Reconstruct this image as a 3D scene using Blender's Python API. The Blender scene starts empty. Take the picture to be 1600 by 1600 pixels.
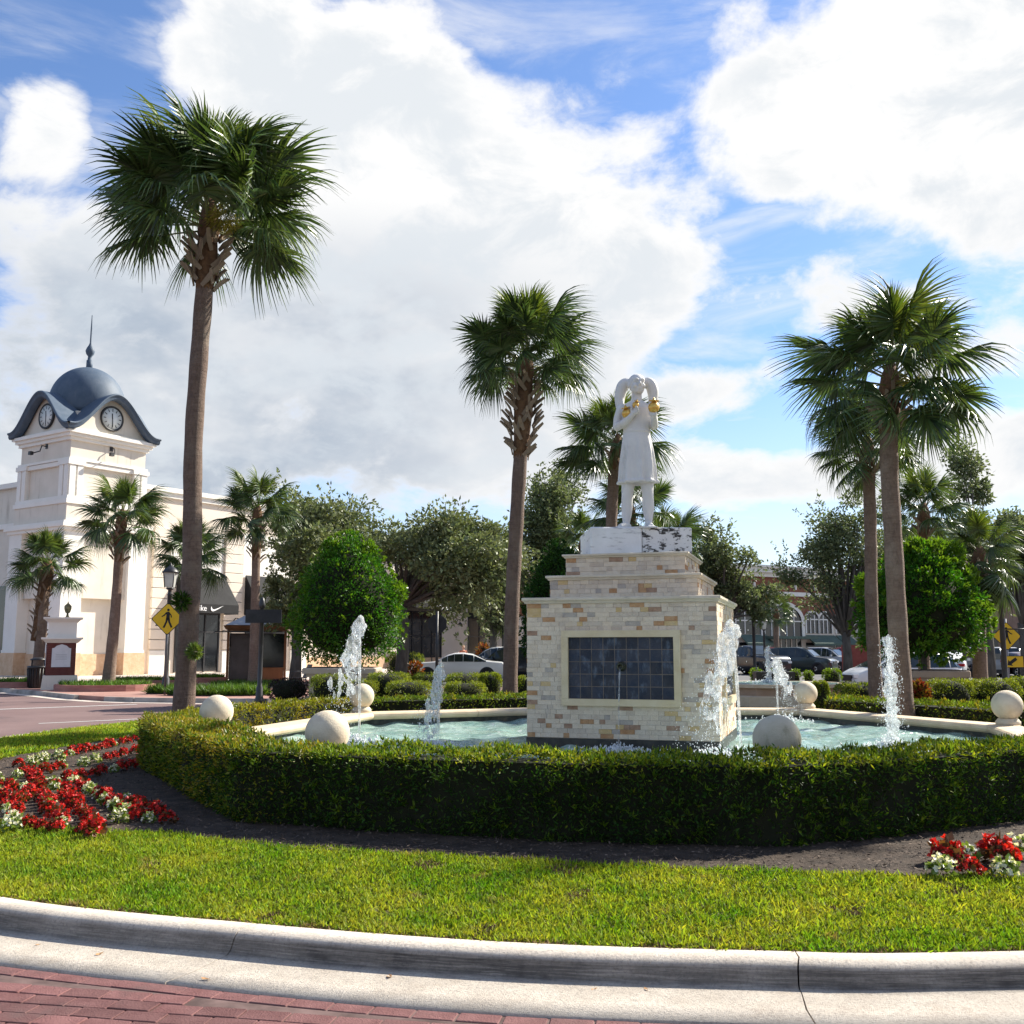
import bpy, bmesh, math, random
import numpy as np
from mathutils import Vector, Matrix, noise as mnoise

R = math.radians
rng = random.Random(7)
nrng = np.random.default_rng(11)
scene = bpy.context.scene
COL = scene.collection

# ------------------------------------------------------------------ camera
FPX, PITCH, EYE = 1600.0, 7.64, 1.6           # focal length in photo pixels, pitch up, eye height
cam_d = bpy.data.cameras.new("camera")
cam_d.sensor_width = 36.0
cam_d.lens = 36.0 * FPX / 1600.0
cam_d.clip_end = 3000.0
cam = bpy.data.objects.new("camera", cam_d)
cam.location = (0, 0, EYE)
cam.rotation_euler = (R(90 + PITCH), 0, 0)
COL.objects.link(cam)
scene.camera = cam
_th = R(PITCH)

def ray(px, py):
    u = (px - 800) / FPX
    v = -(py - 800) / FPX
    return (u, math.cos(_th) - v * math.sin(_th), math.sin(_th) + v * math.cos(_th))

def at_z(px, py, z):
    d = ray(px, py)
    t = (z - EYE) / d[2]
    return Vector((d[0] * t, d[1] * t, z))

def at_y(px, py, y):
    d = ray(px, py)
    t = y / d[1]
    return Vector((d[0] * t, y, EYE + d[2] * t))

# ------------------------------------------------------------------ sun and sky
SUN_AZ, SUN_EL = 33.0, 37.0        # azimuth counter-clockwise from +x, elevation
sun_d = bpy.data.lights.new("sun", 'SUN')
sun_d.energy = 5.0
sun_d.angle = R(0.6)
sun_d.color = (1.0, 0.94, 0.82)
sun = bpy.data.objects.new("sun", sun_d)
sdir = Vector((math.cos(R(SUN_AZ)) * math.cos(R(SUN_EL)), math.sin(R(SUN_AZ)) * math.cos(R(SUN_EL)), math.sin(R(SUN_EL))))
sun.rotation_euler = sdir.to_track_quat('Z', 'Y').to_euler()
sun.location = (20, 20, 40)
COL.objects.link(sun)

scene.view_settings.view_transform = 'Standard'
scene.view_settings.look = 'None'
scene.view_settings.gamma = 1.0
scene.view_settings.use_curve_mapping = False
scene.view_settings.exposure = 1.16

world = bpy.data.worlds.new("World")
scene.world = world
world.use_nodes = True

class NT:
    """small helper for building node trees"""
    def __init__(self, tree):
        self.t = tree
        tree.nodes.clear()
    def n(self, kind, **kw):
        nd = self.t.nodes.new(kind)
        for k, v in kw.items():
            setattr(nd, k, v)
        return nd
    def put(self, sock, v):
        if hasattr(v, 'links') or isinstance(v, bpy.types.NodeSocket):
            self.t.links.new(v, sock)
        else:
            sock.default_value = v
    def math(self, op, a, b=0.0, c=None, clamp=False):
        nd = self.n('ShaderNodeMath', operation=op, use_clamp=clamp)
        self.put(nd.inputs[0], a)
        self.put(nd.inputs[1], b)
        if c is not None:
            self.put(nd.inputs[2], c)
        return nd.outputs[0]
    def vmath(self, op, a, b=None):
        nd = self.n('ShaderNodeVectorMath', operation=op)
        self.put(nd.inputs[0], a)
        if b is not None:
            self.put(nd.inputs[1], b)
        return nd.outputs['Value'] if op in ('LENGTH', 'DOT_PRODUCT', 'DISTANCE') else nd.outputs[0]
    def noise(self, vec, scale, detail=4.0, rough=0.55, dist=0.0):
        nd = self.n('ShaderNodeTexNoise')
        if vec is not None:
            self.put(nd.inputs['Vector'], vec)
        nd.inputs['Scale'].default_value = scale
        nd.inputs['Detail'].default_value = detail
        nd.inputs['Roughness'].default_value = rough
        nd.inputs['Distortion'].default_value = dist
        return nd.outputs['Fac']
    def mapr(self, v, a, b, c=0.0, d=1.0, smooth=False):
        nd = self.n('ShaderNodeMapRange')
        if smooth:
            nd.interpolation_type = 'SMOOTHSTEP'
        self.put(nd.inputs['Value'], v)
        for k, x in zip(('From Min', 'From Max', 'To Min', 'To Max'), (a, b, c, d)):
            self.put(nd.inputs[k], x)
        return nd.outputs['Result']
    def mix(self, f, a, b, mode='MIX'):
        nd = self.n('ShaderNodeMix', data_type='RGBA', blend_type=mode)
        self.put(nd.inputs[0], f)
        for s, v in ((nd.inputs[6], a), (nd.inputs[7], b)):
            if isinstance(v, (tuple, list)) and len(v) == 3:
                v = (*v, 1.0)
            self.put(s, v)
        return nd.outputs[2]
    def link(self, a, b):
        self.t.links.new(a, b)

def build_sky():
    w = NT(world.node_tree)
    out = w.n('ShaderNodeOutputWorld')
    bg = w.n('ShaderNodeBackground')
    sky = w.n('ShaderNodeTexSky', sky_type='NISHITA')
    sky.sun_disc = False
    sky.sun_elevation = R(SUN_EL)
    sky.sun_rotation = R(90 - SUN_AZ)
    sky.altitude = 10
    sky.air_density = 1.0
    sky.dust_density = 0.4
    sky.ozone_density = 2.2
    blue = w.mix(1.0, sky.outputs[0], (0.86, 0.98, 1.18), 'MULTIPLY')
    tc = w.n('ShaderNodeTexCoord')
    d = tc.outputs['Generated']
    sep = w.n('ShaderNodeSeparateXYZ')
    w.link(d, sep.inputs[0])
    az = w.math('ARCTAN2', sep.outputs[0], sep.outputs[1])
    el = w.math('ARCSINE', sep.outputs[2])
    cmb = w.n('ShaderNodeCombineXYZ')
    w.link(az, cmb.inputs[0])
    w.link(el, cmb.inputs[1])
    uv = cmb.outputs[0]
    # warp so that cloud edges billow
    stretch = w.vmath('MULTIPLY', d, (1.0, 1.0, 1.7))
    n1 = w.noise(stretch, 3.2, 9.0, 0.60, 0.25)
    n2 = w.noise(stretch, 9.0, 8.0, 0.62, 0.4)
    nwisp = w.noise(w.vmath('MULTIPLY', d, (1.0, 1.0, 4.5)), 4.5, 7.0, 0.6, 0.6)
    # cloud bodies seen in the photograph: centre px, radii px, weight
    bodies = [(420, 90, 190, 150, 1.0), (600, 170, 270, 200, 1.1), (760, 330, 340, 260, 1.2), (960, 380, 240, 190, 1.1),
              (560, 420, 420, 220, 1.1), (330, 560, 380, 230, 1.1), (620, 620, 480, 160, .9), (150, 420, 190, 130, .85),
              (70, 205, 85, 100, .8), (1240, 190, 260, 135, 1.1), (1450, 150, 300, 190, 1.2), (1530, 330, 190, 110, .8),
              (1150, 610, 170, 60, .75), (1330, 590, 200, 50, .65), (950, 120, 100, 62, .62), (1500, 560, 200, 60, .8),
              (1200, 740, 420, 70, .8), (800, 740, 420, 80, .75), (130, 760, 160, 60, .6), (1130, 45, 85, 75, .6),
              (1560, 700, 190, 90, .9), (300, 690, 420, 130, 1.1), (90, 560, 150, 120, .7), (640, 720, 420, 120, 1.0), (1380, 470, 260, 70, .62), (1330, 330, 170, 60, .5), (1000, 245, 130, 95, .9), (50, 90, 80, 50, .45), (1250, 440, 200, 60, .55)]
    field = None
    for (px, py, rx, ry, wt) in bodies:
        q = Vector(ray(px, py)).normalized()
        a0, e0 = math.atan2(q.x, q.y), math.asin(q.z)
        v = w.vmath('MULTIPLY', w.vmath('SUBTRACT', uv, (a0, e0, 0)), (FPX * 0.93 / rx, FPX * 0.93 / ry, 0))
        g = w.math('MULTIPLY', w.math('SUBTRACT', 1.0, w.vmath('DOT_PRODUCT', v, v)), wt)
        g = w.math('MAXIMUM', g, -0.55)
        field = g if field is None else w.math('SMOOTH_MAX', field, g, 0.25)
    # out of the frame the same broken cumulus goes on
    inside = w.math('MULTIPLY', w.mapr(w.math('ABSOLUTE', az), R(29), R(48), 1.0, 0.0, True), w.mapr(el, R(32), R(46), 1.0, 0.0, True))
    free = w.mapr(w.noise(d, 1.7, 2.0, 0.5), 0.36, 0.66, -0.7, 0.9)
    nm = w.n('ShaderNodeMix', data_type='FLOAT')
    w.link(inside, nm.inputs[0])
    w.link(free, nm.inputs[2])
    w.link(field, nm.inputs[3])
    f = nm.outputs[0]
    f = w.math('ADD', f, w.mapr(n1, 0.25, 0.75, -0.62, 0.62))
    f = w.math('ADD', f, w.mapr(n2, 0.25, 0.75, -0.26, 0.26))
    mask = w.mapr(f, 0.26, 0.66, 0.0, 1.0, True)
    wisp = w.math('MULTIPLY', w.mapr(nwisp, 0.44, 0.74, 0.0, 0.62, True), w.mapr(f, -0.9, 0.2, 0.0, 1.0))
    haze = w.mapr(el, R(-2), R(17), 0.60, 0.0, True)
    # water-laden cores and bases are greyer (a property of the cloud: thickness)
    thick = w.mapr(f, 0.45, 1.1, 0.0, 1.0, True)
    low = w.mapr(el, R(26), R(17), 0.0, 1.0, True)
    leftw = w.mapr(az, R(10), R(-14), 0.15, 1.0, True)
    grey = w.math('MULTIPLY', w.math('MULTIPLY', w.mapr(f, 0.30, 0.85, 0.0, 1.0, True), low), leftw)
    grey = w.math('MULTIPLY', grey, w.mapr(w.noise(stretch, 5.0, 5.0, 0.6), 0.3, 0.58, 0.45, 1.0, True))
    ccol = w.mix(grey, (0.465, 0.463, 0.46), (0.205, 0.238, 0.285))
    ccol = w.mix(w.math('MULTIPLY', w.mapr(n2, 0.40, 0.60, 0.0, 0.75, True), thick), ccol, (0.335, 0.36, 0.385))
    tot = w.math('MAXIMUM', mask, w.math('MAXIMUM', wisp, haze), clamp=True)
    st = w.vmath('SCALE', blue)
    st.node.inputs['Scale'].default_value = 0.074
    final = w.mix(tot, st, ccol)
    w.link(final, bg.inputs['Color'])
    bg.inputs['Strength'].default_value = 1.0
    w.link(bg.outputs[0], out.inputs[0])

build_sky()

# ------------------------------------------------------------------ materials
MATS = {}

def mat(name, col, col2=None, rough=0.7, scale=6.0, detail=5.0, spec=0.3, bump=0.0, bscale=None, metal=0.0,
        contrast=(0.35, 0.65), coords='Object', stretch=None, trans=0.0, island=None, stain=None, coat=0.0, objrand=None, tint=(1.25, 1.2, 0.55)):
    """procedural Principled material: two colours mixed by noise, optional bump, per-island tint, stains, translucency"""
    if name in MATS:
        return MATS[name]
    m = bpy.data.materials.new(name)
    m.use_nodes = True
    w = NT(m.node_tree)
    out = w.n('ShaderNodeOutputMaterial')
    p = w.n('ShaderNodeBsdfPrincipled')
    tc = w.n('ShaderNodeTexCoord')
    ovec = tc.outputs['Object']
    if coords == 'World':       # pieces that share one mesh still differ
        ovec = w.n('ShaderNodeNewGeometry').outputs['Position']
        vec = ovec
    else:
        vec = tc.outputs[coords]
    if stretch:
        vec = w.vmath('MULTIPLY', vec, stretch)
    col = tuple(col)
    c = (*col, 1.0)
    if col2 is not None:
        f = w.mapr(w.noise(vec, scale, detail, 0.6), contrast[0], contrast[1], 0.0, 1.0)
        c = w.mix(f, col, tuple(col2))
    if island is not None:
        gi = w.n('ShaderNodeNewGeometry')
        ramp = w.mapr(gi.outputs['Random Per Island'], 0, 1, island[0], island[1])
        hsv = w.n('ShaderNodeHueSaturation')
        w.put(hsv.inputs['Color'], c)
        w.put(hsv.inputs['Value'], ramp)
        if len(island) > 2:
            w.put(hsv.inputs['Hue'], w.mapr(w.math('FRACT', w.math('MULTIPLY', gi.outputs['Random Per Island'], 7.31)), 0, 1, 0.5 - island[2], 0.5 + island[2]))
        c = hsv.outputs[0]
    if objrand is not None:
        oi = w.n('ShaderNodeObjectInfo')
        hv = w.n('ShaderNodeHueSaturation')
        w.put(hv.inputs['Color'], c)
        w.put(hv.inputs['Value'], w.mapr(oi.outputs['Random'], 0, 1, objrand[0], objrand[1]))
        c = hv.outputs[0]
    if stain is not None:      # (colour, scale, low, high, stretch)
        sv = w.vmath('MULTIPLY', ovec, stain[4])
        sf = w.mapr(w.noise(sv, stain[1], 7.0, 0.65), stain[2], stain[3], 0.0, 1.0, True)
        c = w.mix(sf, c, stain[0])
    w.put(p.inputs['Base Color'], c)
    p.inputs['Roughness'].default_value = rough
    p.inputs['Metallic'].default_value = metal
    p.inputs['Specular IOR Level'].default_value = spec
    p.inputs['Coat Weight'].default_value = coat
    p.inputs['Coat Roughness'].default_value = 0.06
    if bump > 0:
        b = w.n('ShaderNodeBump')
        b.inputs['Strength'].default_value = bump
        b.inputs['Distance'].default_value = 0.02
        w.link(w.noise(vec, bscale or scale * 4, 6.0, 0.65), b.inputs['Height'])
        w.link(b.outputs[0], p.inputs['Normal'])
    sh = p.outputs[0]
    if trans > 0:
        t = w.n('ShaderNodeBsdfTranslucent')
        w.put(t.inputs['Color'], w.mix(1.0, c, tint, 'MULTIPLY'))
        ms = w.n('ShaderNodeMixShader')
        ms.inputs[0].default_value = trans
        w.link(sh, ms.inputs[1])
        w.link(t.outputs[0], ms.inputs[2])
        sh = ms.outputs[0]
    w.link(sh, out.inputs[0])
    MATS[name] = m
    return m

# ------------------------------------------------------------------ mesh helpers
class MB:
    """collects faces; build() links them as one mesh object"""
    def __init__(self):
        self.v, self.f, self.m, self.s = [], [], [], []
        self.T = None
    def add(self, vs, fs, mi=0, smooth=False):
        o = len(self.v)
        if self.T is not None:
            vs = [self.T @ Vector(x) for x in vs]
        self.v += [tuple(x) for x in vs]
        self.f += [tuple(i + o for i in q) for q in fs]
        self.m += [mi] * len(fs)
        self.s += [smooth] * len(fs)
        return self
    def box(self, c, s, rz=0.0, mi=0, taper=1.0, bev=0.0):
        x, y, z = s[0] / 2, s[1] / 2, s[2] / 2
        if bev > 0:
            pts = [(-x + bev, -y), (x - bev, -y), (x, -y + bev), (x, y - bev), (x - bev, y), (-x + bev, y), (-x, y - bev), (-x, -y + bev)]
            ins = [(a * (1 - bev / x), b * (1 - bev / y)) for a, b in pts]
            ring = [[(a, b, -z) for a, b in pts], [(a, b, z - bev) for a, b in pts], [(a, b, z) for a, b in ins]]
            vs = [p for r_ in ring for p in r_]
            fs = [tuple(range(7, -1, -1)), tuple(range(16, 24))]
            for k in range(2):
                for i in range(8):
                    j = (i + 1) % 8
                    fs.append((k * 8 + i, k * 8 + j, k * 8 + 8 + j, k * 8 + 8 + i))
        else:
            t = taper
            vs = [(-x, -y, -z), (x, -y, -z), (x, y, -z), (-x, y, -z), (-x * t, -y * t, z), (x * t, -y * t, z), (x * t, y * t, z), (-x * t, y * t, z)]
            fs = [(3, 2, 1, 0), (4, 5, 6, 7), (0, 1, 5, 4), (1, 2, 6, 5), (2, 3, 7, 6), (3, 0, 4, 7)]
        ca, sa = math.cos(rz), math.sin(rz)
        vs = [(c[0] + a * ca - b * sa, c[1] + a * sa + b * ca, c[2] + d) for a, b, d in vs]
        return self.add(vs, fs, mi)
    def bx(self, x0, x1, y0, y1, z0, z1, mi=0, bev=0.0):
        return self.box(((x0 + x1) / 2, (y0 + y1) / 2, (z0 + z1) / 2), (abs(x1 - x0), abs(y1 - y0), abs(z1 - z0)), 0, mi, 1.0, bev)
    def prism(self, poly, z0, z1, mi=0, smooth=False):
        n = len(poly)
        vs = [(a, b, z0) for a, b in poly] + [(a, b, z1) for a, b in poly]
        fs = [tuple(range(n - 1, -1, -1)), tuple(range(n, 2 * n))]
        self.add(vs, fs, mi)
        o = len(self.v) - 2 * n
        for i in range(n):
            j = (i + 1) % n
            self.f.append((o + i, o + j, o + n + j, o + n + i))
            self.m.append(mi)
            self.s.append(smooth)
        return self
    def lathe(self, prof, n=24, c=(0, 0, 0), mi=0, smooth=True, cap=True):
        vs, fs = [], []
        for r_, z in prof:
            for i in range(n):
                a = 2 * math.pi * i / n
                vs.append((c[0] + r_ * math.cos(a), c[1] + r_ * math.sin(a), c[2] + z))
        for k in range(len(prof) - 1):
            for i in range(n):
                j = (i + 1) % n
                fs.append((k * n + i, k * n + j, (k + 1) * n + j, (k + 1) * n + i))
        if cap:
            if prof[0][0] > 1e-5:
                fs.append(tuple(range(n - 1, -1, -1)))
            if prof[-1][0] > 1e-5:
                o = (len(prof) - 1) * n
                fs.append(tuple(o + i for i in range(n)))
        return self.add(vs, fs, mi, smooth)
    def tube(self, path, rad, n=8, mi=0, smooth=True, cap=True):
        path = [Vector(p) for p in path]
        if not hasattr(rad, '__len__'):
            rad = [rad] * len(path)
        vs, fs = [], []
        ref = None
        for k, p in enumerate(path):
            t = (path[min(k + 1, len(path) - 1)] - path[max(k - 1, 0)]).normalized()
            if ref is None:
                ref = Vector((1, 0, 0)) if abs(t.x) < 0.8 else Vector((0, 1, 0))
            u = (ref - t * ref.dot(t)).normalized()
            ref = u
            v = t.cross(u)
            for i in range(n):
                a = 2 * math.pi * i / n
                vs.append(p + (u * math.cos(a) + v * math.sin(a)) * rad[k])
        for k in range(len(path) - 1):
            for i in range(n):
                j = (i + 1) % n
                fs.append((k * n + i, k * n + j, (k + 1) * n + j, (k + 1) * n + i))
        if cap:
            fs.append(tuple(range(n - 1, -1, -1)))
            o = (len(path) - 1) * n
            fs.append(tuple(o + i for i in range(n)))
        return self.add(vs, fs, mi, smooth)
    def ball(self, c, r, n=12, mi=0, sq=(1, 1, 1)):
        vs, fs = [], []
        m = max(4, n // 2)
        for k in range(m + 1):
            ph = math.pi * k / m
            for i in range(n):
                a = 2 * math.pi * i / n
                vs.append((c[0] + r * sq[0] * math.sin(ph) * math.cos(a), c[1] + r * sq[1] * math.sin(ph) * math.sin(a), c[2] + r * sq[2] * math.cos(ph)))
        for k in range(m):
            for i in range(n):
                j = (i + 1) % n
                fs.append((k * n + j, k * n + i, (k + 1) * n + i, (k + 1) * n + j))
        return self.add(vs, fs, mi, True)
    def mesh(self, name, mats):
        me = bpy.data.meshes.new(name)
        me.from_pydata(self.v, [], self.f)
        for m_ in (mats if isinstance(mats, (list, tuple)) else [mats]):
            me.materials.append(m_)
        me.polygons.foreach_set('material_index', self.m)
        me.polygons.foreach_set('use_smooth', self.s)
        me.update()
        return me
    def build(self, name, mats, parent=None, loc=None, rz=0.0):
        return obj(name, self.mesh(name, mats), parent, loc, rz)

def obj(name, data, parent=None, loc=None, rz=0.0, rot=None, scale=None):
    o = bpy.data.objects.new(name, data)
    COL.objects.link(o)
    if parent is not None:
        o.parent = parent
    if loc is not None:
        o.location = loc
    if rot is not None:
        o.rotation_euler = rot
    elif rz:
        o.rotation_euler = (0, 0, rz)
    if scale is not None:
        o.scale = scale if hasattr(scale, '__len__') else (scale,) * 3
    return o

def tag(o, label, cat, group=None, kind=None):
    o['label'] = label
    o['category'] = cat
    if group:
        o['group'] = group
    if kind:
        o['kind'] = kind
    return o

def struct(o):
    o['kind'] = 'structure'
    return o

def stuff(o):
    o['kind'] = 'stuff'
    return o

def thing(name, label, cat, loc=(0, 0, 0), rz=0.0, group=None, scale=None):
    o = obj(name, None, None, loc, rz, scale=scale)
    o.empty_display_size = 0.2
    return tag(o, label, cat, group)

def np_mesh(name, V, F, material, smooth=False):
    """fast mesh from arrays; F is (n,k) with constant k"""
    me = bpy.data.meshes.new(name)
    V = np.ascontiguousarray(V, dtype=np.float32)
    F = np.ascontiguousarray(F, dtype=np.int32)
    n, k = F.shape
    me.vertices.add(len(V))
    me.vertices.foreach_set('co', V.ravel())
    me.loops.add(n * k)
    me.loops.foreach_set('vertex_index', F.ravel())
    me.polygons.add(n)
    me.polygons.foreach_set('loop_start', np.arange(0, n * k, k, dtype=np.int32))
    me.polygons.foreach_set('use_smooth', np.full(n, smooth))
    me.update(calc_edges=True)
    me.materials.append(material)
    return me

def unit(a):
    return a / np.maximum(np.linalg.norm(a, axis=-1, keepdims=True), 1e-9)

def leaf_arrays(P, D, L, W, g=nrng, curl=0.15, up=None):
    """diamond leaves: base P, direction D, length L, width W (arrays)"""
    n = len(P)
    D = unit(D)
    A = unit(g.normal(size=(n, 3))) if up is None else unit(up + 0.35 * g.normal(size=(n, 3)))
    B = unit(np.cross(D, A))
    N = np.cross(B, D)
    L = np.broadcast_to(np.asarray(L, float), (n,))[:, None]
    W = np.broadcast_to(np.asarray(W, float), (n,))[:, None]
    mid = P + D * L * 0.45
    V = np.stack([P, mid + B * W / 2 - N * W * curl, P + D * L - N * L * curl, mid - B * W / 2 - N * W * curl], 1).reshape(-1, 3)
    F = np.arange(4 * n).reshape(n, 4)
    return V, F

def leaf_obj(name, P, D, L, W, material, parent=None, g=nrng, curl=0.15, up=None, loc=None):
    V, F = leaf_arrays(P, D, L, W, g, curl, up)
    return obj(name, np_mesh(name, V, F, material), parent, loc)

def sphere_pts(n, g=nrng):
    return unit(g.normal(size=(n, 3)))

def copy_tree(o, parent=None):
    c = o.copy()
    COL.objects.link(c)
    c.parent = parent
    for ch in list(o.children):
        copy_tree(ch, c)
    return c

def text_mesh(s, size, depth=0.01):
    cu = bpy.data.curves.new('text', 'FONT')
    cu.body = s
    cu.size = size
    cu.extrude = depth
    cu.align_x = 'CENTER'
    cu.align_y = 'CENTER'
    tmp = bpy.data.objects.new('text_tmp', cu)
    COL.objects.link(tmp)
    dg = bpy.context.evaluated_depsgraph_get()
    me = bpy.data.meshes.new_from_object(tmp.evaluated_get(dg))
    bpy.data.objects.remove(tmp)
    bpy.data.curves.remove(cu)
    return me

def remesh(mb, name, voxel, material, parent=None, loc=None, rz=0.0, smooth_it=2):
    """fuse overlapping solids into one continuous surface"""
    me = mb.mesh(name, material)
    tmp = bpy.data.objects.new('tmp', me)
    COL.objects.link(tmp)
    md = tmp.modifiers.new('r', 'REMESH')
    md.mode = 'VOXEL'
    md.voxel_size = voxel
    md.use_smooth_shade = True
    if smooth_it:
        sm = tmp.modifiers.new('s', 'SMOOTH')
        sm.factor = 0.5
        sm.iterations = smooth_it
    dg = bpy.context.evaluated_depsgraph_get()
    me2 = bpy.data.meshes.new_from_object(tmp.evaluated_get(dg))
    bpy.data.objects.remove(tmp)
    me2.name = name
    me2.materials.clear()
    me2.materials.append(material)
    me2.polygons.foreach_set('use_smooth', [True] * len(me2.polygons))
    return obj(name, me2, parent, loc, rz)
# ------------------------------------------------------------------ ground, road, island
def catmull(pts, closed=True, sub=10):
    n = len(pts)
    out = []
    for i in range(n if closed else n - 1):
        p0, p1, p2, p3 = (pts[(i + k) % n] if closed else pts[min(max(i + k, 0), n - 1)] for k in (-1, 0, 1, 2))
        for s in range(sub):
            t = s / sub
            out.append(tuple(0.5 * ((2 * b) + (-a + c) * t + (2 * a - 5 * b + 4 * c - d) * t * t + (-a + 3 * b - 3 * c + d) * t ** 3)
                             for a, b, c, d in zip(p0, p1, p2, p3)))
    if not closed:
        out.append(tuple(pts[-1]))
    return out

def inside(poly, X, Y):
    """vectorised point-in-polygon"""
    poly = np.asarray(poly)
    r_ = np.zeros(X.shape, bool)
    j = len(poly) - 1
    for i in range(len(poly)):
        xi, yi = poly[i]
        xj, yj = poly[j]
        c = ((yi > Y) != (yj > Y)) & (X < (xj - xi) * (Y - yi) / (yj - yi + 1e-12) + xi)
        r_ ^= c
        j = i
    return r_

def poly_dist(poly, X, Y):
    poly = np.asarray(poly)
    d = np.full(X.shape, 1e9)
    for i in range(len(poly)):
        a, b = poly[i - 1], poly[i]
        ab = b - a
        t = np.clip(((X - a[0]) * ab[0] + (Y - a[1]) * ab[1]) / (ab @ ab + 1e-12), 0, 1)
        d = np.minimum(d, np.hypot(X - a[0] - t * ab[0], Y - a[1] - t * ab[1]))
    return d

ISLAND = catmull([(2.0, 5.25), (3.6, 5.42), (5.6, 6.0), (8.2, 7.4), (10.5, 9.9), (12.2, 13.6), (12.8, 18), (12.6, 24), (12, 30), (9.5, 34.2), (4, 36),
                  (-1.5, 35), (-5.2, 32), (-6.9, 27.5), (-7.55, 22), (-8.35, 18.8), (-8.55, 16), (-7.9, 12.7), (-6.5, 9.9), (-4.75, 7.6), (-3.08, 6.4),
                  (-1.39, 5.79), (0, 5.43), (1.3, 5.28)])
ISL = np.array(ISLAND)
ISLC = ISL[::4]
BED = catmull([(0, 7.1), (0.82, 6.86), (1.61, 6.72), (2.46, 6.62), (3.3, 6.6), (4.7, 6.95), (6.6, 8.2), (8.4, 10.5), (9.2, 14), (8.6, 18), (6, 21.4), (1, 22.4),
               (-3.4, 21), (-5.2, 19), (-6.05, 17), (-6.45, 15), (-6.55, 13), (-6.15, 11), (-5.2, 9.55), (-4.27, 8.81), (-3.44, 8.2), (-2.71, 8.1), (-1.84, 7.6), (-1.06, 7.35)], sub=6)

def zground(X, Y):
    X = np.asarray(X, float)
    Y = np.asarray(Y, float)
    d = poly_dist(ISLC, X, Y)
    s = np.clip(d / 1.6, 0, 1)
    return 0.118 + 0.082 * s * s * (3 - 2 * s)

m_asphalt = mat('asphalt', (0.10, 0.10, 0.105), (0.15, 0.148, 0.145), 0.9, 0.8, 8, bump=0.3, bscale=60)
m_redroad = mat('red_asphalt', (0.145, 0.092, 0.086), (0.185, 0.122, 0.114), 0.85, 0.5, 9, bump=0.3, bscale=70, stain=((0.105, 0.072, 0.07), 0.35, 0.52, 0.75, (1, 1, 1)))
m_paver = mat('paver_red', (0.135, 0.055, 0.052), (0.185, 0.085, 0.080), 0.8, 9, 8, bump=0.5, bscale=90, coords='World', objrand=(0.72, 1.2), stain=((0.11, 0.065, 0.06), 3.0, 0.5, 0.8, (1, 1, 1)))
m_joint = mat('paver_joint', (0.07, 0.045, 0.04), (0.17, 0.11, 0.10), 0.95, 5, 6)
m_conc = mat('kerb_concrete', (0.47, 0.435, 0.385), (0.58, 0.545, 0.49), 0.85, 5, 9, bump=0.5, bscale=110, stain=((0.33, 0.29, 0.24), 2.2, 0.56, 0.78, (1, 1, 1)))

def kerb_material():
    m = bpy.data.materials.new('kerb_weathered_shaded')
    m.use_nodes = True
    w = NT(m.node_tree)
    out = w.n('ShaderNodeOutputMaterial')
    p = w.n('ShaderNodeBsdfPrincipled')
    tc = w.n('ShaderNodeTexCoord')
    o = tc.outputs['Object']
    sep = w.n('ShaderNodeSeparateXYZ')
    w.link(o, sep.inputs[0])
    base = w.mix(w.mapr(w.noise(o, 4, 8, 0.65), 0.35, 0.65), (0.50, 0.43, 0.35), (0.65, 0.575, 0.48))
    speck = w.mapr(w.noise(o, 55, 6, 0.8), 0.49, 0.62, 0, 0.7)
    base = w.mix(speck, base, (0.30, 0.26, 0.22))
    # shade of the kerb face painted as a dark band, broken by dirt streaks
    shade_band = w.math('MULTIPLY', w.mapr(sep.outputs[2], 0.009, 0.028, 0.25, 1, True), w.mapr(sep.outputs[2], 0.122, 0.088, 0, 1, True))
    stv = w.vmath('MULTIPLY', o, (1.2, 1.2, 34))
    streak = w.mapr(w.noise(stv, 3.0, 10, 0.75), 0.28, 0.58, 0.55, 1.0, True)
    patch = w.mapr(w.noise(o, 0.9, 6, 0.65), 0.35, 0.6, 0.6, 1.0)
    base = w.mix(w.math('MULTIPLY', w.math('MULTIPLY', shade_band, streak), patch), base, (0.060, 0.052, 0.044))
    st = w.mapr(w.noise(o, 2.6, 6, 0.65), 0.58, 0.74, 0, 0.55, True)
    base = w.mix(st, base, (0.34, 0.27, 0.20))
    w.link(base, p.inputs['Base Color'])
    p.inputs['Roughness'].default_value = 0.88
    b = w.n('ShaderNodeBump')
    b.inputs['Strength'].default_value = 0.5
    b.inputs['Distance'].default_value = 0.02
    w.link(w.noise(o, 70, 8, 0.75), b.inputs['Height'])
    w.link(b.outputs[0], p.inputs['Normal'])
    w.link(p.outputs[0], out.inputs[0])
    return m
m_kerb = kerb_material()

mb = MB()
mb.add([(-900, -300, -0.03), (900, -300, -0.03), (900, 1500, -0.03), (-900, 1500, -0.03)], [(0, 1, 2, 3)])
struct(mb.build('ground', m_asphalt))

def normals2(poly):
    p = np.asarray(poly)
    t = np.roll(p, -1, 0) - np.roll(p, 1, 0)
    n = np.stack([t[:, 1], -t[:, 0]], 1)
    return n / np.linalg.norm(n, axis=1, keepdims=True)
ISLN = normals2(ISL)                       # outward (counter-clockwise outline)

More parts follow.
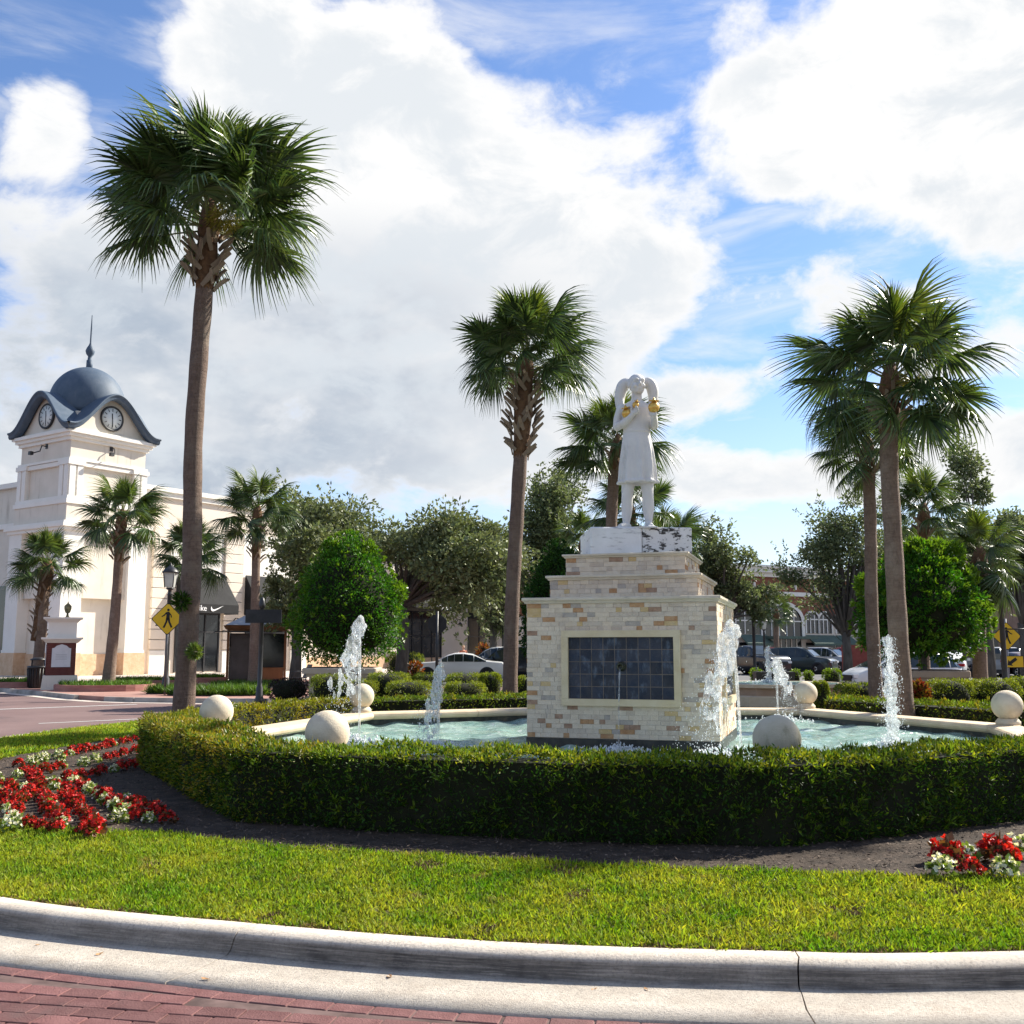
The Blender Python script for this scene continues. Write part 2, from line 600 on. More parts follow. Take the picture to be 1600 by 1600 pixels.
# kerb and gutter, cast in lengths with open joints
kerb_root = struct(obj('kerb', None))
prof = [(-0.02, 0.09), (0.0, 0.130), (0.105, 0.133), (0.135, 0.128), (0.158, 0.114), (0.172, 0.092), (0.192, 0.040), (0.212, 0.020), (0.255, 0.012), (0.45, 0.006), (0.64, 0.005), (0.64, -0.03)]
arc = np.concatenate([[0], np.cumsum(np.linalg.norm(np.diff(np.vstack([ISL, ISL[:1]]), axis=0), axis=1))])
total = arc[-1]
loop = np.vstack([ISL, ISL[:1]])
loopn = np.vstack([ISLN, ISLN[:1]])
def on_kerb(s):
    s = s % total
    return (np.array([np.interp(s, arc, loop[:, 0]), np.interp(s, arc, loop[:, 1])]),
            np.array([np.interp(s, arc, loopn[:, 0]), np.interp(s, arc, loopn[:, 1])]))
i0 = int(np.argmin(np.hypot(ISL[:, 0] - 1.37, ISL[:, 1] - 5.28)))
nseg = int(round(total / 2.86))
cuts = [arc[i0] + k * total / nseg for k in range(nseg)]
for k in range(nseg):
    a, b = cuts[k] + 0.0035, cuts[k] + total / nseg - 0.0035
    ns = 14
    mb = MB()
    vs = []
    for i in range(ns + 1):
        # joints wander like cracks
        for q, (off, z) in enumerate(prof):
            s = a + (b - a) * i / ns
            if i in (0, ns):
                s += 0.010 * math.sin(off * 23 + (k + (i > 0)) * 2.1) + (0.16 * off if (k + (i > 0)) % nseg == nseg - 1 else 0.05 * off) * (-1)
            p, n = on_kerb(s)
            vs.append((p[0] + n[0] * off, p[1] + n[1] * off, z))
    m_ = len(prof)
    fs = [(i * m_ + q, i * m_ + q + 1, (i + 1) * m_ + q + 1, (i + 1) * m_ + q) for i in range(ns) for q in range(m_ - 1)]
    mb.add(vs, fs, 0, True)
    for e in (vs[:m_], vs[-m_:]):
        dn = [(x, y, -0.05) for x, y, z in e]
        mb.add(e + dn, [(q, q + 1, m_ + q + 1, m_ + q) for q in range(m_ - 1)], 0)
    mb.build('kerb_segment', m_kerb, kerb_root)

GUT = ISL + ISLN * 0.64
# road round the island: joint bed below the near pavers, red asphalt farther away
mb = MB()
mb.add([(-14, -12, -0.0075), (22, -12, -0.0075), (22, 9, -0.0075), (-14, 9, -0.0075)], [(0, 1, 2, 3)])
road = struct(mb.build('road', m_joint))
mb = MB()
ringo = [(p[0] + n[0] * 9.5, p[1] + n[1] * 9.5) for p, n in zip(ISL[::2], ISLN[::2])]
ringi = [(p[0] + n[0] * 0.56, p[1] + n[1] * 0.56) for p, n in zip(ISL[::2], ISLN[::2])]
N2 = len(ringo)
vs = [(x, y, -0.004) for x, y in ringi] + [(x, y, -0.004) for x, y in ringo]
fs = []
for i in range(N2):
    j = (i + 1) % N2
    if min(ringi[i][1], ringi[j][1]) > 8.2:
        fs.append((i, N2 + i, N2 + j, j))
mb.add(vs, fs)
mb.add([(-70, 8.4, -0.008), (-6, 8.4, -0.008), (-6, 33, -0.008), (-70, 60, -0.008)], [(0, 1, 2, 3)])
struct(mb.build('ring_road', m_redroad))

# running-bond pavers
ANG = R(-11.0)
ux, uy = (math.cos(ANG), math.sin(ANG)), (-math.sin(ANG), math.cos(ANG))
cand = []
for r_ in range(-34, 30):
    for c_ in range(-34, 34):
        a = (c_ + (0.5 if r_ % 2 else 0.0)) * 0.212
        b = r_ * 0.118
        x, y = -0.8 + ux[0] * a + uy[0] * b, 4.6 + ux[1] * a + uy[1] * b
        if -6 < x < 6 and 2.2 < y < 8:
            cand.append((x, y))
cand = np.array(cand)
gd = poly_dist(GUT[::3], cand[:, 0], cand[:, 1])
ins = inside(GUT[::3], cand[:, 0], cand[:, 1])
ok = (~ins) & (gd > 0.168)
cand, gd = cand[ok], gd[ok]
order = np.argsort(np.hypot(cand[:, 0] + 1.2, (cand[:, 1] - 5.1) * 1.6))
def paver_mb(mb, x, y, zt, sx=0.205, sy=0.111):
    mb.box((x, y, zt - 0.03), (sx, sy, 0.06), ANG, 0, 1.0, 0.0035)
pm = MB()
paver_mb(pm, 0, 0, 0)
pmesh = pm.mesh('paver', m_paver)
rest = MB()
for q, i in enumerate(order):
    x, y = cand[i]
    if q < 300:
        o = obj('paver', pmesh, road, (x, y, rng.uniform(-0.003, 0.003)))
        o.rotation_euler = (rng.uniform(-.008, .008), rng.uniform(-.008, .008), rng.uniform(-.012, .012))
    else:
        paver_mb(rest, x, y, rng.uniform(-0.003, 0.003))
stuff(rest.build('paver_field', m_paver, road))
# cut bricks filling the strip along the gutter
edge = MB()
sa = arc[i0] - 9.0
while sa < arc[i0] + 9.0:
    p, n = on_kerb(sa)
    q = p + n * 0.698
    edge.box((q[0], q[1], rng.uniform(-.034, -.031)), (0.19, 0.10, 0.06), math.atan2(n[0], -n[1]), 0, 1.0, 0.0035)
    sa += 0.185
stuff(edge.build('cut_paver_edge', m_paver, road))

# lane markings on the far side
m_white = mat('road_paint', (0.62, 0.62, 0.60), (0.45, 0.44, 0.43), 0.7, 20)
def stripe(name, a, b, w, label, z=0.003):
    a, b = Vector(a), Vector(b)
    d = (b - a).normalized()
    n = Vector((-d.y, d.x)) * w / 2
    mb = MB()
    mb.add([(*(a - n), z), (*(b - n), z), (*(b + n), z), (*(a + n), z)], [(0, 1, 2, 3)])
    o = mb.build(name, m_white)
    return struct(o)
stripe('road_marking', (-16.5, 25.6), (-11.0, 30.5), 0.20, '')
stripe('road_marking', (-10.3, 22.7), (-8.6, 24.2), 0.12, '')

# lawn and planting bed of the island
m_lawn = mat('lawn_soil', (0.075, 0.06, 0.028), (0.12, 0.11, 0.04), 0.95, 3.0, 8, bump=0.6, bscale=60)
m_mulch = mat('mulch', (0.030, 0.021, 0.015), (0.075, 0.053, 0.038), 0.95, 6, 9, bump=1.0, bscale=45, stain=((0.13, 0.095, 0.07), 9.0, 0.56, 0.72, (1, 1, 1)))
def sheet(name, outline, material, dz, centre, rings=14, z=None, power=1.4):
    o = np.asarray(outline)
    n = len(o)
    vs, fs = [], []
    for k in range(rings):
        f = 1 - (k / rings) ** power
        q = np.asarray(centre) + (o - np.asarray(centre)) * f
        zz = zground(q[:, 0], q[:, 1]) + dz
        if k == 0 and z is not None:
            zz[:] = z
        vs += [(a, b, c) for (a, b), c in zip(q, zz)]
    for k in range(rings - 1):
        for i in range(n):
            j = (i + 1) % n
            fs.append((k * n + i, k * n + j, (k + 1) * n + j, (k + 1) * n + i))
    fs.append(tuple((rings - 1) * n + i for i in range(n)))
    mb = MB()
    mb.add(vs, fs, 0, True)
    return struct(mb.build(name, material))
sheet('lawn', ISLAND[::2], m_lawn, 0.0, (2, 17), z=0.108)
sheet('flower_bed', BED, m_mulch, 0.012, (1.6, 13.7), rings=12, power=1.0)

def scatter(n, x0, x1, y0, y1, g=nrng):
    return g.uniform(x0, x1, n), g.uniform(y0, y1, n)

m_grass = mat('grass_blades', (0.13, 0.245, 0.010), (0.33, 0.36, 0.035), 0.6, 2.2, 7, spec=0.2, trans=0.38, island=(0.35, 1.6, 0.03), stain=((0.30, 0.21, 0.09), 3.4, 0.58, 0.74, (1, 1, 0.2)))
def grass_patch(x0, x1, y0, y1, dens, L, W, keep):
    n = int((x1 - x0) * (y1 - y0) * dens)
    X, Y = scatter(n, x0, x1, y0, y1)
    k = keep(X, Y)
    X, Y = X[k], Y[k]
    P = np.stack([X, Y, zground(X, Y) - 0.004], 1)
    D = np.stack([nrng.normal(0, 1.05, len(X)), nrng.normal(0, 1.05, len(X)), np.full(len(X), 1.0)], 1)
    l = nrng.uniform(.55, 1.25, len(X)) * L
    return leaf_arrays(P, D, l, nrng.uniform(.7, 1.3, len(X)) * W, curl=0.25)
def lawn_ok(X, Y):
    wob = 0.035 * np.sin(X * 9.1) + 0.03 * np.sin(Y * 13.0 + X * 5)
    inb = inside(BED, X, Y)
    db = poly_dist(np.array(BED)[::2], X, Y)
    return inside(ISLC, X, Y) & ~(inb & (db > 0.05 + wob)) & (poly_dist(ISLC, X, Y) > 0.028 + .014 * np.sin(X * 11) + .010 * np.sin(X * 29)) & ~(patch_ok(X, Y) & (nrng.uniform(size=X.shape) < .7))
m_thatch = mat('grass_thatch', (0.16, 0.105, 0.05), (0.28, 0.19, 0.09), 0.9, 3, 4, island=(.35, 1.3))
def edge_ok(X, Y):
    d = poly_dist(ISLC, X, Y)
    return inside(ISLC, X, Y) & (d < 0.06 + 0.03 * np.sin(X * 7 + Y * 5)) & (d > -.01)
def patch_ok(X, Y):
    r_ = np.zeros(X.shape, bool)
    for (px, py, rr) in ((668, 1360, .11), (880, 1368, .13), (905, 1400, .10), (240, 1352, .06), (1330, 1420, .10), (1500, 1395, .12), (420, 1420, .09), (760, 1440, .09), (1120, 1455, .08)):
        c_ = at_z(px, py, .17)
        r_ |= np.hypot(X - c_.x, (Y - c_.y) * .8) < rr * (.7 + .5 * np.sin(X * 31) * np.sin(Y * 27))
    return r_ & inside(ISLC, X, Y)
Va, Fa = grass_patch(-5, 5.0, 5.1, 9.0, 5500, 0.035, 0.007, edge_ok)
Vb, Fb = grass_patch(-5, 5.0, 5.1, 9.0, 7000, 0.040, 0.008, patch_ok)
o = obj('dry_thatch', np_mesh('dry_thatch', np.concatenate([Va, Vb]), np.concatenate([Fa, Fb + len(Va)]), m_thatch))
tag(o, 'dry brown thatch along the kerb and in worn patches of the lawn', 'dry grass', kind='stuff')
parts = [grass_patch(-4.3, 5.0, 5.1, 9.0, 8500, 0.046, 0.0105, lawn_ok),
         grass_patch(-8.8, -4.3, 6.5, 12.5, 4500, 0.055, 0.012, lawn_ok),
         grass_patch(-8.8, -3.0, 12.5, 24, 2000, 0.07, 0.022, lawn_ok),
         grass_patch(5.0, 9.0, 5.4, 11, 2600, 0.055, 0.014, lawn_ok)]
V = np.concatenate([p[0] for p in parts])
offs = np.cumsum([0] + [len(p[0]) for p in parts[:-1]])
Fq = np.concatenate([p[1] + o for p, o in zip(parts, offs)])
g_ = obj('lawn_grass', np_mesh('lawn_grass', V, Fq, m_grass))
tag(g_, 'short green turf covering the island around the planting bed', 'grass', kind='stuff')

# bark chips and dead twigs on the bed
m_chip = mat('bark_chip', (0.065, 0.046, 0.034), (0.15, 0.11, 0.082), 0.9, 3, 4, island=(0.4, 1.7))
X, Y = scatter(70000, -6.6, 6.5, 6.5, 16)
k = inside(BED, X, Y) & (nrng.uniform(size=len(X)) < np.where(Y < 9.5, 1.0, 0.5))
X, Y = X[k], Y[k]
P = np.stack([X, Y, zground(X, Y) + 0.014 + nrng.uniform(0, .012, len(X))], 1)
D = np.stack([nrng.normal(size=len(X)), nrng.normal(size=len(X)), nrng.normal(0, .25, len(X))], 1)
o = leaf_obj('bark_chips', P, D, nrng.uniform(.012, .05, len(X)), nrng.uniform(.005, .014, len(X)), m_chip, curl=0.05, up=np.array([0, 0, 1.0]))
tag(o, 'brown bark chips strewn over the planting bed', 'mulch', kind='stuff')

# a few fallen leaves on gutter and lawn
m_dead = mat('dead_leaf', (0.33, 0.17, 0.07), (0.45, 0.27, 0.14), 0.8, 40)
for (px, py, s) in [(155, 1491, .05), (60, 1476, .035), (163, 1480, .04), (322, 1530, .05), (608, 1526, .06), (722, 1528, .035), (928, 1546, .035), (1010, 1547, .045), (995, 1541, .04), (1258, 1551, .045), (1588, 1551, .04), (1060, 1548, .03)]:
    p = at_z(px, py, 0.010)
    mb = MB()
    a = rng.uniform(0, 6.28)
    q = [(-.5, 0, .05), (-.2, .2, .12), (.25, .22, .04), (.6, 0, .16), (.25, -.2, .1), (-.25, -.17, .02), (0, 0, .0)]
    ca, sa = math.cos(a), math.sin(a)
    mb.add([(s * (x * ca - y * sa), s * (x * sa + y * ca), s * z) for x, y, z in q], [(0, 1, 6), (1, 2, 6), (2, 3, 6), (3, 4, 6), (4, 5, 6), (5, 0, 6)])
    lab = 'dry brown leaf in the gutter left of the cracked joint' if px < 330 else ('dry brown leaf in the gutter between the two joints' if px < 1200 else 'dry brown leaf in the gutter right of the right joint')
    tag(mb.build('fallen_leaf', m_dead, loc=p), lab, 'leaf', 'dry leaves in the gutter')
# ------------------------------------------------------------------ fountain pool
POOL = [(2.25, 8.88), (5.76, 10.38), (6.76, 14.21), (5.12, 18.13), (1.05, 18.5), (-2.46, 17.02), (-3.62, 12.76), (-1.69, 9.56)]
PC = Vector((1.65, 13.7))
YAW = R(-16.8)

def offset_poly(poly, d):
    n = len(poly)
    out = []
    for i in range(n):
        p0, p1, p2 = (Vector(poly[(i + k) % n]) for k in (-1, 0, 1))
        d1, d2 = (p1 - p0).normalized(), (p2 - p1).normalized()
        n1, n2 = Vector((d1.y, -d1.x)), Vector((d2.y, -d2.x))
        b = (n1 + n2).normalized()
        out.append(tuple(p1 + b * d / b.dot(n1)))
    return out

m_cope = mat('coping_stone', (0.56, 0.43, 0.28), (0.68, 0.55, 0.39), 0.7, 3.0, 8, bump=0.25, bscale=40, stain=((0.42, 0.33, 0.20), 3.0, 0.56, 0.8, (1, 1, 1)))
m_ball = mat('ball_stone', (0.56, 0.47, 0.34), (0.66, 0.58, 0.45), 0.85, 6.0, 8, bump=0.35, bscale=60, stain=((0.34, 0.31, 0.21), 5.0, 0.55, 0.8, (1, 1, 0.7)))
m_ball2 = mat('ball_stone_mossy_shaded', (0.44, 0.39, 0.28), (0.54, 0.48, 0.36), 0.9, 5.0, 8, bump=0.35, bscale=60, stain=((0.19, 0.18, 0.10), 5.0, 0.50, 0.72, (1, 1, 0.45)))  # mossy stone, darkened further to paint in the shade over this ball
m_tile_in = mat('pool_tile', (0.028, 0.034, 0.036), (0.07, 0.075, 0.07), 0.35, 9, 6, stain=((0.16, 0.14, 0.10), 4, 0.5, 0.75, (1, 1, 2)))
m_render = mat('pool_render', (0.5, 0.42, 0.32), (0.58, 0.5, 0.4), 0.85, 3)

pool = thing('fountain_pool', 'octagonal fountain pool with smooth tan stone rim and dark inner tiles', 'fountain', (0, 0, 0))
ci, cw, co = offset_poly(POOL, -0.27), offset_poly(POOL, -0.20), offset_poly(POOL, 0.17)
cprof = [(-0.25, 0.475), (-0.275, 0.50), (-0.285, 0.53), (-0.275, 0.56), (-0.25, 0.578), (-0.20, 0.584), (0.12, 0.584), (0.16, 0.57), (0.175, 0.54), (0.165, 0.50), (0.14, 0.475)]
copl = [offset_poly(POOL, d) for d, z in cprof]
for s in range(8):
    t_ = (s + 1) % 8
    for h in range(2):
        a, b = h * 0.5 + 0.0012, h * 0.5 + 0.4988
        vs = []
        for f in (a, b):
            for q, (d, z) in enumerate(cprof):
                A, B = Vector(copl[q][s]), Vector(copl[q][t_])
                p = A.lerp(B, f)
                vs.append((p.x, p.y, z))
        m_ = len(cprof)
        mb = MB()
        mb.add(vs, [(q, (q + 1) % m_, m_ + (q + 1) % m_, m_ + q) for q in range(m_)], 0, False)
        mb.add(vs[:m_], [tuple(range(m_ - 1, -1, -1))])
        mb.add(vs[m_:], [tuple(range(m_))])
        mb.build('coping_stone', m_cope, pool)
def wall_ring(name, inner, outer, z0, z1, material):
    mb = MB()
    n = len(inner)
    vs = [(x, y, z0) for x, y in inner] + [(x, y, z1) for x, y in inner] + [(x, y, z0) for x, y in outer] + [(x, y, z1) for x, y in outer]
    fs = []
    for i in range(n):
        j = (i + 1) % n
        fs += [(i, n + i, n + j, j), (2 * n + i, 2 * n + j, 3 * n + j, 3 * n + i), (n + i, 3 * n + i, 3 * n + j, n + j)]
    mb.add(vs, fs)
    return mb.build(name, material, pool)
wall_ring('inner_wall', offset_poly(POOL, -0.20), offset_poly(POOL, -0.02), 0.05, 0.476, m_tile_in)
wall_ring('outer_wall', offset_poly(POOL, 0.0), offset_poly(POOL, 0.10), 0.05, 0.4765, m_render)

# water surface, choppy from the jets
def water_material():
    m = bpy.data.materials.new('pool_water')
    m.use_nodes = True
    w = NT(m.node_tree)
    out = w.n('ShaderNodeOutputMaterial')
    p = w.n('ShaderNodeBsdfPrincipled')
    tc = w.n('ShaderNodeTexCoord')
    o = tc.outputs['Object']
    c = w.mix(w.mapr(w.noise(o, 1.6, 5, 0.6), 0.3, 0.7), (0.15, 0.285, 0.245), (0.38, 0.52, 0.455))
    fo = w.mapr(w.noise(o, 5.5, 8, 0.72, 0.8), 0.54, 0.68, 0, 0.85, True)
    c = w.mix(fo, c, (0.75, 0.82, 0.80))
    w.link(c, p.inputs['Base Color'])
    p.inputs['Roughness'].default_value = 0.06
    p.inputs['IOR'].default_value = 1.33
    p.inputs['Specular IOR Level'].default_value = 0.7
    b = w.n('ShaderNodeBump')
    b.inputs['Strength'].default_value = 0.9
    b.inputs['Distance'].default_value = 0.06
    w.link(w.noise(w.vmath('MULTIPLY', o, (1, 1.5, 1)), 7.0, 6, 0.6, 0.6), b.inputs['Height'])
    w.link(b.outputs[0], p.inputs['Normal'])
    w.link(p.outputs[0], out.inputs[0])
    return m
m_water = water_material()
WZ = 0.40
gx = np.arange(-4, 7.3, 0.055)
gy = np.arange(8.6, 18.9, 0.055)
GX, GY = np.meshgrid(gx, gy)
jets_xy = [(-1.97, 13.2), (-.95, 12.6), (2.6, 11.75), (4.1, 16.0), (4.75, 12.7), (1.3, 12.2)]
Z = np.full(GX.shape, WZ)
for k_ in range(26):
    a = nrng.uniform(0, 6.28)
    fr = nrng.uniform(3, 17)
    Z += 0.027 / fr ** 0.8 * np.sin(fr * (GX * math.cos(a) + GY * math.sin(a)) + nrng.uniform(0, 6.28) + 1.3 * np.sin(GX * 1.7 + k_) + 1.1 * np.sin(GY * 1.3 + k_ * 2))
for (jx, jy) in jets_xy:
    d = np.hypot(GX - jx, GY - jy)
    Z += 0.014 * np.sin(d * 17) * np.exp(-d * 0.9)
keepv = inside(offset_poly(POOL, -0.13), GX, GY)
fi = (keepv[:-1, :-1] & keepv[1:, :-1] & keepv[:-1, 1:] & keepv[1:, 1:])
idx = np.arange(GX.size).reshape(GX.shape)
Fw = np.stack([idx[:-1, :-1][fi], idx[:-1, 1:][fi], idx[1:, 1:][fi], idx[1:, :-1][fi]], 1)
used, inv = np.unique(Fw, return_inverse=True)
Vw = np.stack([GX.ravel(), GY.ravel(), Z.ravel()], 1)[used]
struct(obj('water', np_mesh('water', Vw, inv.reshape(-1, 4), m_water, True)))

# stone balls on the rim
def stone_ball(p, label, material, r_=0.203):
    t = thing('stone_ball', label, 'stone ball', (p[0], p[1], 0.584), 0, 'stone balls on the fountain rim')
    mb = MB()
    mb.lathe([(0.155, 0), (0.16, 0.012), (0.16, 0.045), (0.145, 0.055), (0.135, 0.075), (0.12, 0.085)], 28)
    mb.build('base', material, t)
    mb = MB()
    mb.ball((0, 0, 0.259), r_, 40)
    mb.build('ball', material, t)
    return t
tpl = ['stone ball on the fountain rim behind the hedge, left of the pedestal', 'stone ball at the left corner of the fountain rim beside the yellow hedge',
       'stone ball on the back left of the fountain rim behind the tallest left jet', 'stone ball on the back right of the fountain rim beside a water jet',
       'stone ball at the right edge of the picture on the fountain rim', 'mossy grey, shade-tinted stone ball nearest the pedestal on its right']
for k, i in enumerate((7, 6, 5, 3, 2, 0)):
    stone_ball(POOL[i], tpl[k], m_ball2 if k == 5 else m_ball)

# ------------------------------------------------------------------ pedestal
BRICK_COLS = [((0.66, 0.54, 0.39), (0.73, 0.62, 0.48)), ((0.61, 0.50, 0.37), (0.68, 0.58, 0.45)), ((0.66, 0.55, 0.41), (0.71, 0.61, 0.47)), ((0.54, 0.44, 0.33), (0.61, 0.52, 0.41)),
              ((0.38, 0.33, 0.28), (0.48, 0.42, 0.35)), ((0.42, 0.22, 0.10), (0.52, 0.32, 0.17)), ((0.56, 0.39, 0.17), (0.62, 0.46, 0.25)), ((0.32, 0.19, 0.12), (0.42, 0.28, 0.19))]
BRICKS = [mat('travertine_%s' % 'abcdefgh'[i], a, b, 0.8, 14, 7, bump=0.4, bscale=70) for i, (a, b) in enumerate(BRICK_COLS)]
BW = [30, 21, 14, 15, 5.5, 5.5, 5, 3.5]
m_mortar = mat('mortar', (0.52, 0.43, 0.33), (0.60, 0.51, 0.40), 0.95, 8)
m_cap = mat('cap_stone', (0.55, 0.47, 0.35), (0.66, 0.58, 0.46), 0.75, 3, 8, bump=0.2, bscale=40, stain=((0.36, 0.32, 0.25), 4.0, 0.55, 0.75, (1, 1, 3)))
m_frame = mat('frame_stone', (0.60, 0.48, 0.29), (0.68, 0.57, 0.38), 0.8, 4, 7, bump=0.25, bscale=50)
m_slate = mat('slate_tile', (0.016, 0.024, 0.043), (0.045, 0.045, 0.055), 0.5, 7, 9, spec=0.3, bump=0.5, bscale=30, coords='World', objrand=(0.7, 1.4), stain=((0.105, 0.13, 0.17), 10.0, 0.50, 0.72, (1, 1, 0.45)))
m_grout = mat('grout', (0.17, 0.135, 0.105), (0.24, 0.19, 0.15), 0.9, 10)
m_darkband = mat('wet_stone', (0.030, 0.030, 0.028), (0.065, 0.06, 0.05), 0.35, 9, 6)
m_marble = mat('white_marble', (0.70, 0.69, 0.66), (0.80, 0.79, 0.77), 0.5, 3, 8, bump=0.1, bscale=30, stain=((0.30, 0.29, 0.28), 4.0, 0.52, 0.68, (0.6, 1, 3.5)))
m_marble_dirty = mat('stained_marble', (0.64, 0.62, 0.58), (0.76, 0.74, 0.71), 0.6, 3, 8, stain=((0.045, 0.042, 0.038), 9.5, 0.515, 0.585, (0.8, 1, 1.7)))
m_bronze = mat('bronze', (0.05, 0.055, 0.04), (0.10, 0.10, 0.07), 0.4, 20, metal=0.8)

def zpix(py, d):
    return at_y(1000, py, d).z
ped = thing('pedestal', 'stepped pedestal clad in cream stone bricks with dark tile panel under statue', 'pedestal', (PC.x, PC.y, 0), YAW)
W1, W2, W3, W4 = 2.34, 1.86, 1.52, 1.33
Z1 = 2.24
Z2 = zpix(897, 12.75)
Z3 = zpix(864, 12.95)
Z4 = zpix(822, 13.05)
RH = 0.0555

def brick_rows(width, z0, z1, seedlen=(0.085, 0.17)):
    nrow = max(1, int(round((z1 - z0) / RH)))
    h = (z1 - z0) / nrow
    out = []
    for r_ in range(nrow):
        x = -width / 2
        while x < width / 2 - 1e-4:
            l = rng.choice((0.07, 0.10, 0.13, 0.16, 0.18))
            if width / 2 - (x + l) < 0.06:
                l = width / 2 - x
            out.append((x, x + l, z0 + r_ * h, z0 + (r_ + 1) * h))
            x += l
    return out
PANEL = (-0.72, 0.74, 0.92, 1.83)      # frame outer: x0,x1,z0,z1 on the front face
def brick_face(width, z0, z1, side, tier, objs, joined, hole=None):
    """side 0 front(-y) 1 right(+x) 2 back 3 left"""
    rot = Matrix.Rotation(side * math.pi / 2, 4, 'Z')
    for (x0, x1, a, b) in brick_rows(width, z0, z1):
        if hole and x1 > hole[0] + .01 and x0 < hole[1] - .01 and b > hole[2] + .01 and a < hole[3] - .01:
            # clip against the panel frame
            if x0 < hole[0] - .03 and x1 <= hole[1]:
                x1 = hole[0]
            elif x1 > hole[1] + .03 and x0 >= hole[0]:
                x0 = hole[1]
            else:
                continue
        mi = rng.choices(range(8), BW)[0]
        pr = rng.uniform(0.004, 0.010)
        g = 0.0011
        q = MB()
        q.T = rot
        q.bx(x0 + g, x1 - g, -width / 2 - pr, -width / 2 + 0.02, a + g, b - g, mi, 0.0)
        if objs is not None and objs[0] > 0:
            objs[0] -= 1
            q.m = [0] * len(q.m)
            q.build('brick', BRICKS[mi], ped)
        else:
            joined.add(q.v, q.f)
            joined.m[-6:] = [mi] * 6
core = MB()
core.bx(-W1 / 2 + .003, W1 / 2 - .003, -W1 / 2 + .003, W1 / 2 - .003, 0.1, Z1 - 0.05)
core.bx(-W2 / 2 + .003, W2 / 2 - .003, -W2 / 2 + .003, W2 / 2 - .003, Z1 - 0.05, Z2 - 0.05)
core.bx(-W3 / 2 + .003, W3 / 2 - .003, -W3 / 2 + .003, W3 / 2 - .003, Z2 - 0.05, Z3 - 0.04)
core.build('core', m_mortar, ped)
joined = MB()
cnt = [300]
brick_face(W1, 0.53, Z1 - 0.075, 0, 1, cnt, joined, PANEL)
left = [cnt[0]]
for s in (1, 2, 3):
    brick_face(W1, 0.53, Z1 - 0.075, s, 1, None, joined)
for s in range(4):
    brick_face(W2, Z1 + 0.002, Z2 - 0.06, s, 2, left if s == 0 else None, joined)
    brick_face(W3, Z2 + 0.002, Z3 - 0.05, s, 3, left if s == 0 else None, joined)
stuff(joined.build('brick_cladding', BRICKS, ped))
def cap(z, w, h, over, name='cap_stone'):
    for s in range(4):
        mb = MB()
        mb.T = Matrix.Rotation(s * math.pi / 2, 4, 'Z')
        o = w / 2
        pr = [(o - 0.02, -h), (o + over * .45, -h), (o + over * .6, -h * .7), (o + over, -h * .45), (o + over, -h * .08), (o + over - .012, 0.0), (o - 0.32, 0.0)]
        vs = []
        for sg in (-1, 1):
            for (d, dz) in pr:
                vs.append((sg * (d - 0.0015), -d, z + dz))
        m_ = len(pr)
        mb.add(vs, [(q, m_ + q, m_ + q + 1, q + 1) for q in range(m_ - 1)])
        mb.build(name, m_cap, ped)
cap(Z1, W1, 0.075, 0.06)
cap(Z2, W2, 0.06, 0.055)
cap(Z3, W3, 0.05, 0.05)
mb = MB()
mb.bx(-W1 / 2 - .012, W1 / 2 + .012, -W1 / 2 - .012, W1 / 2 + .012, 0.1, 0.525)
mb.build('base_course', m_darkband, ped)
# marble block in two slabs
BR = Matrix.Translation((0, -.03, 0)) @ Matrix.Rotation(-YAW + R(3), 4, 'Z')
mb = MB()
mb.T = BR
mb.bx(-W4 / 2, 0.012, -.52, .52, Z3 + 0.001, Z4, 0, 0.018)
mb.build('marble_slab', m_marble, ped)
mb = MB()
mb.T = BR
mb.bx(0.018, W4 / 2, -.515, .52, Z3 + 0.001, Z4 - 0.001, 0, 0.012)
o = mb.build('marble_slab', m_marble_dirty, ped)
o['label'] = 'marble slab blotched with black stains'
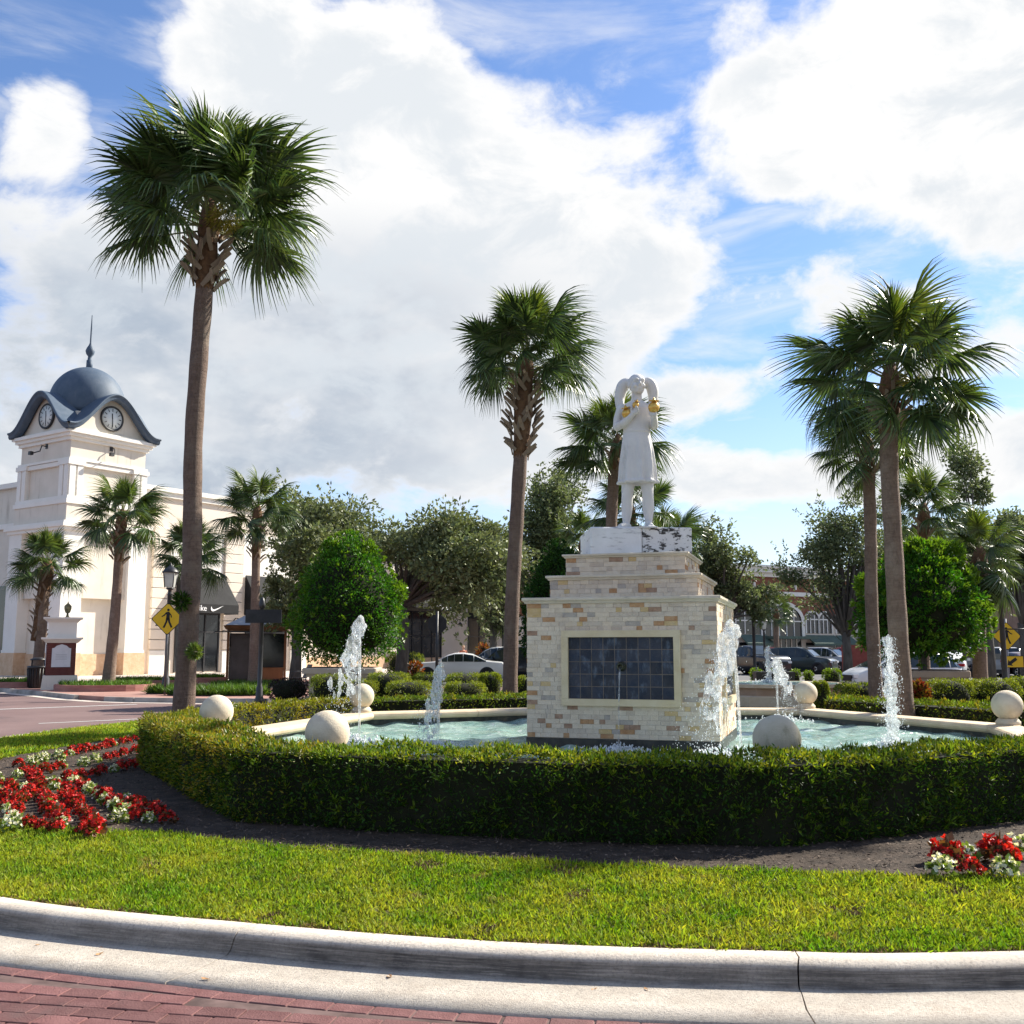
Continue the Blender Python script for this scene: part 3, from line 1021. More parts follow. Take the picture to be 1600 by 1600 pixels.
# tile panel in stone frame, on the front and (seen edge-on) the right
for side in (0, 1):
    rot = Matrix.Rotation(side * math.pi / 2, 4, 'Z')
    x0, x1, z0, z1 = PANEL
    yf = -W1 / 2
    fw = 0.082
    for (a, b, c, d) in ((x0, x1, z1 - fw, z1), (x0, x1, z0, z0 + fw), (x0, x0 + fw, z0 + fw + .001, z1 - fw - .001), (x1 - fw, x1, z0 + fw + .001, z1 - fw - .001)):
        mb = MB()
        mb.T = rot
        mb.bx(a, b, yf - 0.055, yf + 0.01, c, d)
        mb.build('panel_frame', m_frame, ped)
    if side == 0:
        pan = MB()
        pan.bx(x0 + fw, x1 - fw, yf - 0.008, yf + 0.01, z0 + fw, z1 - fw)
        pan = pan.build('tile_panel', m_grout, ped)
        nx, nz = 9, 5
        tw, thh = (x1 - x0 - 2 * fw) / nx, (z1 - z0 - 2 * fw) / nz
        tm = MB()
        tm.bx(-tw / 2 + .0042, tw / 2 - .0042, -0.006, 0.006, -thh / 2 + .0042, thh / 2 - .0042)
        tmesh = tm.mesh('tile', m_slate)
        for i in range(nx):
            for j in range(nz):
                q = obj('tile', tmesh, pan, (x0 + fw + (i + .5) * tw, yf - 0.005 + rng.uniform(-.0015, .0015), z0 + fw + (j + .5) * thh))
                q.rotation_euler = (rng.uniform(-.01, .01), 0, rng.uniform(-.01, .01))
        sp = MB()
        zc = (z0 + z1) / 2 + 0.02
        sp.lathe([(0.0, -0.03), (0.055, -0.03), (0.06, 0.0), (0.05, 0.02), (0.034, 0.028), (0.034, 0.07), (0.042, 0.075), (0.042, 0.09), (0.026, 0.092), (0.024, 0.05), (0.0, 0.05)], 18)
        so = sp.build('spout', m_bronze, ped, (0.02, yf - 0.02, zc))
        so.rotation_euler = (math.pi / 2, 0, 0)
    else:
        mb = MB()
        mb.T = rot
        mb.bx(x0 + fw, x1 - fw, yf - 0.012, yf + 0.01, z0 + fw, z1 - fw)
        mb.build('side_tile_panel', m_slate, ped)

# ------------------------------------------------------------------ statue
m_stat = mat('painted_plaster', (0.60, 0.585, 0.555), (0.68, 0.665, 0.635), 0.6, 3, 7, bump=0.25, bscale=50, stain=((0.38, 0.36, 0.31), 4.5, 0.52, 0.78, (1, 1, 0.45)))
m_gold = mat('gilded', (0.62, 0.36, 0.06), (0.72, 0.46, 0.12), 0.35, 12, 5, metal=0.55, spec=0.6)
stat = thing('statue', 'white statue of a standing figure in a belted dress holding golden fruit', 'statue', (PC.x + .02, PC.y - 0.30, Z4 - 0.012), R(-10), scale=1.06)
b = MB()
def limb(pts, rad, n=14):
    b.tube(pts, rad, n)
    for p, r_ in zip(pts, rad):
        b.ball(p, r_, 12)
# legs and bare feet
limb([(-.115, .02, .66), (-.135, .01, .46), (-.145, .03, .27), (-.155, .03, .09)], [.095, .073, .072, .045])
limb([(.105, .02, .66), (.118, .01, .46), (.122, .03, .27), (.122, .03, .09)], [.095, .073, .072, .045])
for sx, an in ((-.155, -.42), (.122, .22)):
    hx, hy = math.sin(an), -math.cos(an)
    b.ball((sx - hx * .03, .03 - hy * .03, .05), .052, 12)
    b.tube([(sx, .02, .06), (sx + hx * .09, .02 + hy * .09, .045), (sx + hx * .17, .02 + hy * .17, .028)], [.05, .045, .036], 12)
    for t_ in range(5):
        o_ = (t_ - 2) * .017
        b.ball((sx + hx * .195 - hy * o_, .02 + hy * .195 + hx * o_, .022), .017 + .004 * (t_ == (4 if an < 0 else 0)), 8)
b.bx(-.26, .24, -.24, .16, .0, .018)
# dress: skirt with folds, belt, bodice
vs, fs = [], []
NS = 72
lev = [(.585, .235, .175), (.60, .245, .185), (.615, .24, .18), (.63, .222, .165), (.80, .218, .162), (.98, .205, .15), (1.12, .186, .14), (1.20, .172, .13), (1.225, .165, .125), (1.24, .176, .134),
       (1.26, .168, .126), (1.36, .178, .13), (1.46, .188, .13), (1.54, .19, .118), (1.60, .155, .095), (1.64, .09, .075)]
for (z, rx, ry) in lev:
    fold = max(0, min(1, (1.18 - z) / .5)) * .025
    for i in range(NS):
        a = 2 * math.pi * i / NS
        k_ = 1 + fold / rx * (math.sin(9 * a + 1.2) + .6 * math.sin(15 * a + z * 3))
        vs.append((rx * k_ * math.cos(a) - .008, ry * k_ * math.sin(a) + .01, z))
for k_ in range(len(lev) - 1):
    for i in range(NS):
        j = (i + 1) % NS
        fs.append((k_ * NS + i, k_ * NS + j, (k_ + 1) * NS + j, (k_ + 1) * NS + i))
fs += [tuple(range(NS - 1, -1, -1)), tuple((len(lev) - 1) * NS + i for i in range(NS))]
b.add(vs, fs)
# neck and head, turned to the viewer's right
b.tube([(0, .0, 1.58), (0, -.005, 1.68), (.005, -.015, 1.78)], [.088, .066, .062], 14)
hd = Matrix.Translation((.008, -.02, 1.845)) @ Matrix.Rotation(R(20), 4, 'Z') @ Matrix.Rotation(R(-4), 4, 'X') @ Matrix.Scale(1.06, 4)
b.T = hd
b.ball((0, .012, .025), .112, 22, sq=(.93, 1.02, 1.0))
b.ball((0, -.018, -.045), .088, 20, sq=(.92, .98, 1.0))
b.ball((0, -.065, -.092), .040, 12, sq=(1.1, .9, .8))            # chin
b.tube([(0, -.108, .022), (0, -.124, -.012), (0, -.132, -.03)], [.013, .016, .019], 8)
for s in (-1, 1):
    b.ball((s * .040, -.093, .020), .019, 10, sq=(1.3, .8, .75))   # closed lids
    b.tube([(s * .012, -.110, .036), (s * .042, -.107, .046), (s * .070, -.088, .036)], [.010, .012, .009], 6)
    b.ball((s * .048, -.080, -.035), .032, 10)                      # cheek
    b.ball((s * .104, .005, -.01), .026, 10, sq=(.5, .8, 1.2))      # ear
    b.ball((s * .013, -.126, -.034), .012, 8)
b.tube([(-.03, -.101, -.058), (0, -.111, -.055), (.03, -.101, -.058)], [.007, .010, .007], 8)
b.tube([(-.025, -.101, -.072), (0, -.109, -.075), (.025, -.101, -.072)], [.007, .011, .007], 8)
b.T = None
# looped tresses standing away from the head
for s, pts in ((-1, [(-.075, .02, 1.87), (-.125, .03, 1.892), (-.172, .04, 1.86), (-.202, .05, 1.78), (-.218, .05, 1.68), (-.215, .04, 1.57), (-.19, .03, 1.50)]),
               (1, [(.085, .03, 1.88), (.135, .04, 1.892), (.178, .05, 1.86), (.202, .06, 1.78), (.205, .06, 1.69), (.19, .05, 1.60), (.165, .04, 1.54)])):
    pts = catmull(pts, False, 4)
    b.tube(pts, [.048 + .028 * math.sin(math.pi * min(1, i / (len(pts) - 1) * 1.2)) for i in range(len(pts))], 12)
b.tube(catmull([(-.235, .05, 1.88), (-.20, .03, 1.74), (-.175, -.01, 1.60), (-.165, -.05, 1.50)], False, 4), [.02] * 12 + [.022], 10)
# right arm (viewer's left) folded across, left arm forward with open palm
limb([(-.195, .02, 1.545), (-.238, .0, 1.42), (-.248, -.03, 1.31)], [.066, .058, .054])
limb([(-.248, -.03, 1.31), (-.15, -.12, 1.345), (-.055, -.175, 1.42)], [.054, .048, .036])
limb([(.175, .02, 1.545), (.205, .035, 1.42), (.215, .0, 1.31)], [.062, .054, .05])
limb([(.215, .0, 1.31), (.222, -.12, 1.325), (.222, -.22, 1.375)], [.05, .046, .036])
def hand(o_, fwd, side, upv, curl):
    o_, fwd, side, upv = Vector(o_), Vector(fwd).normalized(), Vector(side).normalized(), Vector(upv).normalized()
    b.ball(o_ + fwd * .035, .042, 12, sq=(1, 1, .8))
    for f in range(4):
        base = o_ + fwd * .062 + side * (.03 - f * .02)
        L_ = (.055, .064, .06, .046)[f]
        p1 = base + fwd * L_ * .5 + upv * L_ * .25 * curl
        p2 = p1 + fwd * L_ * .2 + upv * L_ * .5 * curl
        b.tube([base, p1, p2], [.0125, .0115, .010], 8)
        b.ball(p2, .010, 8)
    tb = o_ + side * .035 + fwd * .015
    b.tube([tb, tb + side * .022 + fwd * .02 + upv * .012, tb + side * .02 + fwd * .035 + upv * .035], [.015, .013, .011], 8)
hand((-.05, -.178, 1.425), (.72, -.12, .62), (-.6, -.2, .75), (-.15, -.9, .2), 1.0)
hand((.222, -.222, 1.378), (.0, -.6, .6), (-.9, 0, .1), (0, .35, .9), 1.0)
remesh(b, 'figure', 0.0085, m_stat, stat, smooth_it=2)
gold_m = MB()
gold_m.lathe([(0, -.062), (.03, -.058), (.055, -.035), (.066, 0), (.060, .032), (.040, .055), (.026, .062), (.022, .072), (.040, .084), (.062, .082), (.050, .070), (.02, .074), (0.014, .10), (0, .118)], 20)
gold_mesh = gold_m.mesh('golden_fruit', m_gold)
for (p, s, rx, ry) in (((-.115, -.135, 1.452), 1.0, .25, -.2), ((-.005, -.19, 1.545), .66, .2, .35), ((.222, -.262, 1.487), 1.08, .1, .05)):
    g2 = obj('golden_fruit', gold_mesh, stat, p, scale=s)
    g2.rotation_euler = (rx, ry, 0)

# ------------------------------------------------------------------ water jets
def jet_material():
    m = bpy.data.materials.new('jet_water')
    m.use_nodes = True
    w = NT(m.node_tree)
    out = w.n('ShaderNodeOutputMaterial')
    gl = w.n('ShaderNodeBsdfGlass')
    gl.inputs['IOR'].default_value = 1.25
    gl.inputs['Roughness'].default_value = 0.08
    gl.inputs['Color'].default_value = (0.97, 0.99, 1, 1)
    df = w.n('ShaderNodeBsdfDiffuse')
    df.inputs['Color'].default_value = (0.86, 0.88, 0.90, 1)
    tl = w.n('ShaderNodeBsdfTranslucent')
    tl.inputs['Color'].default_value = (0.86, 0.88, 0.90, 1)
    tp = w.n('ShaderNodeBsdfTransparent')
    tc = w.n('ShaderNodeTexCoord')
    nz = w.noise(w.vmath('MULTIPLY', tc.outputs['Object'], (1, 1, 0.6)), 16, 5, 0.65)
    m1 = w.n('ShaderNodeMixShader')
    m1.inputs[0].default_value = 0.5
    w.link(df.outputs[0], m1.inputs[1])
    w.link(tl.outputs[0], m1.inputs[2])
    m2 = w.n('ShaderNodeMixShader')
    w.link(w.mapr(nz, 0.38, 0.68, 0.03, 0.55), m2.inputs[0])
    m3 = w.n('ShaderNodeMixShader')
    m3.inputs[0].default_value = 0.62
    w.link(gl.outputs[0], m3.inputs[1])
    w.link(tp.outputs[0], m3.inputs[2])
    w.link(m3.outputs[0], m2.inputs[1])
    w.link(m1.outputs[0], m2.inputs[2])
    w.link(m2.outputs[0], out.inputs[0])
    return m
m_jet = jet_material()
m_foam = mat('foam', (0.80, 0.83, 0.84), (0.9, 0.92, 0.93), 0.4, 20, trans=0.35, tint=(1, 1, 1))

def drops(mb, pts, sizes):
    for p, s in zip(pts, sizes):
        x, y, z = p
        st = rng.uniform(1.0, 2.2)
        mb.add([(x, y, z + s * st), (x + s, y, z), (x, y + s, z), (x - s, y, z), (x, y - s, z), (x, y, z - s * st)],
               [(0, 1, 2), (0, 2, 3), (0, 3, 4), (0, 4, 1), (5, 2, 1), (5, 3, 2), (5, 4, 3), (5, 1, 4)], 0, True)

def water_jet(base, H_, label, lean=(0, 0), side=-1, width=0.10, style='plume', seed=1, z0=WZ, n_drop=700):
    g = random.Random(seed)
    t = thing('water_jet', label, 'water jet', (base[0], base[1], z0), 0, 'fountain jets')
    # rising stream
    b_ = MB()
    path = [(lean[0] * (i / 10) ** 2, lean[1] * (i / 10) ** 2, H_ * i / 10) for i in range(11)]
    b_.tube(path, [.012 + .010 * (i / 10) + g.uniform(0, .004) for i in range(11)], 10)
    b_.build('stream', m_jet, t)
    # head and falling veil: fused lumps
    b_ = MB()
    if style == 'column':
        n = 95
        for i in range(n):
            f = i / n
            z = H_ * (0.04 + 0.96 * f)
            wdt = width * (1.0 - .45 * f)
            a = g.uniform(0, 6.28)
            r_ = g.uniform(.014, .044) * (1.2 - .3 * f)
            b_.ball((lean[0] * f + math.cos(a) * wdt * g.uniform(.1, .8), math.sin(a) * wdt * g.uniform(.1, .8), z), r_, 8, sq=(1, 1, g.uniform(1.0, 2.0)))
    else:
        n = 150
        for i in range(n):
            f = i / n
            drop = f ** 1.25
            z = H_ * (1.0 - drop * (0.80 if style == 'veil' else 0.60))
            sway = side * width * (1.9 * f ** 1.1)
            spread = width * (.35 + 1.0 * f)
            r_ = (.056 - .034 * f) * g.uniform(.25, 1.15) * (.5 + 3.2 * width)
            if f > .55 and g.random() < .25:
                continue
            b_.ball((lean[0] + sway * g.uniform(.3, 1.1) + g.gauss(0, spread * .35), lean[1] + g.gauss(0, spread * .35), z + g.uniform(-.04, .02)), r_, 8, sq=(1, 1, g.uniform(1.2, 1.9 + 2.2 * f)))
        for i in range(16):
            b_.ball((lean[0] + g.gauss(0, width * .25), lean[1] + g.gauss(0, width * .25), H_ * g.uniform(.90, 1.01)), g.uniform(.03, .055), 8)
    stuff(remesh(b_, 'plume', 0.012, m_jet, t, smooth_it=3))
    d = MB()
    pts, sz = [], []
    for i in range(n_drop):
        f = g.random()
        if style == 'column':
            a = g.uniform(0, 6.28)
            rr = width * (1.5 - .7 * f) * g.uniform(.3, 1.2)
            pts.append((math.cos(a) * rr, math.sin(a) * rr, H_ * f))
        else:
            pts.append((lean[0] + side * width * (2.1 * f) + g.gauss(0, width * (.3 + .7 * f)), g.gauss(0, width * (.3 + .8 * f)), H_ * (1.0 - f ** 1.1 * .95)))
        sz.append(g.uniform(.0018, .006))
    drops(d, pts, sz)
    stuff(d.build('droplets', m_foam, t))
    s_ = MB()
    pts, sz = [], []
    for i in range(300):
        a = g.uniform(0, 6.28)
        rr = abs(g.gauss(0, .22)) + .02
        cx = side * width * (1.6 if style != 'column' else 0) * g.uniform(0, 1)
        pts.append((cx + math.cos(a) * rr, math.sin(a) * rr, abs(g.gauss(0, .05)) * math.exp(-rr * 1.5) + .012))
        sz.append(g.uniform(.006, .020))
    drops(s_, pts, sz)
    stuff(s_.build('splash', m_foam, t))
    return t
def jet_px(px, py, top, **kw):
    p = at_z(px, py, WZ)
    h = at_y(px, top, p.y).z - WZ - .06
    return p, h
p, h = jet_px(561, 1163, 966)
water_jet(p, h, 'tall water jet at the far left of the pool, veil falling leftwards', (-.03, 0), -1, .145, 'plume', 3)
p, h = jet_px(684, 1172, 1037)
water_jet(p, h, 'short water jet between the left stone ball and the pedestal', (0.02, 0), -1, .095, 'veil', 5)
p, h = jet_px(1158, 1184, 972)
water_jet(p, h, 'wide white water jet splashing against the right side of the pedestal', (-.06, 0.05), -1, .18, 'veil', 8, n_drop=1300)
p, h = jet_px(1216, 1128, 1027)
water_jet(p, h, 'clear water jet just behind the mossy shade-tinted stone ball', (0, 0), 1, .13, 'plume', 12)
p, h = jet_px(1396, 1172, 988)
water_jet(p, h, 'thick foaming water jet in front of the right palm trunk', (0, 0), -1, .115, 'column', 15, n_drop=1400)
# thin stream from the spout
t = thing('spout_stream', 'thin water stream falling from the bronze spout on the tile panel', 'water', (PC.x, PC.y, 0), YAW)
mb = MB()
zs = 1.38
pth = [(0.02, -W1 / 2 - 0.10 - 0.16 * math.sqrt(f), zs - (zs - WZ) * f) for f in [i / 14 for i in range(15)]]
mb.tube(pth, [.008 + .003 * math.sin(i * 1.7) for i in range(15)], 8)
mb.build('stream', m_jet, t)
mb = MB()
pts, sz = [], []
for i in range(420):
    a = rng.uniform(0, 6.28)
    rr = abs(rng.gauss(0, .16)) + .01
    pts.append((.02 + math.cos(a) * rr * 1.5, -W1 / 2 - .26 + math.sin(a) * rr, WZ + abs(rng.gauss(0, .04)) * math.exp(-rr * 3) + .012))
    sz.append(rng.uniform(.005, .016))
drops(mb, pts, sz)
stuff(mb.build('splash', m_foam, t))
# ------------------------------------------------------------------ clipped hedges
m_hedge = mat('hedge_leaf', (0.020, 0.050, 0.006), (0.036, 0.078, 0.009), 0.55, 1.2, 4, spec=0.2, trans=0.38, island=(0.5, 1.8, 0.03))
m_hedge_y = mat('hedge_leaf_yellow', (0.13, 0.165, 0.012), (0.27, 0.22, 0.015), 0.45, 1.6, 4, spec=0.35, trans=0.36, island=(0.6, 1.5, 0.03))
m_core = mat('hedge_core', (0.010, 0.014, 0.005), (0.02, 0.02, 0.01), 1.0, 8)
m_stem = mat('woody_stem', (0.10, 0.075, 0.055), (0.17, 0.135, 0.105), 0.9, 20, bump=0.4)

def leaves_on(P, Nn, L, W, jit=0.9, up=0.25):
    n = len(P)
    D = unit(Nn + jit * nrng.normal(size=(n, 3)) + np.array([0, 0, up]))
    return P, D, L * nrng.uniform(.6, 1.35, n), W * nrng.uniform(.7, 1.3, n)

def hedge_faces(outer, inner, z0, z1, dens, bulge=0.05, ends=True):
    """points and normals over outer face, top, inner face of a hedge following two polylines"""
    Ps, Ns = [], []
    def strip(a, b, c, d, nrm, dens_):
        a, b, c, d = map(np.array, (a, b, c, d))
        area = np.linalg.norm(np.cross(b - a, d - a))
        n = int(area * dens_)
        u, v = nrng.uniform(size=(n, 1)), nrng.uniform(size=(n, 1))
        p = (a * (1 - u) + b * u) * (1 - v) + (d * (1 - u) + c * u) * v
        Ps.append(p)
        Ns.append(np.tile(nrm, (n, 1)))
    for i in range(len(outer) - 1):
        o0, o1, i0_, i1 = (np.array(q) for q in (outer[i], outer[i + 1], inner[i], inner[i + 1]))
        t = (o1 - o0) / np.linalg.norm(o1 - o0)
        nn = np.array([t[1], -t[0], 0.0])
        if np.dot(nn[:2], o0 - i0_) < 0:
            nn = -nn
        A, B = (*o0, z0[0]), (*o1, z0[0])
        strip(A, B, (*o1, z1), (*o0, z1), nn, dens)
        strip((*o0, z1), (*o1, z1), (*i1, z1), (*i0_, z1), np.array([0, 0, 1.0]), dens * 1.1)
        strip((*i0_, z0[0]), (*i1, z0[0]), (*i1, z1), (*i0_, z1), -nn, dens * .6)
    if ends:
        for o_, i_, s in ((outer[0], inner[0], -1), (outer[-1], inner[-1], 1)):
            k_ = (outer[1], outer[0]) if s < 0 else (outer[-2], outer[-1])
            t = np.array(k_[1]) - np.array(k_[0])
            t = t / np.linalg.norm(t)
            strip((*o_, z0[0]), (*i_, z0[0]), (*i_, z1), (*o_, z1), np.array([t[0], t[1], 0]), dens)
    P, N_ = np.concatenate(Ps), np.concatenate(Ns)
    # uneven clipping: low-frequency lumps, pulled in towards the foot
    lump = 0.028 * np.sin(P[:, 0] * 5.1 + P[:, 1] * 3.3) * np.sin(P[:, 2] * 9 + P[:, 0] * 2) + 0.02 * np.sin(P[:, 0] * 11 + P[:, 1] * 8)
    side = np.abs(N_[:, 2]) < .5
    P = P + N_ * (lump + nrng.normal(0, .016, len(P)))[:, None]
    foot = np.clip((z0[0] + .16 - P[:, 2]) / .16, 0, 1) * side
    P = P - N_ * (foot * 0.10)[:, None]
    return P, N_

def hedge(name, outer, inner, z0, z1, dens, L, W, material, label, stems=0, gz=0.2, patch=None, yellow=None, top_mat=None):
    t = thing(name, label, 'hedge', (0, 0, 0))
    P, N_ = hedge_faces(outer, inner, (z0, z0), z1, dens)
    # ragged lower edge
    ragged = z0 - .02 + .06 * np.sin(P[:, 0] * 7.7 + P[:, 1] * 6.1) + .04 * np.sin(P[:, 0] * 17)
    thin = np.sin(P[:, 0] * 3.7 + 1.3 * np.sin(P[:, 2] * 6)) * np.sin(P[:, 1] * 4.9 + P[:, 2] * 5.0 + 1.0)
    k_ = (P[:, 2] > ragged) & (nrng.uniform(size=len(P)) > np.clip((thin - .25) * 1.0, 0, .55) * (np.abs(N_[:, 2]) < .5))
    P, N_ = P[k_], N_[k_]
    P_, D, l, w_ = leaves_on(P, N_, L, W)
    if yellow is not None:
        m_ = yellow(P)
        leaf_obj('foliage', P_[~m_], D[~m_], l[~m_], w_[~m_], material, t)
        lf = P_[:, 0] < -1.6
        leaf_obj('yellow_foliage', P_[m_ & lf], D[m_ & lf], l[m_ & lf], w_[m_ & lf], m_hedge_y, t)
        leaf_obj('sunlit_foliage', P_[m_ & ~lf], D[m_ & ~lf], l[m_ & ~lf], w_[m_ & ~lf], top_mat or m_hedge_y, t)
    else:
        leaf_obj('foliage', P_, D, l, w_, material, t)
    # longer fresh shoots sticking out
    n = int(len(P) * .02)
    k_ = nrng.integers(0, len(P), n)
    base = np.repeat(P[k_], 7, 0)
    Dn = unit(np.repeat(N_[k_], 7, 0) * .6 + .55 * nrng.normal(size=(n * 7, 3)) + np.array([0, 0, .75]))
    leaf_obj('fresh_shoots', base, Dn, L * 1.5 * nrng.uniform(.7, 1.3, n * 7), W * .9, mat('fresh_shoot', (0.09, 0.17, 0.012), (0.14, 0.21, 0.02), 0.4, 3, trans=0.4, island=(.6, 1.4)) if material is m_hedge else m_hedge_y, t)
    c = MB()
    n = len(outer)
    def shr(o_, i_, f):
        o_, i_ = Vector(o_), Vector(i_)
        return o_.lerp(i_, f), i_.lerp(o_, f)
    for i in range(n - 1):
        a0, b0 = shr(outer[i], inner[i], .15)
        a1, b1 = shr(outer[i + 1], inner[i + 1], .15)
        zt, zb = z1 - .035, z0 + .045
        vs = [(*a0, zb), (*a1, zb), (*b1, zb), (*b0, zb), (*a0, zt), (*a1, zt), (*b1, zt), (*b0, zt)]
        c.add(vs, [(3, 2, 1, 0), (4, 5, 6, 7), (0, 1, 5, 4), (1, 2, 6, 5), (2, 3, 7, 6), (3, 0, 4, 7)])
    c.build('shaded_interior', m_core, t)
    for i in range(stems):
        f = (i + .5) / stems * (n - 1)
        k_ = min(int(f), n - 2)
        o_ = Vector(outer[k_]).lerp(Vector(outer[k_ + 1]), f - k_)
        i_ = Vector(inner[k_]).lerp(Vector(inner[k_ + 1]), f - k_)
        p = o_.lerp(i_, rng.uniform(.36, .6))
        s = MB()
        for q in range(3):
            s.tube([(p.x + rng.gauss(0, .015), p.y + rng.gauss(0, .015), gz - .02), (p.x + rng.gauss(0, .05), p.y + rng.gauss(0, .05), gz + .14), (p.x + rng.gauss(0, .06), p.y + rng.gauss(0, .05), gz + .34)], [.014, .011, .007], 6)
        s.build('stem', m_stem, t)
    return t

HO = [(-4.42, 12.45), (-4.15, 11.85), (-3.2, 10.15), (-2.28, 8.60), (-1.0, 8.05), (0.4, 7.66), (1.9, 7.45), (3.1, 7.98), (4.35, 8.70), (6.2, 9.75), (7.1, 11.0)]
HI = [(-3.95, 12.60), (-3.62, 12.05), (-2.62, 10.40), (-1.85, 9.28), (-.75, 8.85), (0.6, 8.50), (1.95, 8.28), (2.85, 8.72), (4.1, 9.45), (5.8, 10.2), (6.5, 11.3)]
def inner_line(pl, d):
    o_ = []
    for i in range(len(pl)):
        a, b_ = Vector(pl[max(i - 1, 0)]), Vector(pl[min(i + 1, len(pl) - 1)])
        t_ = (b_ - a).normalized()
        o_.append((pl[i][0] - t_.y * d, pl[i][1] + t_.x * d))
    return o_
HI = inner_line(HO, 0.50)
m_hedge_top_sunlit = mat('hedge_leaf_top_sunlit', (0.13, 0.19, 0.012), (0.21, 0.235, 0.018), 0.55, 1.6, 4, spec=0.2, trans=0.4, island=(0.55, 1.6, 0.03))  # young growth, brightened further to paint sunlight onto the hedge top
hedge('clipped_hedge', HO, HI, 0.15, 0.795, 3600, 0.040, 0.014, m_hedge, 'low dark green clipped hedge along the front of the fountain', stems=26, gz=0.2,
      yellow=lambda P: nrng.uniform(size=len(P)) < np.maximum(np.clip((-1.3 - P[:, 0]) / 1.8, 0, 1) * np.where(P[:, 2] > .70, .95, .55), np.where(P[:, 2] > .745, .75, .03)), top_mat=m_hedge_top_sunlit)
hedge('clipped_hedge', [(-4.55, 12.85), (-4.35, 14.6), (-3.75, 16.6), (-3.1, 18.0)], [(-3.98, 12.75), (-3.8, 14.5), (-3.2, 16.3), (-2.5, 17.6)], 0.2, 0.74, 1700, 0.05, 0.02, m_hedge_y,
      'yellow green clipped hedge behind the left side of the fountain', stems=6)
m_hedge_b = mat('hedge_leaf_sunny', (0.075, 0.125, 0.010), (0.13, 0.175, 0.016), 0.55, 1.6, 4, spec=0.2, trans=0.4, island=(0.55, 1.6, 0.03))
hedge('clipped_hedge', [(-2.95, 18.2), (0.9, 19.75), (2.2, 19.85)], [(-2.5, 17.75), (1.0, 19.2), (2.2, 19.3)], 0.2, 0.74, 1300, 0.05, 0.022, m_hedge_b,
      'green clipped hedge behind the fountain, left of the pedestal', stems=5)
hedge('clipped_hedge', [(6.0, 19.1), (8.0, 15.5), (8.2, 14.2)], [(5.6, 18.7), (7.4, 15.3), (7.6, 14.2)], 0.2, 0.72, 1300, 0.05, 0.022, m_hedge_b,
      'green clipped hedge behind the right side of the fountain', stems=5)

# ------------------------------------------------------------------ bedding begonias
m_bronze_leaf = mat('begonia_bronze_leaf', (0.075, 0.035, 0.018), (0.13, 0.06, 0.02), 0.4, 8, spec=0.45, trans=0.25, island=(.6, 1.5))
m_green_leaf = mat('begonia_green_leaf', (0.10, 0.17, 0.03), (0.20, 0.26, 0.06), 0.4, 8, spec=0.45, trans=0.3, island=(.7, 1.4))
m_red = mat('begonia_red', (0.50, 0.012, 0.012), (0.68, 0.045, 0.035), 0.5, 10, trans=0.3, island=(.6, 1.35))
m_whitefl = mat('begonia_white', (0.74, 0.72, 0.62), (0.82, 0.8, 0.72), 0.5, 10, trans=0.3)
def begonia_meshes(seed, red):
    g = np.random.default_rng(seed)
    n = 46
    q = sphere_pts(n, g)
    q[:, 2] = np.abs(q[:, 2])
    P = q * np.array([.075, .075, .11]) * g.uniform(.5, 1, (n, 1)) + np.array([0, 0, .015])
    V, F = leaf_arrays(P, unit(q + .5 * g.normal(size=(n, 3))), .062, .052, g, .12)
    lm = np_mesh('foliage', V, F, m_bronze_leaf if red else m_green_leaf)
    nb = 44 if red else 24
    q = sphere_pts(nb, g)
    q[:, 2] = np.abs(q[:, 2]) * 1.1 + .15
    c = unit(q) * np.array([.095, .095, .115]) * g.uniform(.7, 1.12, (nb, 1)) + np.array([0, 0, .02])
    c4 = np.repeat(c, 4, 0)
    ax = unit(np.repeat(unit(q), 4, 0) + .4 * g.normal(size=(nb * 4, 3)))
    tgt = unit(np.cross(ax, g.normal(size=(nb * 4, 3))))
    V, F = leaf_arrays(c4, tgt + .35 * ax, .031, .030, g, -.1, up=ax)
    return lm, np_mesh('blossoms', V, F, m_red if red else m_whitefl)
beg = {True: [begonia_meshes(30 + i, True) for i in range(5)], False: [begonia_meshes(60 + i, False) for i in range(4)]}
def begonia(x, y, red, s, label, group):
    z = float(zground(np.array([x]), np.array([y]))[0]) + .012
    t = thing('begonia_plant', label, 'flower', (x, y, z), rng.uniform(0, 6.28), group, scale=s)
    lm, bm = rng.choice(beg[red])
    obj('foliage', lm, t)
    obj('blossoms', bm, t)
rows = [[(30, 1200), (212, 1160)], [(5, 1222), (212, 1180)], [(110, 1222), (212, 1200)], [(0, 1245), (60, 1222)], [(45, 1240), (30, 1262)],
        [(0, 1232), (28, 1300)], [(45, 1215), (95, 1300)], [(80, 1225), (150, 1302)], [(118, 1228), (205, 1282)], [(150, 1245), (275, 1292)], [(20, 1290), (150, 1308)], [(130, 1285), (270, 1290)]]
placed = []
ROWN = ['along the far lawn', 'in the second row from the far lawn', 'next to the hedge end', 'by the left picture edge', 'by the left picture edge', 'by the left picture edge', 'in the middle rows', 'in the middle rows', 'in the row nearest the bare soil', 'at the tip under the hedge', 'along the near lawn', 'along the near lawn', 'outside the left picture edge', 'outside the left picture edge']
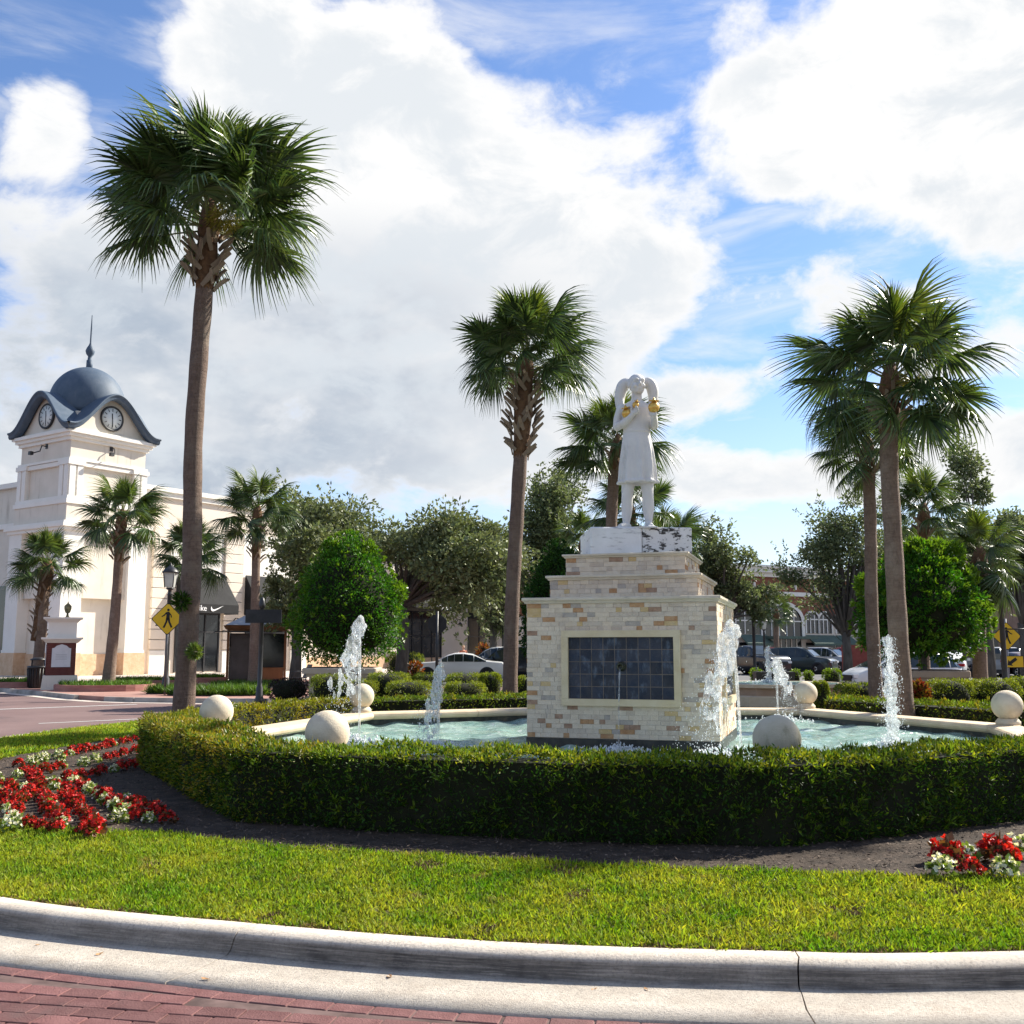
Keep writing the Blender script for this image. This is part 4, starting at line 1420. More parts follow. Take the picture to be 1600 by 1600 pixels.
for k_, (a, b) in enumerate(rows):
    where = ROWN[k_]
    A, B = at_z(a[0], a[1], .20), at_z(b[0], b[1], .20)
    n = max(2, int((B - A).length / 0.175))
    for i in range(n + 1):
        p = A.lerp(B, i / n)
        x, y = p.x + rng.gauss(0, .03), p.y + rng.gauss(0, .03)
        if any((x - u) ** 2 + (y - v) ** 2 < .125 ** 2 for u, v in placed):
            continue
        placed.append((x, y))
        r_ = rng.random() < .77
        begonia(x, y, r_, rng.uniform(.60, .90) * (1 if r_ else .9), ('red begonia in the left bed, ' if r_ else 'white begonia in the left bed, ') + where, ('red' if r_ else 'white') + ' begonias of the left bed ' + where)
for k_, (px, py, red, s, lab) in enumerate([(1480, 1352, True, 1.15, 'red begonia nearest the hedge in the small right flower bed'), (1471, 1370, False, .9, 'white begonia at the left end of the small right flower bed'),
                            (1518, 1368, True, .75, 'smallest red begonia in the middle of the small right bed'), (1512, 1352, False, .85, 'white begonia between two red ones in the right bed'),
                            (1560, 1352, True, 1.25, 'largest red begonia in the small right flower bed'), (1572, 1370, False, .85, 'white begonia at the front of the small right bed'),
                            (1592, 1345, False, 1.05, 'white begonia at the right edge of the picture')]):
    p = at_z(px, py, .20)
    begonia(p.x, p.y, red, s, lab, None)

# ------------------------------------------------------------------ cabbage palms
m_frond = mat('palm_frond', (0.038, 0.068, 0.020), (0.068, 0.105, 0.034), 0.36, 1.5, 4, spec=0.55, trans=0.26, island=(.45, 1.9, 0.025))
m_frond_y = mat('palm_frond_young', (0.065, 0.11, 0.018), (0.11, 0.14, 0.022), 0.42, 1.5, 4, spec=0.5, trans=0.3, island=(.6, 1.5, 0.02))
m_petiole = mat('palm_petiole', (0.12, 0.15, 0.04), (0.17, 0.17, 0.06), 0.5, 3)
m_boot = mat('palm_boot', (0.17, 0.125, 0.085), (0.30, 0.235, 0.17), 0.85, 6, 6, bump=0.4, bscale=40, stretch=(1, 1, .3))
m_fibre = mat('palm_fibre', (0.10, 0.055, 0.03), (0.17, 0.095, 0.05), 0.95, 14, 6, bump=0.8, bscale=50)
m_fruit = mat('palm_inflorescence', (0.26, 0.24, 0.04), (0.36, 0.30, 0.06), 0.8, 20, trans=0.3)

def trunk_material(name, a, b, c):
    m = bpy.data.materials.new(name)
    m.use_nodes = True
    w = NT(m.node_tree)
    out = w.n('ShaderNodeOutputMaterial')
    p = w.n('ShaderNodeBsdfPrincipled')
    tc = w.n('ShaderNodeTexCoord')
    o = tc.outputs['Object']
    ring = w.noise(w.vmath('MULTIPLY', o, (2.2, 2.2, 15)), 1.6, 8, 0.7, 1.6)
    vert = w.noise(w.vmath('MULTIPLY', o, (9, 9, 3.5)), 1.8, 8, 0.75, 1.2)
    big = w.noise(o, 1.3, 4, 0.6)
    col = w.mix(w.mapr(ring, 0.32, 0.66), a, b)
    col = w.mix(w.mapr(vert, 0.45, 0.72, 0, 0.7), col, tuple(x * .45 for x in a))
    col = w.mix(w.mapr(big, 0.52, 0.72, 0, 0.75), col, c)
    w.link(col, p.inputs['Base Color'])
    p.inputs['Roughness'].default_value = 0.92
    h = w.math('ADD', w.math('MULTIPLY', ring, 0.7), vert)
    bp = w.n('ShaderNodeBump')
    bp.inputs['Strength'].default_value = 0.9
    bp.inputs['Distance'].default_value = 0.03
    w.link(h, bp.inputs['Height'])
    w.link(bp.outputs[0], p.inputs['Normal'])
    w.link(p.outputs[0], out.inputs[0])
    return m
m_trunk = trunk_material('palm_trunk', (0.15, 0.098, 0.068), (0.25, 0.175, 0.13), (0.30, 0.235, 0.185))
m_trunk2 = trunk_material('palm_trunk_grey', (0.115, 0.072, 0.052), (0.19, 0.13, 0.098), (0.22, 0.18, 0.14))

def frond_mesh(seed, droop, young=False, fold=0.0):
    g = np.random.default_rng(seed)
    lp = 0.92
    mb = MB()
    pet = [(lp * i / 5, 0, -0.05 * droop * (i / 5) ** 2) for i in range(6)]
    mb.tube(pet, [.020 - .010 * i / 5 for i in range(6)], 5, 1)
    zend = pet[-1][2]
    cost = 0.36
    n = 54
    amax = R(150)
    for k_ in range(n):
        a = -amax + 2 * amax * (k_ + g.uniform(-.25, .25)) / (n - 1)
        f = 1 - abs(a) / amax
        cx = lp + cost * f
        cz = zend - droop * .55 * (cost * f) ** 2
        L = (0.62 + 0.22 * f) * g.uniform(.86, 1.08)
        d = np.array([math.cos(a) * .9 + .25, math.sin(a), 0])
        d /= np.linalg.norm(d)
        sidev = np.array([-d[1], d[0], 0])
        tilt = (1 if k_ % 2 else -1) * .5 + g.normal(0, .2)
        wv = sidev * math.cos(tilt) + np.array([0, 0, 1]) * math.sin(tilt)
        lift = .06 - fold * abs(math.sin(a))
        prev = None
        dr = droop * g.uniform(.6, 1.5)
        tipd = g.uniform(.4, 2.4)
        vs = []
        for s, wd in ((0, .012), (.28, .023), (.55, .021), (.80, .010), (1.0, .0015)):
            r_ = L * s
            z = cz + lift * r_ - dr * .50 * r_ * r_ - .28 * tipd * max(0, s - .55) ** 2 * L * (1 + droop)
            rr = r_ * (1 - .12 * dr * s)
            c = np.array([cx, 0, 0]) + d * rr
            c[2] = z
            vs += [tuple(c + wv * wd), tuple(c - wv * wd)]
        mb.add(vs, [(2 * i, 2 * i + 1, 2 * i + 3, 2 * i + 2) for i in range(4)], 0)
    return mb.mesh('frond', [m_frond_y if young else m_frond, m_petiole])
FR = {'up': [frond_mesh(100 + i, .55, True, (.25, -.2, .5, .1)[i]) for i in range(4)], 'mid': [frond_mesh(110 + i, 1.0, False, (.1, .55, .8, -.15, .35)[i]) for i in range(5)], 'low': [frond_mesh(120 + i, 1.2, False, (.2, .6, .9, .0)[i]) for i in range(4)]}
bm_ = MB()
bm_.add([(-.030, 0, 0), (.030, 0, 0), (.045, .012, .17), (-.045, .012, .17), (-.028, .075, .36), (.028, .075, .36),
         (-.024, -.022, .0), (.024, -.022, .0), (.035, -.014, .17), (-.035, -.014, .17), (-.020, .058, .36), (.020, .058, .36)],
        [(0, 1, 2, 3), (3, 2, 5, 4), (7, 6, 9, 8), (8, 9, 10, 11), (1, 7, 8, 2), (2, 8, 11, 5), (6, 0, 3, 9), (9, 3, 4, 10), (4, 5, 11, 10)])
boot_mesh = bm_.mesh('leaf_base', m_boot)

def palm(label, base, pts, crownR, r0=0.19, r1=0.16, n=34, boots=0, boot_len=1.0, seed=1, fibre=True, fruit=False, scale_leaf=1.0, low=-20, tm=None, group='cabbage palms', flare=1.35, bootr=1.45):
    """base: ground point; pts: trunk points in the world (last = foot of the crown)"""
    g = random.Random(seed)
    t = thing('palm_tree', label, 'palm tree', base, 0, group)
    B = Vector(base)
    tr = [Vector((0, 0, -.05))] + [Vector(p) - B for p in pts]
    path = [Vector(p) for p in catmull([tuple(p) for p in tr], False, 8)]
    H_ = path[-1].z
    rad = []
    for p in path:
        f = max(0, min(1, p.z / H_))
        rad.append((r0 + (r1 - r0) * min(1, f * 1.6)) * (1 + (flare - 1) * math.exp(-p.z / .28)) * (1 + .03 * math.sin(p.z * 7 + seed)))
    mb = MB()
    mb.tube(path, rad, 18)
    mb.build('trunk', tm or m_trunk, t)
    top = path[-1]
    ax = (path[-1] - path[-6]).normalized()
    R_ = crownR
    sc = R_ / 1.95 * scale_leaf
    hub = MB()
    hub.tube([top - ax * .15 * sc, top + ax * .12 * sc, top + ax * .45 * sc, top + ax * .75 * sc], [rad[-1] * .95, rad[-1] * 1.30, rad[-1] * 1.0, rad[-1] * .4], 14)
    hub.build('fibrous_heart', m_fibre, t)
    for i in range(boots):
        f = (i + .5) / boots
        a = i * 2.399 + g.uniform(-.2, .2)
        d = top - ax * boot_len * (1 - f) + ax * .10 * sc
        rr = rad[-1] * (0.92 + (bootr - 1) * math.sin(math.pi * min(1, f * .75 + .10)))
        o = obj('leaf_base', boot_mesh, t, (d.x + math.cos(a) * rr, d.y + math.sin(a) * rr, d.z - .1), scale=(1.05, 1.05, g.uniform(.75, 1.15)))
        o.rotation_euler = Matrix.Rotation(a - math.pi / 2, 3, 'Z').to_4x4().to_3x3().__matmul__(Matrix.Rotation((1 if i % 2 else -1) * g.uniform(.45, .85), 3, 'Y') @ Matrix.Rotation(g.uniform(-.35, -.05), 3, 'X')).to_euler()
    if boots:
        fb = MB()
        k0 = top - ax * boot_len
        fb.tube([k0, top - ax * boot_len * .75, top - ax * boot_len * .4, top], [rad[-1] * .98, rad[-1] * (.85 + .35 * (bootr - 1)), rad[-1] * (.9 + .6 * (bootr - 1)), rad[-1] * 1.1], 16)
        fb.build('boot_fibre', m_fibre, t)
    for i in range(n):
        f = i / (n - 1)
        el = 84 - (84 - low) * f ** .92 + g.uniform(-9, 9)
        az = i * 137.5 + g.uniform(-16, 16)
        kind = 'up' if f < .24 else ('mid' if f < .74 else 'low')
        o = obj('frond', g.choice(FR[kind]), t, top + ax * sc * (.62 - .5 * f))
        s = sc * g.uniform(.80, 1.12) * (.84 if f < .2 else 1)
        q = Matrix.Rotation(R(az), 3, 'Z') @ Matrix.Rotation(-R(el), 3, 'Y') @ Matrix.Rotation(R(g.gauss(0, 34)), 3, 'X')
        o.rotation_euler = q.to_euler()
        o.scale = (s, s, s)
    if fruit:
        n_ = 900
        q = sphere_pts(n_)
        a0 = R(-40)
        c = np.array([top.x + math.cos(a0) * .42, top.y + math.sin(a0) * .42, top.z + .22])
        P = q * np.array([.26, .26, .2]) * nrng.uniform(.2, 1, (n_, 1)) + c
        leaf_obj('fruit_stalks', P, unit(q + np.array([0, 0, -.6])), .11, .012, m_fruit, t)
    return t

def pt(px, py, d):
    return at_y(px, py, d)
def gpt(px, d, z=0.2):
    q = at_y(px, 1000, d)
    return Vector((q.x, d, z))
palm('tallest palm on the left with woven leaf bases, rising behind the yellow hedge', gpt(290, 16.5), [pt(299, 900, 16.5), pt(302, 700, 16.5), pt(311, 560, 16.5), pt(318, 470, 16.5), pt(325, 372, 16.5)],
     2.1, .165, .145, 52, 46, .95, 3, fruit=True, tm=m_trunk2, low=2, bootr=1.75)
palm('palm with a basket of old leaf bases just left of the pedestal', gpt(796, 21), [pt(800, 950, 21), pt(808, 800, 21), pt(814, 700, 21), pt(821, 590, 21)], 1.68, .15, .145, 48, 70, 1.75, 5, tm=m_trunk2, bootr=1.85, low=-4)
palm('large palm on the right in front of the dark topiary', gpt(1408, 17), [pt(1404, 1000, 17), pt(1396, 850, 17), pt(1389, 720, 17), pt(1390, 625, 17)], 1.8, .165, .145, 46, 26, .6, 7, fruit=True, low=-30)
palm('thinner palm close behind the large right palm, leaning left', gpt(1365, 22), [pt(1362, 950, 22), pt(1360, 820, 22), pt(1356, 715, 22)], 1.35, .14, .13, 36, 10, .5, 9, low=-30)
palm('palm whose crown stands directly behind the statue', gpt(954, 26), [pt(955, 850, 26), pt(958, 760, 26), pt(962, 715, 26)], 1.62, .17, .145, 34, 8, .5, 11)
palm('lower palm behind the statue legs', gpt(985, 33), [pt(985, 900, 33), pt(985, 815, 33)], 1.75, .17, .15, 32, 0, .5, 13, tm=m_trunk2)
palm('short palm behind the right topiary, seen above its top', gpt(1440, 30), [pt(1442, 900, 30), pt(1443, 815, 30)], 1.45, .17, .15, 32, 10, .6, 15)
palm('drooping palm with dry petioles between topiary and right lamp post', gpt(1527, 27), [pt(1529, 950, 27), pt(1530, 885, 27)], 1.40, .19, .17, 32, 16, .7, 17, low=-55)
palm('small palm with criss-cross trunk at the foot of the clock tower', gpt(60, 41, .15), [pt(63, 1000, 41), pt(68, 930, 41), pt(72, 900, 41)], 1.75, .19, .22, 30, 40, 2.6, 19, bootr=1.25)
palm('slender palm in a round planter before the clock tower', gpt(172, 38, .15), [pt(178, 980, 38), pt(184, 900, 38), pt(189, 825, 38)], 1.85, .22, .17, 32, 34, 1.35, 21, flare=1.5, bootr=1.6)
palm('palm before the pale shop wall, right of the tall left palm', gpt(398, 42, .15), [pt(398, 980, 42), pt(400, 880, 42), pt(402, 815, 42)], 1.9, .2, .17, 32, 34, 1.7, 23, bootr=1.5)
palm('bright palm half hidden behind the tall left trunk', gpt(292, 44, .15), [pt(293, 980, 44), pt(296, 885, 44)], 1.9, .2, .17, 30, 10, .8, 25)
palm('tiny distant palm before the brick building', gpt(1213, 72, 0), [pt(1213, 1000, 72), pt(1213, 965, 72)], 1.6, .2, .18, 26, 0, .8, 27)
palm('palm crown peeking out left of the marble block', gpt(905, 42), [pt(907, 900, 42), pt(910, 858, 42)], 1.5, .18, .16, 26, 0, .8, 29)
palm('palm crown peeking out right of the marble block', gpt(1052, 42), [pt(1052, 920, 42), pt(1050, 862, 42)], 1.7, .18, .16, 26, 0, .8, 31)

palm('palm standing just outside the right edge, shading the hedge and lawn', (10.5, 14.5, .2), [(10.45, 14.5, 2.5), (10.45, 14.5, 5.2), (10.45, 14.5, 7.4)], 1.9, .165, .145, 44, 12, .6, 33, low=-25)

# epiphyte tufts on the tall left trunk
for px, py, s, lab in ((283, 940, .34, 'fern tuft growing on the tall left palm trunk above the sign'), (304, 1018, .26, 'small fern tuft low on the tall left palm trunk')):
    c = at_y(px, py, 16.28)
    q = sphere_pts(260)
    o = leaf_obj('fern_tuft', q * .10 * s / .3 * nrng.uniform(.2, 1, (260, 1)), unit(q + np.array([0, -.4, .1])), .10, .028, m_green_leaf if s < .3 else m_hedge, loc=c)
    tag(o, lab, 'fern')

# ------------------------------------------------------------------ trees
m_oak = mat('oak_leaf', (0.105, 0.135, 0.06), (0.17, 0.195, 0.10), 0.55, .5, 4, spec=0.3, trans=0.34, island=(.5, 1.6, 0.025), tint=(1.05, 1.1, .7))
m_oak2 = mat('oak_leaf_olive', (0.13, 0.16, 0.065), (0.20, 0.22, 0.105), 0.55, .5, 4, spec=0.3, trans=0.24, island=(.5, 1.5, 0.02), tint=(1.05, 1.1, .7))
m_bark = mat('oak_bark', (0.07, 0.06, 0.052), (0.13, 0.115, 0.10), 0.95, 6, 7, bump=0.8, bscale=16, stretch=(1, 1, .3))

def oak(label, base, zc, rx, rz, seed, leaf=.16, clumps=54, per=230, material=None, trunk_r=.22, fork=None, ry=None):
    g = np.random.default_rng(seed)
    t = thing('oak_tree', label, 'tree', base, 0, 'live oaks behind the fountain')
    ry = ry or rx * .85
    zc = zc - base[2]
    fz = fork if fork else max(1.8, zc - rz * .8)
    mb = MB()
    mb.tube([(0, 0, -.1), (.05, 0, fz * .5), (0, .05, fz)], [trunk_r * 1.35, trunk_r, trunk_r * .9], 10)
    mb.build('trunk', m_bark, t)
    Ps, Ds = [], []
    lb = MB()
    lobes = [unit(g.normal(size=3)) * g.uniform(.35, .82) for _ in range(8)]
    lrad = [g.uniform(.28, .55) for _ in lobes]
    for c in range(clumps):
        li = int(g.integers(0, len(lobes)))
        qq = lobes[li] + unit(g.normal(size=3)) * lrad[li] * g.uniform(.2, 1) ** .5
        rr = float(np.linalg.norm(qq))
        q = qq / max(rr, 1e-6)
        ctr = np.array([qq[0] * rx, qq[1] * ry, qq[2] * rz])
        ctr[2] += zc + .12 * rz * math.cos(3 * ctr[0] / rx + seed)
        if ctr[2] < fz * .75:
            ctr[2] = fz * .75 + g.uniform(0, .5)
        if c % 2 == 0:
            mid = np.array([ctr[0] * .45, ctr[1] * .45, fz + (ctr[2] - fz) * .55])
            lb.tube([(0, 0, fz - .25), tuple(mid + g.normal(0, .12, 3)), tuple(ctr)], [trunk_r * .45, trunk_r * .25, .025], 6)
        rad = g.uniform(.12, .26) * (rx + rz) / 2
        n = int(per * g.uniform(.6, 1.3))
        s = unit(g.normal(size=(n, 3)))
        Ps.append(ctr + s * rad * np.array([1.15, 1.15, .75]) * g.uniform(.15, 1, (n, 1)) ** .6)
        Ds.append(unit(s + .8 * g.normal(size=(n, 3))))
        # sprigs reaching out of the outline
        if rr > .7:
            for _ in range(5):
                d = unit(q + .5 * g.normal(size=3) + np.array([0, 0, .35]))
                m_ = 16
                al = g.uniform(0, 1, (m_, 1))
                Ps.append(ctr + d * (rad * (.7 + 1.3 * al)) + g.normal(0, .05, (m_, 3)))
                Ds.append(unit(d + .8 * g.normal(size=(m_, 3))))
    lb.build('limbs', m_bark, t)
    P, D = np.concatenate(Ps), np.concatenate(Ds)
    leaf_obj('crown', P, D, leaf * g.uniform(.6, 1.3, len(P)), leaf * .5 * g.uniform(.7, 1.2, len(P)), material or m_oak, t, g)
    return t
def oak_px(label, px, top, bot, half, d, seed, tpx=None, gz=0.0, **kw):
    zt, zb = at_y(px, top, d).z, at_y(px, bot, d).z
    rx = half * d / FPX * 1.15
    b_ = gpt(px if tpx is None else tpx, d, gz)
    return oak(label, b_, (zt + zb) / 2, rx, (zt - zb) / 2 * 1.12, seed, **kw)
oak_px('broad live oak behind the left topiary and white car', 625, 742, 950, 168, 47, 41, tpx=628, leaf=.23, clumps=120, per=420, material=m_oak2, trunk_r=.26)
oak_px('low olive oak between shop hut and left topiary', 462, 885, 985, 44, 44, 47, leaf=.17, clumps=44, per=200, material=m_oak2)
oak_px('dark live oak between the left palm trunk and the pedestal', 855, 780, 985, 78, 52, 42, leaf=.20, clumps=84, per=260)
oak_px('dark live oak just right of the marble block', 1142, 815, 965, 60, 46, 43, leaf=.18, clumps=70, per=220)
oak_px('spreading live oak before the brick building', 1276, 775, 1000, 86, 50, 44, tpx=1322, leaf=.19, clumps=84, per=230)
oak_px('tall airy oak above the drooping right palm', 1543, 730, 960, 56, 46, 45, leaf=.20, clumps=58, per=300)
oak_px('live oak at the right edge of the picture', 1600, 755, 985, 52, 44, 46, leaf=.22, clumps=60, per=330)
oak_px('live oak filling the gap behind the right topiary', 1420, 800, 1000, 62, 52, 48, leaf=.20, clumps=64, per=240)
oak_px('dark tree behind the left palm trunk over the shop awnings', 770, 850, 975, 46, 60, 49, leaf=.22, clumps=36)

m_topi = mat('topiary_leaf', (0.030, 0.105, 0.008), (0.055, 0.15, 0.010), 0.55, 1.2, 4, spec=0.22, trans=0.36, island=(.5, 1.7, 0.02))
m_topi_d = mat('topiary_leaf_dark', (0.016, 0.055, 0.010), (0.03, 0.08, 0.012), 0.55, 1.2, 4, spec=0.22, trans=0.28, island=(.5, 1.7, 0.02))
def topiary(label, px, top, bot, half, d, seed, material, trunk_z=None, gz=.15, rough=.10, n=20000, leaf=.10, shape=1.25, trunk=True, tufts=()):
    g = np.random.default_rng(seed)
    zt, zb = at_y(px, top, d).z, at_y(px, bot, d).z
    c = gpt(px, d, gz)
    t = thing('topiary_tree', label, 'topiary', c, 0, 'clipped topiary trees')
    rx, rz = half * d / FPX, (zt - zb) / 2
    zc = (zt + zb) / 2 - gz
    q = unit(g.normal(size=(n, 3)))
    v = q[:, 2]
    wid = (1 - .34 * v) / 1.08
    lump = 1 + rough * (np.sin(q[:, 0] * 9 + seed) * np.sin(q[:, 2] * 8 + 1) + .7 * np.sin(q[:, 1] * 13 + q[:, 2] * 11 + seed))
    P = q * np.stack([rx * wid, rx * wid, np.full(n, rz)], 1) * (lump * g.uniform(.84, 1.03, n))[:, None] + np.array([0, 0, zc])
    leaf_obj('foliage', P, unit(q + .75 * g.normal(size=(n, 3)) + np.array([0, 0, .3])), leaf * g.uniform(.6, 1.3, n), leaf * .45, material, t, g)
    m_ = 260
    q = unit(g.normal(size=(m_, 3)))
    wid = (1 - .34 * q[:, 2]) / 1.08
    b_ = q * np.stack([rx * wid, rx * wid, np.full(m_, rz)], 1) * (1.0 + rough * 1.2) + np.array([0, 0, zc])
    b5 = np.repeat(b_, 9, 0)
    leaf_obj('fresh_shoots', b5, unit(np.repeat(q, 9, 0) + .6 * g.normal(size=(m_ * 9, 3)) + np.array([0, 0, .5])), leaf * 1.2, leaf * .5, mat('topiary_shoot', (0.09, 0.19, 0.012), (0.13, 0.22, 0.02), .4, 2, trans=.4, island=(.7, 1.3)) if material is m_topi else material, t, g)
    for (tx, ty, tr) in tufts:
        a_ = at_y(tx, ty, d) - c
        m2_ = 520
        qt = unit(g.normal(size=(m2_, 3)))
        Pt = np.array(a_) + qt * tr * np.array([1.0, 1.0, 1.25]) * g.uniform(.1, 1, (m2_, 1)) ** .5
        leaf_obj('stray_shoot', Pt, unit(qt + .6 * g.normal(size=(m2_, 3)) + np.array([0, 0, .6])), leaf * 1.1, leaf * .5, mat('topiary_shoot', (0.09, 0.19, 0.012), (0.13, 0.22, 0.02), .4, 2, trans=.4, island=(.7, 1.3)), t, g)
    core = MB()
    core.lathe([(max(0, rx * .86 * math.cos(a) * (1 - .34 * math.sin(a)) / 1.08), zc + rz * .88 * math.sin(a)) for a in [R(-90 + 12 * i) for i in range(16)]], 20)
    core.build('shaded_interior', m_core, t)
    s = MB()
    s.tube([(0, 0, -.1), (.03, 0, zc * .5), (0, 0, zc)], [.09, .075, .06], 10)
    s.build('trunk', m_bark, t)
    return t
topiary('egg-shaped green topiary in a stone planter behind the left jets', 543, 842, 1035, 84, 31, 51, m_topi, tufts=((622, 926, .28), (610, 945, .3), (480, 960, .3), (520, 858, .28), (575, 862, .25)))
topiary('large bright topiary with stray shoots behind the right palm', 1440, 862, 1022, 88, 26, 52, m_topi, rough=.16, n=19000, leaf=.115, tufts=((1462, 862, .26), (1490, 868, .28), (1432, 858, .24), (1512, 905, .28), (1352, 915, .24), (1522, 950, .3), (1500, 985, .28), (1372, 960, .3)))
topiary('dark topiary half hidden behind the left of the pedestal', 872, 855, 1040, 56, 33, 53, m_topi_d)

# ------------------------------------------------------------------ clipped bushes in rows
m_bush = mat('bush_leaf', (0.13, 0.18, 0.018), (0.21, 0.23, 0.03), 0.5, 1.5, 4, trans=0.4, island=(.55, 1.5, 0.02))
m_bush_d = mat('bush_leaf_red', (0.020, 0.012, 0.012), (0.04, 0.02, 0.02), 0.5, 1.5, 4, trans=0.15, island=(.5, 1.5))
m_bush_b = mat('bush_leaf_bright', (0.12, 0.21, 0.012), (0.17, 0.25, 0.02), 0.45, 1.5, 4, trans=0.35, island=(.6, 1.4))
m_croton = mat('croton_leaf', (0.26, 0.06, 0.012), (0.20, 0.12, 0.02), 0.45, 9, 4, trans=0.3, island=(.4, 1.4, 0.05))
def bush(label, px, py, w_, h_, d, material=None, n=2600, leaf=.05, box_=1.0, seed=1, name='clipped_bush', group='rounded clipped bushes', gz=None, cat='bush', dep=None):
    """px,py: centre in the photograph; w_,h_ its size there"""
    g = np.random.default_rng(seed)
    c = at_y(px, py, d)
    rx, rz = w_ / 2 * d / FPX, h_ / 2 * d / FPX
    zt = c.z + rz
    zb = min(c.z - rz, gz if gz is not None else .2)
    base = (c.x, d, zb)
    t = thing(name, label, cat, base, 0, group)
    rz = (zt - zb) / 2
    q = unit(g.normal(size=(n, 3)))
    s = np.sign(q) * np.abs(q) ** (1 / (1 + 1.1 * box_))
    s = s / np.maximum(np.abs(s).max(1, keepdims=True) * .35 + .65 * np.linalg.norm(s, axis=1, keepdims=True) ** .8, 1e-6)
    lump = 1 + .035 * np.sin(q[:, 0] * 8 + seed) * np.sin(q[:, 1] * 7)
    P = s * np.array([rx, dep or min(rx, .75), rz]) * (lump * g.uniform(.86, 1.02, n))[:, None] + np.array([0, 0, rz])
    leaf_obj('foliage', P, unit(q + .8 * g.normal(size=(n, 3)) + np.array([0, 0, .25])), leaf * g.uniform(.6, 1.3, n), leaf * .5, material or m_bush, t, g)
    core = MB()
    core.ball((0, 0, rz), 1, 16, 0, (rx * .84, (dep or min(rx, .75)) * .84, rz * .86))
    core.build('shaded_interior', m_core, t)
    return t
L_ = 'left of the pedestal'
for k_, (px, py, w_, h_, d, lab) in enumerate([(517, 1074, 58, 34, 26, 'rounded bush nearest the planter, behind the tallest left jet'), (560, 1080, 60, 30, 25.5, 'rounded bush behind the back left stone ball'),
        (608, 1072, 66, 36, 26.2, 'round-topped bush just right of the back left stone ball'), (640, 1081, 70, 28, 25.2, 'low rounded bush left of the short water jet'),
        (668, 1066, 46, 24, 27.5, 'rounded bush in the second row under the white car'), (728, 1064, 60, 20, 27.5, 'flat rounded bush below the white car door'),
        (727, 1080, 62, 24, 25.2, 'low front-row bush right of the short water jet'), (766, 1072, 34, 34, 26.2, 'narrow rounded bush just left of the middle palm trunk'),
        (822, 1074, 36, 28, 26, 'rounded bush between middle palm trunk and pedestal'),
        (1341, 1081, 62, 24, 23, 'flat rounded bush left of the foaming right jet'), (1483, 1081, 62, 34, 22, 'square-shouldered bush right of the orange croton'),
        (1518, 1080, 40, 30, 23, 'small bush between two larger ones on the right'), (1555, 1080, 62, 32, 22, 'rounded bush behind the right stone ball'),
        (1600, 1077, 50, 32, 23, 'rounded bush cut by the right edge of the picture'), (1281, 1085, 24, 34, 22, 'narrow yellow bush right of the back right stone ball')]):
    bush(lab, px, py - 2, w_ * 1.12, h_ * 1.15, d, seed=70 + k_, n=5200, leaf=.042)
bush('dark red leaved bush beside the black sign post', 452, 1078, 64, 36, 30.5, m_bush_d, seed=90, box_=.4, name='bush', group=None)
bush('bright green square clipped bush behind the second fountain', 1300, 1056, 28, 24, 34, m_bush_b, seed=91, name='clipped_bush', group=None)
for k_, (px, py, w_, h_, lab) in enumerate([(1181, 1052, 18, 16, 'small round shrub left of the far fountain jet'), (1212, 1049, 14, 13, 'small round shrub right of the far fountain jet'), (1243, 1052, 14, 14, 'small round shrub under the dark green car'),
                                            (1263, 1056, 14, 16, 'small round shrub under the silver car'), (1225, 1058, 10, 10, 'tiny shrub beside the far jet')]):
    bush(lab, px, py, w_, h_, 36, m_bush_b, n=700, leaf=.07, seed=95 + k_, name='small_shrub', group='small shrubs round the far fountain', gz=.15)
bush('orange and red croton at the foot of the right palm', 1436, 1083, 24, 30, 21.5, m_croton, n=900, leaf=.12, seed=101, box_=.1, name='croton', group=None)
bush('reddish croton under the left topiary', 650, 1042, 22, 14, 32, m_croton, n=600, leaf=.12, seed=102, box_=.1, name='croton', group=None)
bush('reddish croton before the shop entrance', 756, 1014, 20, 16, 62, m_croton, n=600, leaf=.2, seed=103, box_=.1, name='croton', group=None, gz=.15)
bush('long clipped hedge in front of the shop entrance', 634, 1030, 62, 22, 56, m_bush, n=2600, leaf=.09, seed=104, name='clipped_hedge', group=None, gz=.1, cat='hedge')
# ------------------------------------------------------------------ far pavement on the left
m_brickwalk = mat('brick_pavement', (0.30, 0.155, 0.125), (0.38, 0.22, 0.18), 0.85, 1.2, 8, bump=0.3, bscale=30)
m_walk = mat('pavement_concrete', (0.50, 0.42, 0.36), (0.58, 0.50, 0.44), 0.85, 1.0, 8)
m_kerb2 = mat('far_kerb', (0.20, 0.18, 0.16), (0.42, 0.39, 0.36), 0.9, 1.2, 7)
WK = [(-60, 66), (-30, 47.5), (-19.75, 40.0), (-16.2, 36.2), (-14.0, 33.6), (-12.6, 32.4), (-11.5, 31.9), (-9.5, 31.4), (-7.4, 31.2), (-6.2, 32.2), (-5.6, 35), (-5.5, 46), (-6.5, 58), (4, 76), (20, 100), (-40, 110), (-90, 100)]
mb = MB()
mb.prism(WK, -0.02, 0.135)
struct(mb.build('pavement', m_brickwalk))
mb = MB()
mb.prism([(-58, 69), (-31, 56), (-21, 48.5), (-14, 47.5), (-8, 52), (-7, 58), (4, 77.5), (20, 101), (-40, 109)], 0.13, 0.141)
struct(mb.build('shop_walkway', m_walk))
root = struct(obj('far_kerb', None))
